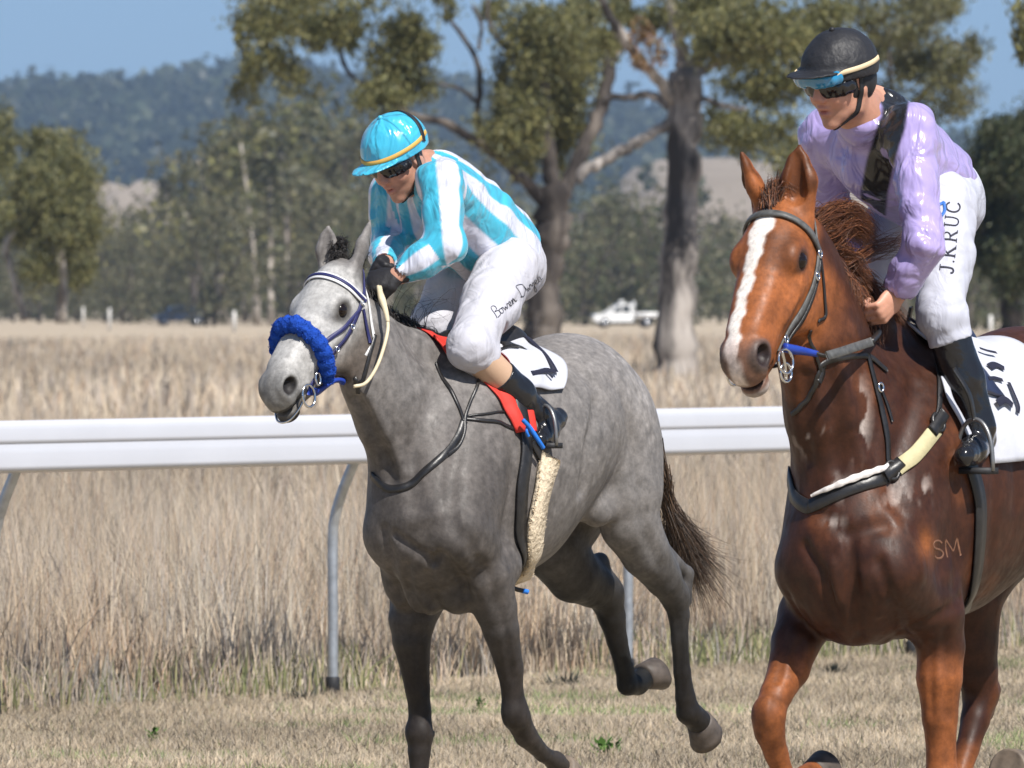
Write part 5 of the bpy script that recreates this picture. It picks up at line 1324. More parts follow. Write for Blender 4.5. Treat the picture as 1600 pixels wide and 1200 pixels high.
def goggles(fr, S, root, lens_mat, name='goggles', u0=.006, f0=.0, height=.024):
    P = np.array([S.p(.15, .12, .09), S.p(-.12, -.12, -.09), S.p(.15, -.12, -.09), S.p(-.12, .12, .09)]); F = box_field(P, .02, .0042)
    pts = [S.p(f0 + .098 * math.cos(a) ** .6 - .006 if abs(a) < 1.5 else 0, .074 * math.sin(a), u0) for a in np.linspace(-1.25, 1.25, 9)]
    for i in range(8):
        F.cap(pts[i], height * S.k, pts[i + 1], height * S.k, .004, np.array([1., 0, 0]) @ S.A, .55)
    S.ell(F, (.13, 0, u0 - .034), (.05, .017, .024), .006, 's')
    o = garment(name, fr, F, root, lens_mat, color=(0, 0, 0))
    th = np.linspace(1.0, 2 * math.pi - 1.0, 30); Pb = np.array([S.p(.0 + .10 * math.cos(a), .084 * math.sin(a), u0 + .004) for a in th])
    mb = MB(); 
    ribbon(fr, F, Pb, .018, .003, 0, 40, root=root, snap=False, nrm=S.A[0], mb=mb)
    return o

def limb_stripes(V, limbs, pairs, ref):
    """position round the nearest limb axis, in stripes"""
    best = np.full(len(V), 9e9); val = np.zeros(len(V))
    for (p, q, r), n in zip(limbs, pairs):
        b = q - p; t = np.clip(((V - p) @ b) / (b @ b), 0, 1); d = V - p - t[:, None] * b; dist = np.linalg.norm(d, axis=1) - r
        e = b / np.linalg.norm(b); x = ref - e * (ref @ e); x /= np.linalg.norm(x); y = np.cross(e, x)
        a = np.arctan2(d @ y, d @ x) / (2 * math.pi) * n
        m = dist < best; best[m] = dist[m]; val[m] = (a % 1.0)[m]
    return val

# letters as pen strokes, x to the right and y up, 1 = letter height: (points, width)
GLYPH = {
 'J': [([(.18, 1), (.62, 1)], .07), ([(.42, 1), (.42, .30), (.36, .08), (.20, .0), (.06, .08), (.05, .2)], .15)],
 '.': [([(.04, .06), (.14, .06)], .14)],
 'K': [([(.16, 0), (.16, 1)], .15), ([(.78, 1), (.2, .42)], .07), ([(.34, .55), (.80, 0)], .15), ([(.02, 0), (.32, 0)], .06), ([(.02, 1), (.32, 1)], .06), ([(.62, 1), (.92, 1)], .06), ([(.66, 0), (.96, 0)], .06)],
 'R': [([(.16, 0), (.16, 1)], .15), ([(.16, .97), (.5, .97), (.68, .86), (.68, .64), (.5, .5), (.16, .5)], .10), ([(.42, .5), (.78, 0)], .15), ([(.02, 0), (.32, 0)], .06), ([(.02, 1), (.2, 1)], .06), ([(.68, 0), (.92, 0)], .06)],
 'U': [([(.14, 1), (.14, .3), (.24, .07), (.44, .0), (.62, .08), (.70, .3), (.70, 1)], .11), ([(.0, 1), (.3, 1)], .06), ([(.58, 1), (.84, 1)], .06)],
 'C': [([(.78, .78), (.66, .95), (.44, 1), (.2, .86), (.1, .5), (.2, .14), (.44, 0), (.66, .05), (.78, .2)], .12)],
 'S': [([(.58, .82), (.45, .97), (.22, .97), (.1, .8), (.16, .6), (.45, .45), (.58, .25), (.45, .03), (.2, .03), (.08, .18)], .13)],
 'M': [([(.06, 0), (.1, 1)], .13), ([(.1, 1), (.42, .3), (.74, 1)], .12), ([(.74, 1), (.8, 0)], .13)],
}
def lettering(name, fr, F, root, parent, text, px0, pxu, pxv, w, height_px, mat, gap=.16, off=.0012, slant=0.0, glyphs=None, thick=.0012):
    """text written on the surface F: starts at the picture point px0, runs along pxu, stands along pxv (unit picture vectors)"""
    mb = MB(); x = 0.0
    for ch in text:
        if ch == ' ': x += .45; continue
        st = (glyphs or GLYPH)[ch]; wd = max(p[0] for s_ in st for p in s_[0])
        for pts, wt in st:
            Q = [fr.p(px0[0] + (pxu[0] * (x + p[0] + slant * p[1]) + pxv[0] * p[1]) * height_px, px0[1] + (pxu[1] * (x + p[0] + slant * p[1]) + pxv[1] * p[1]) * height_px, w) for p in pts]
            Q = F.hit(fr, [(px0[0] + (pxu[0] * (x + p[0] + slant * p[1]) + pxv[0] * p[1]) * height_px, px0[1] + (pxu[1] * (x + p[0] + slant * p[1]) + pxv[1] * p[1]) * height_px) for p in pts])
            m_per = 1.0 / (FPX / fr.O[1]) * height_px
            ribbon(fr, F, np.array(Q), wt * m_per, thick, off, max(8, 7 * len(pts)), mb=mb, root=root)
        x += wd + gap
    return mb.build(name, mat, parent)
# ------------------------------------------------------------------ rider of the grey, in cyan and white stripes
j = fg.p
S1 = Skull(fg, j(621, 247, -.02), 40, 34, 4, .98)
P1 = dict(neck=j(668, 268, -.02), ch=j(688, 312, -.01), mid=j(735, 352, 0), wa=j(776, 392, 0), shL=j(688, 282, .165), shR=j(618, 303, -.18), elL=j(696, 384, .20), wrL=j(622, 431, .07), elR=j(612, 378, -.22), wrR=j(600, 414, -.05),
          hipL=j(793, 418, .105), hipR=j(742, 424, -.105), knL=j(733, 543, .19), knR=j(678, 508, -.19), anL=j(842, 648, .255), anR=j(760, 625, -.27), clL=j(768, 570, .20))
root_j1 = empty('person', fg.world([-.5, 0, 0])); tag(root_j1, 'crouching jockey in cyan and white striped silks and white breeches on the grey', 'person')
hdirL = j(584, 440, .0) - P1['wrL']; hdirR = j(578, 424, -.02) - P1['wrR']
def person_body(S, P, hL, hR, pnL, pnR, extra, h=.0050):
    F = box_field(np.array(list(P.values()) + [S.p(.16, 0, .16), S.p(0, .1, .16)] + extra), .12, h)
    face(F, S)
    F.chain([(*P['neck'], .06), (*P['ch'], .12), (*P['mid'], .115), (*P['wa'], .11)], .05)
    F.cap(S.p(-.05, 0, -.12), .058, P['neck'], .065, .04)
    for s_ in 'LR':
        F.cap(P['ch'], .09, P['sh' + s_], .055, .04); F.chain([(*P['sh' + s_], .050), (*P['el' + s_], .040), (*P['wr' + s_], .029)], .02)
        F.chain([(*P['wa'], .09), (*P['hip' + s_], .09), (*P['kn' + s_], .055), (*P['an' + s_], .034)], .04)
    hand(F, P['wrL'], hL, pnL, 1); hand(F, P['wrR'], hR, pnR, -1)
    return F
Fb1 = person_body(S1, P1, hdirL, hdirR, V3(.1, -.9, -.5), V3(.1, .9, -.5), [j(575, 450, .0)])
garment('body', fg, Fb1, root_j1, m_skin, colfn=lambda V, N: skin_col(S1, V, (.50, .26, .18)))
# cap, goggles
Fcap1 = helmet(fg, S1, root_j1, (.05, .40, .58), m_band_y, True)
goggles(fg, S1, root_j1, m_black_gloss, height=.026, u0=.004)
mb = MB(); ribbon(fg, Fb1, np.array([S1.p(-.01, .088, .02), S1.p(.005, .082, -.04), S1.p(.03, .062, -.09), S1.p(.06, .03, -.125), S1.p(.068, 0, -.13)]), .016, .003, .001, 30, mb=mb, root=root_j1); mb.build('chin_strap', m_black_cloth, root_j1)
mb = MB(); ribbon(fg, Fcap1, np.array([S1.p(-.045, .115, .03), S1.p(-.075, .105, .08), S1.p(-.095, .06, .13), S1.p(-.10, 0, .14), S1.p(-.095, -.06, .13)]), .02, .003, .001, 30, mb=mb, root=root_j1); mb.build('cap_strap', m_black_cloth, root_j1)
# silks
Fs1 = box_field(np.array([P1[k] for k in ('neck', 'ch', 'mid', 'wa', 'shL', 'shR', 'elL', 'elR', 'wrL', 'wrR')]), .19, .0062)
Fs1.chain([(*j(674, 285, -.02), .105), (*j(694, 315, -.01), .140), (*j(735, 352, 0), .142), (*j(776, 392, 0), .138), (*j(805, 418, 0), .12)], .05, ki=.05)
for s_ in 'LR': Fs1.cap(P1['ch'], .11, P1['sh' + s_], .070, .06)
Fs1.cap(j(678, 286, -.02), .088, S1.p(-.06, 0, -.150), .068, .02)                                  # collar
pass
Fs1.chain([(*P1['shL'], .067), (*(.5 * P1['shL'] + .5 * P1['elL']), .063), (*P1['elL'], .061), (*(.45 * P1['elL'] + .55 * P1['wrL']), .052), (*(.1 * P1['elL'] + .9 * P1['wrL']), .040)], .04, ki=.03)
Fs1.chain([(*P1['shR'], .078), (*(.5 * P1['shR'] + .5 * P1['elR']), .070), (*P1['elR'], .062), (*(.45 * P1['elR'] + .55 * P1['wrR']), .052), (*(.1 * P1['elR'] + .9 * P1['wrR']), .041)], .04, ki=.03)
ax1 = (P1['wa'] - P1['ch']) / np.linalg.norm(P1['wa'] - P1['ch'])
folds(Fs1, .0062, 42, 11, ax1)
plane_cut(Fs1, j(789, 404, 0), ax1 * .98 + np.array([0, 0, -.15]))
for s_ in 'LR':   # open cuffs
    d = P1['wr' + s_] - P1['el' + s_]; d /= np.linalg.norm(d)
    Fs1.cap(P1['wr' + s_] - d * .010, .034, P1['wr' + s_] + d * .06, .05, .004, op='s')
CY, WH = np.array([.055, .40, .55]), np.array([.58, .59, .68])
def silks1(V, N):
    limbs = [(P1['ch'], P1['wa'], .14), (P1['neck'], P1['ch'], .10), (P1['shL'], P1['elL'], .068), (P1['elL'], P1['wrL'], .05), (P1['shR'], P1['elR'], .068), (P1['elR'], P1['wrR'], .05)]
    x = limb_stripes(V, limbs, [7, 7, 3, 3, 3, 3], np.array([-.3, .25, 1.0]))
    rt = sstep(-.26, -.30, V[:, 1]); x = (x + .38 * rt) % 1.0
    m = sstep(.0, .06, x) * sstep(.56, .50, x)
    cuff = np.zeros(len(V))
    for s_ in 'LR': cuff = np.maximum(cuff, sstep(.055, .05, np.linalg.norm(V - P1['wr' + s_], axis=1)) * (x > .2) * .8)
    m = np.clip(m, 0, 1)[:, None]
    return WH * m + CY * (1 - m)
garment('silks', fg, Fs1, root_j1, m_satin, colfn=silks1)
# breeches
Fbr1 = box_field(np.array([P1[k] for k in ('wa', 'hipL', 'hipR', 'knL', 'knR', 'clL')] + [j(740, 500, -.27)]), .19, .0065)
Fbr1.cap(j(788, 408, 0), .130, j(790, 412, 0), .126, .04)
Fbr1.cap(j(798, 420, .055), .100, j(798, 420, -.055), .100, .06)
Fbr1.chain([(*P1['hipL'], .104), (*(.55 * P1['hipL'] + .45 * P1['knL']), .094), (*P1['knL'], .069), (*P1['clL'], .064)], .05, ki=.03)
Fbr1.chain([(*P1['hipR'], .118), (*(.55 * P1['hipR'] + .45 * P1['knR']), .104), (*P1['knR'], .076), (*j(720, 560, -.24), .060)], .05, ki=.03)
folds(Fbr1, .0034, 62, 5)
lg = P1['anL'] - P1['knL']; lg /= np.linalg.norm(lg)
local_cut(Fbr1, j(764, 563, .2), lg * .95 + np.array([0, .15, .1]), .15)
garment('breeches', fg, Fbr1, root_j1, m_breech, color=(.47, .465, .51))
# stocking between breeches and boot, boots
def low_leg(side, an, k0, k1, cut, toe, heel):
    d = an - k0; d /= np.linalg.norm(d)
    return d
Fst = box_field(np.array([P1['clL'], P1['anL']]), .12, .006); a_ = P1['knL'] + (P1['anL'] - P1['knL']) * .15; b_ = P1['knL'] + (P1['anL'] - P1['knL']) * .52
Fst.cap(a_, .058, b_, .053, .01); m_tan = mat_plain('tan_stocking', (.50, .33, .22), rough=.6, bump=.15, bscale=150)
garment('stocking', fg, Fst, root_j1, m_tan, color=(.5, .33, .22))
def boot(side, kn, an, t0, heel, toe, soles=True):
    Fb = box_field(np.array([kn, an, heel, toe]), .10, .0055)
    top = kn + (an - kn) * t0; d = (an - kn) / np.linalg.norm(an - kn)
    Fb.chain([(*(top - d * .03), .060), (*(kn + (an - kn) * (t0 * .55 + .45)), .056), (*an, .041)], .01, ki=.02)
    plane_cut(Fb, top, -d)
    Fb.cap(an, .041, heel, .036, .03); Fb.cap(heel, .036, .45 * heel + .55 * toe, .040, .02); Fb.cap(.45 * heel + .55 * toe, .040, toe, .030, .02)
    folds(Fb, .0022, 70, 8, d)
    o = garment('boot', fr_b, Fb, root_b, m_boot, color=(0, 0, 0)); o['side'] = side
    return Fb
fr_b, root_b = fg, root_j1
FbootL1 = boot('left', P1['knL'], P1['anL'], .43, j(868, 655, .25), j(842, 688, .28))
FbootR1 = boot('right', P1['knR'], P1['anR'], .43, P1['anR'] + V3(-.07, 0, -.07), P1['anR'] + V3(.14, 0, -.09))
# gloves
Fgl = box_field(np.array([P1['wrL'], P1['wrR'], j(575, 445, 0)]), .10, .0042)
hand(Fgl, P1['wrL'] + hdirL / np.linalg.norm(hdirL) * .001, hdirL, V3(.1, -.9, -.5), 1, inf=.0038)
garment('glove', fg, Fgl, root_j1, m_glove, color=(0, 0, 0))
Fgl2 = box_field(np.array([P1['wrL'], P1['wrR'], j(575, 445, 0)]), .10, .0042)
hand(Fgl2, P1['wrR'] + hdirR / np.linalg.norm(hdirR) * .001, hdirR, V3(.1, .9, -.5), -1, inf=.0038)
garment('glove', fg, Fgl2, root_j1, m_glove, color=(0, 0, 0))
# script lettering down the thigh, written as a pen line
SCR = {'B': [([(0, 0), (.18, 1), (.5, .95), (.5, .62), (.2, .52), (.52, .42), (.46, .05), (.1, .0)], .05)], 'o': [([(.3, .4), (.1, .42), (.05, .1), (.25, .02), (.36, .3), (.3, .42), (.5, .36)], .05)],
       'w': [([(0, .4), (.04, .04), (.2, .3), (.26, .04), (.46, .4), (.56, .34)], .05)], 'e': [([(0, .1), (.26, .28), (.18, .42), (.05, .25), (.12, .02), (.4, .14)], .05)], 'n': [([(0, .02), (.06, .4), (.08, .2), (.24, .42), (.3, .04), (.44, .1)], .05)],
       'D': [([(.05, .0), (.22, .98), (.7, .9), (.78, .3), (.3, -.04), (.0, .1)], .05)], 'y': [([(.02, .4), (.1, .1), (.3, .38), (.14, -.42), (-.08, -.4), (.42, .16)], .05)], 'r': [([(0, .02), (.08, .42), (.26, .36), (.24, .04), (.4, .1)], .05)], 'z': [([(.02, .38), (.28, .38), (.04, .02), (.34, .06), (.1, -.4), (.42, .1)], .05)]}
try:
    th = math.atan2(-(438 - 492), 845 - 781); uu = (math.cos(th), -math.sin(th)); vv = (-math.sin(th), -math.cos(th))
    lettering('lettering', fg, Fbr1, root_j1, root_j1, 'Bowen Dwyer', (776, 497), uu, vv, .22, 18, m_black_ink, gap=-.02, glyphs=SCR)
except Exception as e: print('script', e)
# ------------------------------------------------------------------ rider of the chestnut, in lilac with a black sash
k_ = fc.p
S2 = Skull(fc, k_(1312, 125, .02), 44, 21, -3, .96)
P2 = dict(neck=k_(1362, 172, .0), ch=k_(1388, 232, .0), mid=k_(1428, 262, 0), wa=k_(1462, 287, 0), shL=k_(1422, 205, .165), shR=k_(1292, 212, -.19), elL=k_(1444, 382, .25), wrL=k_(1402, 457, .15), elR=k_(1298, 330, -.27), wrR=k_(1340, 452, -.08),
          hipL=k_(1470, 322, .11), hipR=k_(1428, 322, -.11), knL=k_(1472, 490, .20), knR=k_(1352, 448, -.20), anL=k_(1531, 668, .27), anR=k_(1420, 640, -.30), clL=k_(1484, 528, .215))
root_j2 = empty('person', fc.world([-.5, 0, 0])); tag(root_j2, 'jockey in lilac silks with black sash riding the chestnut', 'person')
hL2 = k_(1352, 518, .10) - P2['wrL']; hR2 = k_(1322, 495, -.02) - P2['wrR']
Fb2 = person_body(S2, P2, hL2, hR2, V3(.2, -.95, -.25), V3(.1, .9, -.4), [k_(1335, 540, .03)])
garment('body', fc, Fb2, root_j2, m_skin, colfn=lambda V, N: skin_col(S2, V, (.53, .27, .185)))
Fcap2 = helmet(fc, S2, root_j2, (.018, .018, .020), m_band_c, False, mat=m_black_silk if 'm_black_silk' in globals() else mat_plain('black_cap_silk', (.02, .02, .023), rough=.55, spec=.35, bump=.5, bscale=14, bdist=.03), peak_u=.056)
goggles(fc, S2, root_j2, m_black_gloss, height=.027, u0=.002)
goggles(fc, S2, root_j2, m_blue_lens, name='spare_goggles', height=.021, u0=.040, f0=.040)
mb = MB(); ribbon(fc, Fb2, np.array([S2.p(.0, .090, .02), S2.p(.012, .082, -.04), S2.p(.03, .064, -.09), S2.p(.058, .03, -.125), S2.p(.066, 0, -.132)]), .014, .003, .001, 30, mb=mb, root=root_j2); mb.build('chin_strap', m_black_cloth, root_j2)
# black harness padding that covers the ears and the back of the head
Fhp = box_field(np.array([S2.p(.08, .12, .08), S2.p(-.14, -.12, -.12), S2.p(.08, -.12, -.12), S2.p(-.14, .12, .08)]), .02, .005)
S2.ell(Fhp, (-.025, 0, -.01), (.098, .088, .085), .01)
plane_cut(Fhp, S2.p(.022, 0, 0), np.array([1.0, 0, .25]) @ S2.A)
garment('helmet_harness', fc, Fhp, root_j2, m_black_cloth, color=(0, 0, 0))
# silks
Fs2 = box_field(np.array([P2[q] for q in ('neck', 'ch', 'mid', 'wa', 'shL', 'shR', 'elL', 'elR', 'wrL', 'wrR')]), .20, .0062)
Fs2.chain([(*k_(1366, 190, 0), .10), (*k_(1384, 236, 0), .140), (*k_(1416, 264, 0), .136), (*k_(1448, 288, 0), .128), (*k_(1466, 302, 0), .12)], .05, ki=.05)
for s_ in 'LR': Fs2.cap(P2['ch'], .10, P2['sh' + s_], .070, .06)
Fs2.cap(k_(1372, 194, 0), .092, S2.p(-.055, 0, -.148), .069, .02)
pass
for s_, r_ in (('L', 1.0), ('R', 1.0)):
    sh, el, wr = P2['sh' + s_], P2['el' + s_], P2['wr' + s_]
    Fs2.chain([(*sh, .070), (*(.55 * sh + .45 * el), .061), (*el, .053), (*(.5 * el + .5 * wr), .048), (*(.12 * el + .88 * wr), .043)], .05, ki=.03)
    d = (wr - el) / np.linalg.norm(wr - el)
    Fs2.cap(.12 * el + .88 * wr, .047, wr - d * .002, .043, .006)
ax2 = (P2['wa'] - P2['ch']) / np.linalg.norm(P2['wa'] - P2['ch'])
folds(Fs2, .0060, 40, 17, ax2)
for s_ in 'LR':
    d = P2['wr' + s_] - P2['el' + s_]; d /= np.linalg.norm(d); Fs2.cap(P2['wr' + s_] - d * .012, .036, P2['wr' + s_] + d * .06, .06, .004, op='s')
plane_cut(Fs2, k_(1462, 296, 0), ax2 * .9 + np.array([0, 0, -.35]))
LIL, BLK = np.array([.37, .30, .57]), np.array([.012, .012, .014])
def silks2(V, N):
    P = fc.pix(V); fr_ = (N @ np.array([.55, .65, .4]) > -.25) | (P[:, 1] < 200)
    y = P[:, 1]; cx = np.interp(y, [100, 125, 160, 200, 250, 300, 345], [1385, 1393, 1396, 1392, 1376, 1366, 1362]); hw = np.interp(y, [100, 130, 160, 200, 260, 340], [30, 27, 24, 22, 22, 21])
    m = sstep(2.8, -2.8, np.abs(P[:, 0] - cx) - hw) * fr_ * (V[:, 1] > P2['ch'][1] - .09)
    # not on the sleeve or the collar
    dn = np.linalg.norm(V - S2.p(-.03, 0, -.10), axis=1); m = m * sstep(.075, .09, dn)
    return LIL * (1 - m[:, None]) + BLK * m[:, None]
garment('silks', fc, Fs2, root_j2, m_satin, colfn=silks2)
# breeches
Fbr2 = box_field(np.array([P2[q] for q in ('wa', 'hipL', 'hipR', 'knL', 'knR', 'clL')] + [k_(1400, 540, -.28)]), .19, .0065)
Fbr2.cap(k_(1464, 306, 0), .128, k_(1468, 316, 0), .128, .04)
Fbr2.cap(k_(1472, 318, .06), .104, k_(1464, 320, -.06), .104, .06)
Fbr2.chain([(*P2['hipL'], .104), (*(.55 * P2['hipL'] + .45 * P2['knL']), .088), (*P2['knL'], .066), (*P2['clL'], .062)], .05, ki=.03)
Fbr2.chain([(*P2['hipR'], .122), (*(.55 * P2['hipR'] + .45 * P2['knR']), .106), (*P2['knR'], .078), (*k_(1385, 540, -.26), .060)], .05, ki=.03)
folds(Fbr2, .0036, 58, 6)
lg = P2['anL'] - P2['knL']; lg /= np.linalg.norm(lg); local_cut(Fbr2, k_(1487, 534, .21), lg, .13)
garment('breeches', fc, Fbr2, root_j2, m_breech, color=(.46, .47, .54))
fr_b, root_b = fc, root_j2
FbootL2 = boot('left', P2['knL'], P2['anL'], .22, k_(1536, 690, .25), k_(1537, 712, .30) + V3(.12, 0, -.0))
FbootR2 = boot('right', P2['knR'], P2['anR'], .25, P2['anR'] + V3(-.07, 0, -.06), P2['anR'] + V3(.14, 0, -.08))
th = math.atan2(430 - 292, 1503 - 1489); uu = (math.cos(th), -math.sin(th)); vv = (-math.sin(th), -math.cos(th))
lettering('lettering', fc, Fbr2, root_j2, root_j2, 'J.KRUC', (1489, 428), uu, vv, .22, 21, m_black_ink, gap=.20)
mb = MB()
for pts in ([(1471, 296), (1478, 300), (1479, 312), (1472, 318), (1469, 310)], [(1474, 318), (1472, 335), (1474, 350), (1470, 362)], [(1474, 372), (1470, 386), (1471, 394)]):
    ribbon(fc, Fbr2, np.array([k_(x, y, .20) for x, y in pts]), .009, .0012, .0012, 20, mb=mb, root=root_j2)
mb.build('blue_print', m_blue_ink, root_j2)
# ------------------------------------------------------------------ hair
m_hair_b = mat_col('black_horsehair', rough=0.42, spec=0.4, var=0.0)
def flow(root, steps): return np.array([root + s for s in steps])
r5 = np.random.default_rng(55)
def mane(name, root, fr, F, line, n, hair_len, dirs, r0, cols, seed, per=26, lift=.05):
    """locks along the crest: every lock is a bundle of hairs that follow one another; dirs: (t, direction) the locks lie in"""
    g_ = max(4, n // per); P = spline(np.array([fr.p(*q) for q in line]), g_); P = F.project(P + np.array([0, 0, lift]), -.004)
    r = np.random.default_rng(seed); flows, lens, roots = [], [], []
    ts = np.array([d[0] for d in dirs]); D = np.array([d[1] for d in dirs], float)
    for i in range(g_):
        t = i / (g_ - 1); d = np.array([np.interp(t, ts, D[:, k]) for k in range(3)]); d = d + r.normal(0, .16, 3); d /= np.linalg.norm(d)
        L = hair_len * r.uniform(.65, 1.15); up = np.array([0, 0, .30]); side = r.normal(0, .14, 3)
        f0 = [(d * .55 + up) * L * .33, (d + up * .35 + side * .5) * L * .66, (d * 1.05 - np.array([0, 0, .40]) + side) * L]
        for _ in range(per):
            o = r.normal(0, .011, 3); k = r.uniform(.7, 1.08); p = P[i] + o
            roots.append(p); flows.append(np.array([p + x * k - o * (j + 1) * .22 + r.normal(0, .0025, 3) * (j + 1) for j, x in enumerate(f0)])); lens.append(r.uniform(.7, 1.2))
    return strands(name, root, fr, np.array(roots), flows, lens, r0, cols, m_hair_b, .004, 8, seed)
def lock(name, root, fr, F, px_roots, guides, per, r0, cols, seed, tight=.009, fray=1.0):
    """bundles of hair along guide curves given as picture points (px, py, w)"""
    r = np.random.default_rng(seed); roots, flows, lens = [], [], []
    for q, gd in zip(px_roots, guides):
        p0 = F.project(np.array([fr.p(*q)]), -.003)[0]; G = [fr.p(*x) for x in gd]
        for _ in range(per):
            o = r.normal(0, tight, 3); k = r.uniform(.8, 1.05)
            roots.append(p0 + o); prev = p0; f = []
            for jx, x in enumerate(G): f.append(x + o * (1 + .25 * jx * fray) + r.normal(0, .002, 3) * (jx + 1) * fray)
            f[-1] = f[-2] + (f[-1] - f[-2]) * k if len(f) > 1 else f[-1]
            flows.append(np.array(f)); lens.append(r.uniform(.7, 1.2))
    return strands(name, root, fr, np.array(roots), flows, lens, r0, cols, m_hair_b, .004, 10, seed)
BLKH = [(.022, .019, .018), (.035, .031, .03), (.015, .013, .013)]
mane('mane', root_g, fg, Fg, [(566, 445, .0), (584, 470, .0), (606, 500, .0), (632, 522, .0), (658, 540, .0), (688, 556, .0)], 1700, .085, [(0, (-.2, -.35, .9)), (.3, (-.5, -.6, .5)), (.7, (-.6, -.7, .35)), (1, (-.5, -.8, .2))], .0015, BLKH, 61)
mane('forelock', root_g, fg, Fg, [(520, 412, -.0), (530, 404, -.0), (542, 406, .0), (552, 416, .0)], 900, .05, [(0, (-.35, -.3, .25)), (.5, (-.9, -.1, .3)), (1, (-.8, -.2, .4))], .0014, BLKH, 62)
# a few long wisps lifting off the neck
rt = Fg.project(np.array([g(620 + r5.uniform(-12, 60), 510 + r5.uniform(-5, 35), .0) for _ in range(24)]), 0)
strands('mane_wisp', root_g, fg, rt, [np.array([p + V3(-.02, r5.uniform(-.03, .05), r5.uniform(.05, .10)), p + V3(-.06 + r5.uniform(-.05, .05), r5.uniform(-.05, .06), r5.uniform(.07, .17)), p + V3(-.10 + r5.uniform(-.08, .05), r5.uniform(-.06, .08), r5.uniform(.03, .16))]) for p in rt], np.full(24, .9), .0010, BLKH, m_hair_b, .025, 10, 63)
TAILC = [(.075, .045, .028), (.11, .07, .045), (.05, .032, .022), (.17, .14, .12), (.035, .024, .018)]
def tail(name, root, fr, dock, pts, n, seed, spread, cols, r0=.0017):
    r = np.random.default_rng(seed); roots, flows, lens = [], [], []
    for i in range(n):
        s = r.normal(0, 1, 3); t = r.random(); rr = dock[0] + (dock[1] - dock[0]) * t + s * .016
        q = r.normal(0, 1, 3); f = [np.array(p) + s * spread * .45 * (k + 1) / len(pts) + q * spread * ((k + 1) / len(pts)) ** 2 for k, p in enumerate(pts)]
        cut = r.uniform(.55, 1.05)
        f = [rr + (x - rr) * cut if k == len(f) - 1 else rr + (x - rr) * (.6 + .4 * cut) for k, x in enumerate(f)]
        roots.append(rr); flows.append(np.array(f)); lens.append(r.uniform(.6, 1.3))
    return strands(name, root, fr, np.array(roots), flows, lens, r0, cols, m_hair_b, .02, 9, seed)
tail('tail', root_g, fg, (g(1008, 672, -.02), g(1034, 760, -.02)), [g(1048, 800, -.03), g(1066, 842, -.04), g(1080, 880, -.05), g(1096, 918, -.05)], 2600, 64, .05, TAILC)
CHH = [(.10, .036, .016), (.15, .052, .02), (.065, .024, .012), (.21, .085, .035)]
mane('mane', root_c, fc, Fc, [(1264, 372, .0), (1290, 420, .0), (1318, 462, .0), (1345, 495, .0), (1372, 520, .0), (1400, 545, .0)], 2600, .085, [(0, (-.9, .25, .45)), (.25, (-.9, .45, .35)), (.6, (-.5, .6, -.3)), (1, (-.3, .7, -.7))], .0011, CHH, 65)
mane('forelock', root_c, fc, Fc, [(1198, 324, -.0), (1208, 318, -.0), (1218, 316, .0), (1228, 318, .0)], 800, .085, [(0, (-.25, -.15, .9)), (.5, (-.2, .0, 1.0)), (1, (-.3, .15, .9))], .0013, CHH + [(.06, .03, .02), (.04, .022, .015)], 66, 26, .0)
# the long lock blown back over the rider's arm, and loose ends below it
LR, LG = [], []
for i in range(15):
    x0, y0 = 1270 + r5.uniform(-6, 22), 338 + i * 4.2 + r5.uniform(-4, 4); e = r5.uniform(-1, 1)
    LR.append((x0, y0, .0)); LG.append([(x0 + 26, y0 - 16 + e * 3, .02), (1322 + e * 6, 322 + i * 2.4, .03), (1345 + e * 8, 340 + i * 2.2, .03), (1352 + e * 14, 358 + i * 1.6 + e * 6, .03)])
lock('mane_lock', root_c, fc, Fc, LR, LG, 95, .0010, CHH, 67, .010)
LR, LG = [], []
for i in range(6):
    x0, y0 = 1292 + r5.uniform(-6, 14), 398 + i * 6; LR.append((x0, y0, .0)); LG.append([(x0 + 24, y0 - 6, .03), (1345 + i * 3, 402 - i * 3, .04), (1375 + i * 5, 392 - i * 4, .05), (1400 + i * 6, 380 - i * 2, .05)])
lock('mane_lock', root_c, fc, Fc, LR, LG, 16, .0012, CHH, 68, .006, 1.6)
LR, LG = [], []
for i in range(9):
    x0, y0 = 1298 + i * 6, 420 + i * 9; LR.append((x0, y0, .0)); LG.append([(x0 + 14, y0 + 2, .05), (x0 + 26, y0 + 18, .07), (x0 + 24, y0 + 44 + r5.uniform(-8, 8), .08)])
lock('mane_lock', root_c, fc, Fc, LR, LG, 40, .0014, CHH, 69, .010)
tail('tail', root_c, fc, (c(1800, 560, -.02), c(1830, 640, -.02)), [c(1850, 720, -.03), c(1870, 800, -.04), c(1885, 880, -.05), c(1900, 960, -.05)], 500, 70, .05, CHH)

# ------------------------------------------------------------------ tack materials
m_navy = mat_plain('navy_webbing', (.022, .024, .10), rough=.5, bump=.2, bscale=150)
m_whiteleather = mat_plain('white_leather', (.72, .72, .72), rough=.45)
m_leather = mat_plain('black_leather', (.016, .015, .015), rough=.38, spec=.5, bump=.2, bscale=90, var=.3, vscale=40)
m_greyleather = mat_plain('worn_grey_strap', (.085, .085, .082), rough=.5, bump=.2, bscale=90, var=.35, vscale=60)
m_cream = mat_plain('cream_webbing', (.62, .53, .36), rough=.65, bump=.2, bscale=120, var=.1, vscale=40)
m_beige = mat_plain('beige_elastic', (.48, .43, .25), rough=.7, bump=.25, bscale=140, var=.12, vscale=30)
m_royal = mat_plain('royal_blue_rubber', (.015, .045, .30), rough=.42, spec=.4, bump=.15, bscale=80)
m_fluff_b = mat_col('blue_sheepskin', rough=.9, spec=.1, var=.25, vscale=60, bump=.7, bscale=70, bdist=.012)
m_fluff_c = mat_col('cream_sheepskin', rough=.95, spec=.1, var=.2, vscale=60, bump=.8, bscale=60, bdist=.014)
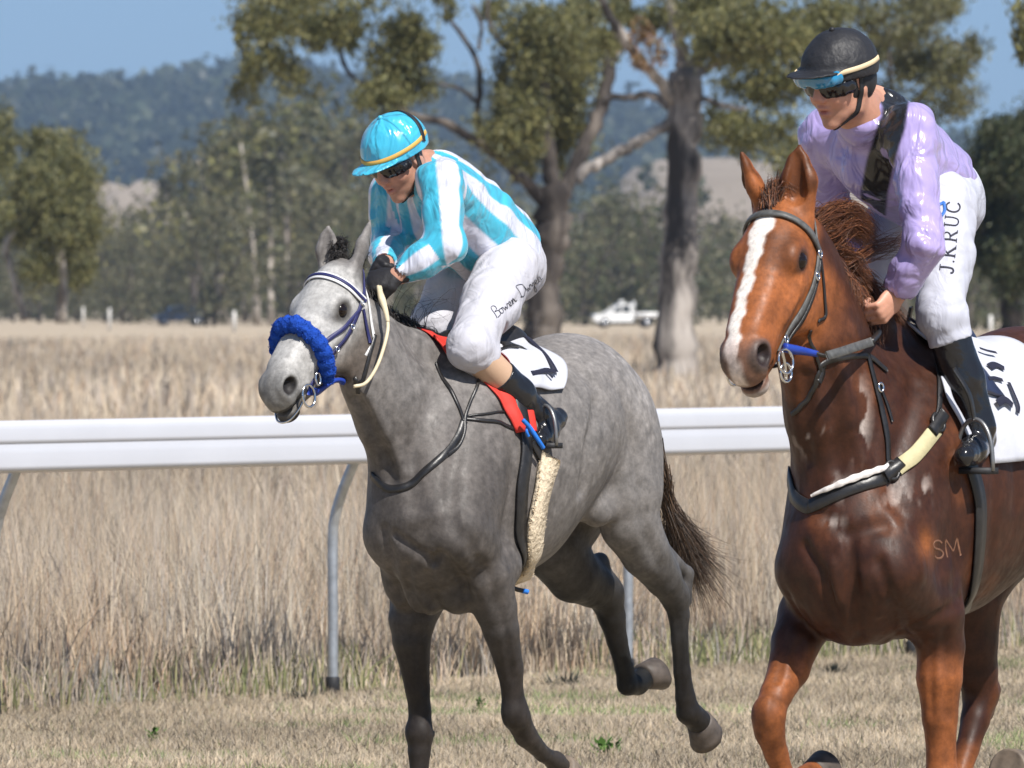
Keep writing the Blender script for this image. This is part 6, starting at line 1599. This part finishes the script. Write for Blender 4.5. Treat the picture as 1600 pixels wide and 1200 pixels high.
m_red = mat_plain('red_cloth', (.58, .035, .022), rough=.65, bump=.15, bscale=90, var=.1, vscale=20)
m_whitecloth = mat_plain('white_cotton', (.48, .49, .54), rough=.75, bump=.25, bscale=35, var=.04, vscale=15, bdist=.01)
m_brightblue = mat_plain('bright_blue_cord', (.02, .17, .62), rough=.45)
m_chrome = mat_plain('polished_steel', (.62, .62, .63), rough=.18, metal=1.0)

def strap(name, fr, F, root, parent, pts, width, mat, thick=.004, off=.001, n=50, snap=True, nrm=None, wfn=None):
    P = np.array([fr.p(*q) for q in pts]) if len(pts[0]) == 3 and not isinstance(pts, np.ndarray) else np.array(pts)
    return ribbon(fr, F, P, width, thick, off, n, root=root, snap=snap, nrm=nrm, wfn=wfn).build(name, mat, parent, smooth=False)
def ring(name, fr, root, parent, cen, r, tr, axis, mat, sx=1.0, up=None, n=22):
    axis = axis / np.linalg.norm(axis); u = np.cross(axis, np.array([0, 0, 1.0]) if up is None else up); u /= np.linalg.norm(u); v = np.cross(axis, u)
    P = np.array([cen + r * (math.cos(a) * u * sx + math.sin(a) * v) for a in np.linspace(0, 2 * math.pi, n)])
    return MB().tube(fr.world(P) - np.array(root.location), tr, 6, cap=False).build(name, mat, parent)
def cord(name, fr, root, parent, pts, r, mat, n=40, taper=None):
    P = spline(np.array([fr.p(*q) if len(q) == 3 and not isinstance(q, np.ndarray) else q for q in pts]), n)
    return MB().tube(fr.world(P) - np.array(root.location), r if taper is None else r * taper(np.linspace(0, 1, n)), 7).build(name, mat, parent)
def hp(H, u, v, w): return H.p(u, v, w)
def head_strap(name, fr, F, H, root, parent, pts, width, mat, thick=.004, off=.0015, n=50):
    return strap(name, fr, F, root, parent, H.pts(np.array(pts)), width, mat, thick, off, n)
def drape(name, fr, F, root, parent, a0, a1, phi0, phi1, cz, cw, mat, off=.008, thick=.005, na=26, nphi=60, edge=None, ripple=.004, seed=1):
    """cloth laid over the back: a0..a1 along it, phi0..phi1 degrees round it (0 = spine, + = left side)"""
    r = np.random.default_rng(seed); A, PH = np.meshgrid(np.linspace(0, 1, na), np.linspace(0, 1, nphi), indexing='ij')
    ph = np.radians(phi0 + (phi1 - phi0) * PH); aa = a0 + (a1 - a0) * A
    if edge is not None: aa = edge(A, PH, aa)
    P = np.stack([aa, cw + .5 * np.sin(ph), cz + .5 * np.cos(ph)], -1).reshape(-1, 3)
    wv = ripple * (np.sin(A * 9 + PH * 14 + seed) + np.sin(PH * 23 - A * 5)).ravel()
    Q = F.project(P, off, 14); N = F.normal(Q); Q = Q + N * (wv + ripple * 1.2)[:, None]
    top, bot = Q + N * thick / 2, Q - N * thick / 2; V = np.concatenate([top, bot]); n = na * nphi
    i = np.arange(na - 1)[:, None] * nphi + np.arange(nphi - 1)[None]; i = i.ravel()
    F4 = np.concatenate([np.stack([i, i + nphi, i + nphi + 1, i + 1], 1), n + np.stack([i, i + 1, i + nphi + 1, i + nphi], 1)])
    bd = np.concatenate([np.arange(nphi), np.arange(1, na) * nphi + nphi - 1, (na - 1) * nphi + np.arange(nphi - 2, -1, -1), np.arange(na - 2, 0, -1) * nphi]); b2 = np.roll(bd, -1)
    F4 = np.concatenate([F4, np.stack([bd, b2, b2 + n, bd + n], 1)])
    return mesh_obj(name, fr.world(V) - np.array(root.location), F4, mat, parent)

# ------------------------------------------------------------------ tack of the grey
br = empty('bridle', root_g.location); tag(br, 'navy and white bridle with blue sheepskin noseband on the grey', 'bridle')
bb = [(.085, -.06, -.085), (.10, .03, -.082), (.105, .082, -.045), (.105, .095, 0), (.105, .082, .045), (.10, .03, .084), (.085, -.02, .09)]
head_strap('browband', fg, Fg, Hg, root_g, br, bb, .030, m_whiteleather, off=.004)
head_strap('browband_stripe', fg, Fg, Hg, root_g, br, bb, .011, m_navy, thick=.004, off=.0075)
for s_ in (1, -1):
    head_strap('cheek_strap', fg, Fg, Hg, root_g, br, [(-.02, .045, .03 * s_), (.0, .0, .08 * s_), (.085, -.01, .09 * s_), (.19, -.03, .10 * s_), (.30, -.045, .085 * s_), (.40, -.052, .07 * s_), (.475, -.058, .06 * s_)], .017, m_navy)
    head_strap('throat_lash', fg, Fg, Hg, root_g, br, [(.0, .0, .085 * s_), (.08, -.06, .085 * s_), (.14, -.14, .065 * s_), (.17, -.19, .025 * s_)], .011, m_whiteleather)
    head_strap('head_strap', fg, Fg, Hg, root_g, br, [(.12, -.02, .09 * s_), (.22, -.01, .1 * s_), (.30, .0, .08 * s_), (.36, .01, .07 * s_)], .015, m_navy)
    head_strap('noseband_strap', fg, Fg, Hg, root_g, br, [(.11, -.03, .09 * s_), (.14, -.09, .09 * s_), (.16, -.13, .07 * s_)], .012, m_navy)
    head_strap('chin_strap', fg, Fg, Hg, root_g, br, [(.49, -.058, .05 * s_), (.44, -.10, .04 * s_), (.36, -.135, .035 * s_), (.26, -.175, .03 * s_)], .026, m_royal, thick=.012)
    ring('bit_ring', fg, root_g, br, hp(Hg, .515, -.062, .068 * s_), .036, .0042, Hg.dir(0, .1, 1), m_chrome, .8)
    ring('buckle', fg, root_g, br, hp(Hg, .44, -.052, .074 * s_), .020, .0038, Hg.dir(0, .1, 1), m_chrome, .55)
    for q in ((.10, -.01, .094), (.30, -.046, .09), (.20, -.03, .104)):
        ring('buckle', fg, root_g, br, Fg.project(np.array([hp(Hg, q[0], q[1], q[2] * s_)]), .006)[0], .0085, .0032, Hg.dir(0, .1, 1), m_chrome, .8)
cord('bit_chain', fg, root_g, br, [hp(Hg, .535, -.058, .062), hp(Hg, .572, -.072, .05), hp(Hg, .61, -.082, .028), hp(Hg, .622, -.084, 0), hp(Hg, .61, -.082, -.028), hp(Hg, .572, -.072, -.05), hp(Hg, .535, -.058, -.062)], .0038, m_chrome)
# sheepskin roll across the nose
rolls = Hg.pts(np.array([(.400, -.085, .055), (.385, -.04, .078), (.362, .02, .066), (.345, .058, .03), (.340, .066, 0), (.345, .058, -.03), (.362, .02, -.066), (.385, -.04, -.078), (.400, -.085, -.055)]))
P = spline(Fg.project(rolls, .018), 60); rad = .028 * (1 + .10 * np.sin(np.arange(60) * 1.7) + .06 * np.sin(np.arange(60) * 3.1)); rad[:6] *= np.linspace(.6, 1, 6); rad[-6:] *= np.linspace(1, .6, 6)
mb = MB().tube(fg.world(P) - np.array(root_g.location), rad, 14, col=(.014, .06, .34)); nb = mb.build('sheepskin_noseband', m_fluff_b, br)
def fluff(name, fr, root, parent, P, rad, n, L, cols, mat, seed, half=None):
    r = np.random.default_rng(seed); k = r.integers(0, len(P), n); T = np.gradient(P, axis=0); T /= np.linalg.norm(T, axis=1)[:, None]
    d = r.normal(0, 1, (n, 3)); d -= T[k] * (d * T[k]).sum(1)[:, None]; d /= np.linalg.norm(d, axis=1)[:, None]
    if half is not None: d = np.where(((d * half).sum(1) < -.2)[:, None], -d, d)
    rr = (rad[k] if np.ndim(rad) else rad); p = P[k] + d * np.asarray(rr)[..., None] * .85 + T[k] * r.uniform(-.01, .01, (n, 1)); l = L * r.uniform(.5, 1.3, n)[:, None]
    tip = p + d * l + r.normal(0, .45, (n, 3)) * l; s = np.cross(d, r.normal(0, 1, (n, 3))); s /= np.linalg.norm(s, axis=1)[:, None]
    V = np.stack([p - s * .0028, p + s * .0028, tip], 1).reshape(-1, 3); ci = np.array(cols)[r.integers(0, len(cols), n)] * r.uniform(.75, 1.3, (n, 1))
    return mesh_obj(name, fr.world(V) - np.array(root.location), np.arange(3 * n).reshape(-1, 3), mat, parent, False, np.repeat(ci, 3, 0))
fluff('fleece', fg, root_g, nb, P, rad, 6500, .0045, [(.014, .06, .36), (.02, .08, .42), (.01, .04, .24)], m_fluff_b, 7)['kind'] = 'stuff'
# reins and neck strap
rn = empty('reins', root_g.location); tag(rn, 'reins of the grey running from the bit to the black gloves', 'reins')
bitL, bitR = hp(Hg, .515, -.075, .075), hp(Hg, .515, -.075, -.075)
cord('rein', fg, root_g, rn, [(553, 604, .08), (572, 598, .10), (590, 570, .12), (603, 530, .13), (606, 505, .12), (600, 478, .10), (594, 448, .04)], .0058, m_cream)
cord('rein_grip', fg, root_g, rn, [(606, 503, .12), (602, 484, .11), (595, 462, .08), (591, 448, .04)], .012, m_cream, taper=lambda t: 1 - .45 * np.abs(2 * t - 1))
strap('rein', fg, Fg, root_g, rn, [(568, 640, .09), (576, 625, .11), (588, 600, .12), (600, 560, .14), (606, 520, .13)], .014, m_leather, off=.003)
cord('rein', fg, root_g, rn, [bitR, hp(Hg, .40, -.09, -.13), hp(Hg, .2, -.08, -.17), (580, 440, -.14), (580, 428, -.04)], .006, m_cream)
bp_ = empty('neck_strap', root_g.location); tag(bp_, 'thin black breastplate strap round the base of the grey\'s neck', 'strap')
strap('strap', fg, Fg, root_g, bp_, [(580, 742, -.08), (592, 756, -.04), (610, 764, .0), (634, 762, .05), (662, 744, .10), (690, 716, .14), (712, 684, .16), (722, 660, .17)], .026, m_leather, thick=.005, n=70)
strap('strap', fg, Fg, root_g, bp_, [(676, 578, .06), (690, 606, .10), (706, 634, .14), (722, 660, .17)], .012, m_leather, off=.003)
strap('strap', fg, Fg, root_g, bp_, [(746, 590, .16), (736, 620, .17), (724, 652, .17), (722, 676, .17), (712, 700, .16), (694, 718, .14)], .012, m_leather, off=.003)
strap('strap_end', fg, Fg, root_g, bp_, [(722, 656, .17), (742, 664, .18), (768, 672, .19), (796, 682, .2)], .012, m_leather, off=.002)
strap('strap_end', fg, Fg, root_g, bp_, [(726, 654, .17), (752, 656, .18), (776, 654, .19), (800, 653, .2)], .007, m_leather, off=.002)
# saddle, cloths, girth
sc_ = empty('number_cloth', root_g.location); tag(sc_, 'white number cloth with a black seven behind the jockey\'s boot on the grey', 'saddle cloth')
def rnd(A, PH, aa): return aa + np.maximum(PH - .80, 0) ** 2 * 3.0 * A + np.maximum(.2 - PH, 0) ** 2 * 3.0 * A
cl = drape('cloth', fg, Fg, root_g, sc_, -.42, -.77, -58, 51, 1.22, -.09, m_whitecloth, off=.012, edge=rnd, seed=3)
def on_cloth(name, fr, F, root, parent, strokes, w, mat, off, thick=.0016):
    mb = MB()
    for pts, wd in strokes: ribbon(fr, F, F.hit(fr, pts), wd, thick, off, max(8, 6 * len(pts)), mb=mb, root=root)
    return mb.build(name, mat, parent)
on_cloth('numeral', fg, Fg, root_g, sc_, [([(818, 537), (834, 551), (850, 568), (862, 589)], .020), ([(862, 590), (846, 586), (822, 588)], .018), ([(842, 587), (850, 593), (856, 598)], .010)], .19, m_black_ink, .0245)
rp = empty('saddle_pad', root_g.location); tag(rp, 'red saddle pad edged in black showing ahead of the rider\'s knee on the grey', 'saddle pad')
drape('pad', fg, Fg, root_g, rp, -.25, -.45, -60, 72, 1.22, -.09, m_red, off=.006, na=22, seed=5, edge=lambda A, PH, aa: aa - .30 * np.maximum(np.abs(PH - .5) - .22, 0) * (1 - A))
def saddle(fr, F, root, a0, a1, cw, zt, label, flap, mat=m_leather):
    s = empty('saddle', root.location); tag(s, label, 'saddle')
    Fs = box_field(np.array([(a0 + .1, cw - .26, zt - .35), (a1 - .1, cw + .26, zt + .12)]), .05, .008)
    Fs.chain([(a0, cw, zt + .012, .055), (.6 * a0 + .4 * a1, cw, zt - .03, .075), (a1, cw, zt + .0, .085)], .03, (0, 1, 0), ki=.05)
    garment('seat', fr, Fs, root, mat, color=(0, 0, 0)).parent = s
    for sg in (1, -1):
        drape('flap', fr, F, root, s, a0 - .08, a0 - .16, 8 * sg, (flap - 14) * sg, zt - .32, cw, mat, off=.020, thick=.007, na=16, nphi=30, ripple=.001, edge=lambda A, PH, aa: aa + (.10 - .12 * A) * PH)
    return s
sd = saddle(fg, Fg, root_g, -.44, -.78, -.10, 1.60, 'small black racing saddle under the jockey in cyan and white', 42)
def stirrup(fr, F, root, parent, foot, top, side, blue=None, H=.13, Wd=.115, yaw=0.0):
    """iron hanging under the foot, leather up to the saddle"""
    P = []
    for t in np.linspace(0, 1, 26):
        a = math.pi * t; P.append(foot + np.array([math.sin(yaw) * Wd / 2 * math.cos(a), Wd / 2 * math.cos(a) * math.cos(yaw), H * math.sin(a) ** .75]))
    MB().tube(fr.world(np.array(P)) - np.array(root.location), .0065, 7).build('stirrup_iron', m_greyiron, parent)
    e = np.array([math.sin(yaw), math.cos(yaw), 0]) * Wd / 2; f = np.array([.028 * math.cos(yaw), -.028 * math.sin(yaw), 0]); z = np.array([0, 0, .009])
    V = [foot + e - f - z, foot - e - f - z, foot - e + f - z, foot + e + f - z, foot + e - f + z, foot - e - f + z, foot - e + f + z, foot + e + f + z]
    MB().add(fr.world(np.array(V)) - np.array(root.location), [[0, 3, 2, 1], [4, 5, 6, 7], [0, 1, 5, 4], [1, 2, 6, 5], [2, 3, 7, 6], [3, 0, 4, 7]]).build('stirrup_tread', m_black_rubber, parent, smooth=False)
    topi = foot + np.array([0, 0, H])
    strap('stirrup_leather', fr, F, root, parent, np.array([top, .5 * top + .5 * topi + np.array([0, .015 * side, 0]), topi]), .022, m_leather, thick=.005, snap=False, nrm=np.array([0, 1.0 * side, .2]), n=24)
m_greyiron = mat_plain('dull_iron', (.22, .22, .22), rough=.4, metal=.7)
stirrup(fg, Fg, root_g, sd, j(851, 696, .275), g(778, 590, .22), 1, yaw=.3)
stirrup(fg, Fg, root_g, sd, P1['anR'] + V3(.05, 0, -.12), P1['anR'] + V3(.12, .06, .3), -1)
cord('stirrup_cord', fg, root_g, sd, [(817, 656, .30), (828, 668, .31), (840, 686, .32), (849, 700, .32)], .0075, m_brightblue)
cord('stirrup_cord', fg, root_g, sd, [(824, 664, .30), (823, 674, .30), (826, 682, .30)], .005, m_brightblue)
gi = empty('girth', root_g.location); tag(gi, 'black girth with cream sheepskin sleeve round the grey\'s belly', 'girth')
gp = [(800, 600, .22), (814, 660, .24), (820, 710, .245), (820, 760, .24), (816, 810, .22), (812, 850, .19), (806, 880, .14), (800, 900, .06)]
strap('girth_strap', fg, Fg, root_g, gi, [(788, 590, .2), (806, 650, .24), (812, 700, .245), (810, 760, .24), (806, 820, .21), (802, 860, .17), (796, 890, .1), (788, 900, .02)], .05, m_leather, thick=.008, off=.006, n=60)
strap('girth_strap', fg, Fg, root_g, gi, [(822, 690, .25), (829, 705, .25), (838, 722, .25)], .04, m_leather, thick=.006, off=.006, n=20)
sleeve_pts = [(843, 716, .245), (838, 750, .245), (832, 790, .235), (826, 830, .21), (820, 860, .17), (815, 885, .12), (808, 900, .05), (800, 905, -.04)]
Pg = Fg.project(spline(np.array([g(*q) for q in sleeve_pts]), 50), .004)
sl = ribbon(fg, Fg, Pg, .088, .022, .003, 50, root=root_g); slv = sl.build('sheepskin_sleeve', m_fluff_c, gi)
a_ = slv.data.color_attributes.new('col', 'FLOAT_COLOR', 'POINT'); a_.data.foreach_set('color', np.tile(np.array([.62, .52, .38, 1], np.float32), len(slv.data.vertices)))
Ng = Fg.normal(Pg); Tg = np.gradient(Pg, axis=0); Tg /= np.linalg.norm(Tg, axis=1)[:, None]; Sg = np.cross(Ng, Tg); r7 = np.random.default_rng(9)
kk = r7.integers(0, 50, 7000); pp = Pg[kk] + Sg[kk] * r7.uniform(-.046, .046, (7000, 1)) + Ng[kk] * .012 + Tg[kk] * r7.uniform(-.006, .006, (7000, 1))
dd = Ng[kk] * .8 + Sg[kk] * r7.normal(0, .5, (7000, 1)) + r7.normal(0, .4, (7000, 3)); tip = pp + dd * .006; s7 = np.cross(dd, r7.normal(0, 1, (7000, 3))); s7 /= np.linalg.norm(s7, axis=1)[:, None]
Vv = np.stack([pp - s7 * .003, pp + s7 * .003, tip], 1).reshape(-1, 3)
mesh_obj('fleece', fg.world(Vv) - np.array(root_g.location), np.arange(21000).reshape(-1, 3), m_fluff_c, slv, False, np.repeat(np.array([.68, .56, .40]) * r7.uniform(.75, 1.25, (7000, 1)), 3, 0))['kind'] = 'stuff'
cord('girth_end', fg, root_g, gi, [(800, 918, .06), (808, 921, .07), (816, 923, .08)], .008, m_leather); cord('girth_tip', fg, root_g, gi, [(816, 923, .08), (821, 924, .085), (825, 925, .09)], .0085, m_brightblue)

# ------------------------------------------------------------------ tack of the chestnut
bc = empty('bridle', root_c.location); tag(bc, 'plain dark leather bridle with grey browband on the chestnut', 'bridle')
head_strap('browband', fc, Fc, Hc, root_c, bc, [(.075, -.05, -.088), (.075, .02, -.086), (.075, .075, -.05), (.075, .092, 0), (.075, .075, .05), (.08, .02, .09), (.09, -.03, .094)], .020, m_greyleather, thick=.008, off=.003)
for s_ in (1, -1):
    head_strap('cheek_strap', fc, Fc, Hc, root_c, bc, [(-.02, .045, .03 * s_), (.0, .0, .085 * s_), (.09, -.03, .095 * s_), (.20, -.055, .10 * s_), (.31, -.068, .09 * s_), (.40, -.066, .075 * s_), (.475, -.062, .066 * s_)], .022, m_greyleather, thick=.006)
    head_strap('noseband_strap', fc, Fc, Hc, root_c, bc, [(.10, -.045, .095 * s_), (.22, -.075, .10 * s_), (.34, -.09, .08 * s_), (.43, -.088, .06 * s_)], .014, m_leather, thick=.005, off=.004)
    head_strap('throat_lash', fc, Fc, Hc, root_c, bc, [(.0, -.01, .088 * s_), (.09, -.08, .09 * s_), (.16, -.14, .07 * s_), (.20, -.185, .03 * s_)], .010, m_leather)
    ring('bit_ring', fc, root_c, bc, hp(Hc, .500, -.066, .080 * s_), .034, .0042, Hc.dir(.1, .15, 1), m_chrome)
    ring('bit_ring', fc, root_c, bc, hp(Hc, .525, -.085, .078 * s_), .026, .0040, Hc.dir(.1, .15, 1), m_chrome)
    for q in ((.10, -.03, .10), (.17, -.05, .105), (.42, -.066, .082)):
        ring('buckle', fc, root_c, bc, Fc.project(np.array([hp(Hc, q[0], q[1], q[2] * s_)]), .009)[0], .011, .0034, Hc.dir(0, .1, 1), m_chrome, .75)
    cord('bit_bar', fc, root_c, bc, [hp(Hc, .50, -.03, .085 * s_), hp(Hc, .515, -.062, .082 * s_), hp(Hc, .535, -.10, .075 * s_)], .005, m_chrome)
rc = empty('reins', root_c.location); tag(rc, 'black reins with a blue rubber grip held low by the bare handed jockey', 'reins')
cord('rein_grip', fc, root_c, rc, [(1226, 543, .09), (1240, 546, .10), (1258, 549, .11), (1277, 553, .13)], .0135, m_royal, taper=lambda t: 1 - .55 * np.maximum(t - .4, 0))
cord('rein', fc, root_c, rc, [(1275, 552, .13), (1292, 556, .15), (1310, 550, .16)], .006, m_leather)
strap('rein', fc, Fc, root_c, rc, np.array([c(1292, 556, .17), c(1316, 549, .18), c(1340, 541, .17), c(1362, 534, .15)]), .026, m_greyleather, thick=.006, snap=False, nrm=np.array([.2, .9, .3]), n=24)
cord('rein', fc, root_c, rc, [(1362, 534, .15), (1372, 520, .10), (1366, 508, .07)], .010, m_leather)
cord('rein', fc, root_c, rc, [hp(Hc, .52, -.08, -.08), (1262, 560, -.16), (1310, 520, -.16), (1336, 492, -.07)], .006, m_leather)
strap('rein', fc, Fc, root_c, rc, [(1276, 585, .02), (1290, 574, .08), (1310, 562, .11), (1340, 556, .13), (1368, 556, .14), (1398, 572, .16)], .017, m_leather, off=.004)
strap('martingale', fc, Fc, root_c, rc, [(1272, 520, .08), (1280, 545, .09), (1288, 566, .09), (1296, 580, .10)], .010, m_leather, off=.003)
strap('martingale', fc, Fc, root_c, rc, [(1262, 640, -.02), (1268, 612, .03), (1282, 592, .07), (1300, 574, .10)], .014, m_leather, off=.003)
bpc = empty('breastplate', root_c.location); tag(bpc, 'foam flecked breastplate with beige elastic across the chestnut\'s chest', 'breastplate')
strap('chest_strap', fc, Fc, root_c, bpc, [(1226, 738, -.16), (1234, 756, -.12), (1250, 778, -.08), (1270, 794, -.03), (1292, 800, .0), (1320, 792, .04), (1350, 772, .08), (1378, 744, .12)], .042, m_leather, thick=.006, n=70)
strap('foam', fc, Fc, root_c, bpc, [(1292, 786, .0), (1316, 774, .04), (1344, 755, .08), (1370, 737, .11)], .020, mat_plain('dried_foam', (.62, .58, .55), rough=.7, bump=.4, bscale=90, var=.25, vscale=60), thick=.005, off=.010, n=50, wfn=lambda t: .35 + .65 * np.sin(np.clip(t * 1.25, 0, 1) * 2.2) * (1 + .2 * np.sin(t * 40)))
strap('chest_strap', fc, Fc, root_c, bpc, [(1382, 742, .12), (1400, 724, .14), (1418, 706, .16), (1442, 682, .18)], .046, m_beige, thick=.009, n=50)
for px, py, w in ((1377, 744, .12), (1446, 672, .185)):
    q = Fc.project(np.array([c(px, py, w)]), .012)[0]; nq = Fc.normal(q[None])[0]
    ring('buckle', fc, root_c, bpc, q, .026, .006, nq, m_leather, .8); 
    strap('buckle_keeper', fc, Fc, root_c, bpc, [(px - 8, py + 12, w), (px, py, w), (px + 9, py - 13, w)], .036, m_leather, thick=.012, off=.006, n=16)
strap('shoulder_strap', fc, Fc, root_c, bpc, [(1450, 662, .19), (1460, 640, .2), (1468, 612, .205), (1472, 585, .2), (1468, 560, .18)], .017, m_leather, off=.004, n=40)
strap('shoulder_strap', fc, Fc, root_c, bpc, [(1360, 552, .13), (1368, 590, .14), (1374, 640, .14), (1376, 690, .13), (1377, 740, .12)], .018, m_leather, off=.004, n=50)
strap('shoulder_strap', fc, Fc, root_c, bpc, [(1374, 600, .14), (1384, 630, .15), (1390, 660, .155)], .009, m_leather, off=.003, n=24)
ring('buckle', fc, root_c, bpc, Fc.project(np.array([c(1373, 606, .14)]), .012)[0], .012, .0035, np.array([.3, .9, .1]), m_chrome, .75)
nc = empty('number_cloth', root_c.location); tag(nc, 'white number cloth with black figures behind the jockey\'s boot on the chestnut', 'saddle cloth')
drape('cloth', fc, Fc, root_c, nc, -.50, -1.02, -62, 80, 1.24, -.02, m_whitecloth, off=.012, edge=lambda A, PH, aa: aa + np.maximum(PH - .84, 0) ** 2 * 4 * A, seed=4)
on_cloth('numeral', fc, Fc, root_c, nc, [([(1524, 556), (1536, 560), (1550, 563)], .012), ([(1538, 584), (1548, 580), (1561, 586)], .024), ([(1532, 598), (1546, 600), (1558, 603)], .013), ([(1548, 637), (1560, 631), (1572, 640)], .024), ([(1567, 606), (1574, 622), (1581, 640), (1580, 650)], .013)], .26, m_black_ink, .0245)
sdc = saddle(fc, Fc, root_c, -.47, -.84, -.03, 1.62, 'dark navy racing saddle under the jockey in lilac', 70, mat_plain('navy_saddle_leather', (.018, .022, .05), rough=.35, spec=.5, bump=.15, bscale=60, var=.2, vscale=15))
stirrup(fc, Fc, root_c, sdc, k_(1538, 735, .30) + V3(.06, 0, 0), c(1490, 575, .27), 1, H=.145, Wd=.125, yaw=.15)
stirrup(fc, Fc, root_c, sdc, P2['anR'] + V3(.05, 0, -.12), P2['anR'] + V3(.10, .06, .3), -1)
strap('cloth_edge', fc, Fc, root_c, nc, [(1474, 590, .2), (1486, 620, .235), (1498, 650, .25), (1510, 682, .26)], .022, m_whitecloth, thick=.006, off=.010, n=30)
gc = empty('girth', root_c.location); tag(gc, 'dark girth strap behind the chestnut\'s shoulder', 'girth')
strap('girth_strap', fc, Fc, root_c, gc, [(1508, 720, .26), (1522, 780, .265), (1524, 830, .26), (1520, 880, .24), (1512, 930, .2), (1500, 960, .12)], .055, m_leather, thick=.008, off=.004, n=60)
# freeze brand on the shoulder: pale hairs, flush with the coat
m_brand = mat_plain('branded_hair', (.16, .075, .042), rough=.6, var=.35, vscale=60)
lettering('brand', fc, Fc, root_c, root_c, 'SM', (1459, 874), (.99, -.14), (-.14, -.99), .22, 28, m_brand, gap=.14, off=-.0003, thick=.001)
HAZE = 1.1e-4
# ------------------------------------------------------------------ the air between here and the hills
m_haze = bpy.data.materials.new('haze_air'); m_haze.use_nodes = True
hn = m_haze.node_tree.nodes; hn.clear()
ho = hn.new('ShaderNodeOutputMaterial'); hv = hn.new('ShaderNodeVolumePrincipled')
hv.inputs['Color'].default_value = (0.58, 0.77, 1.0, 1); hv.inputs['Density'].default_value = HAZE; hv.inputs['Anisotropy'].default_value = 0.2
m_haze.node_tree.links.new(hv.outputs[0], ho.inputs['Volume'])
hb = MB().box((-4000, -60, -1.5), (4000, 7600, 185)).build('haze', m_haze, smooth=False)
tag(hb, kind='stuff')
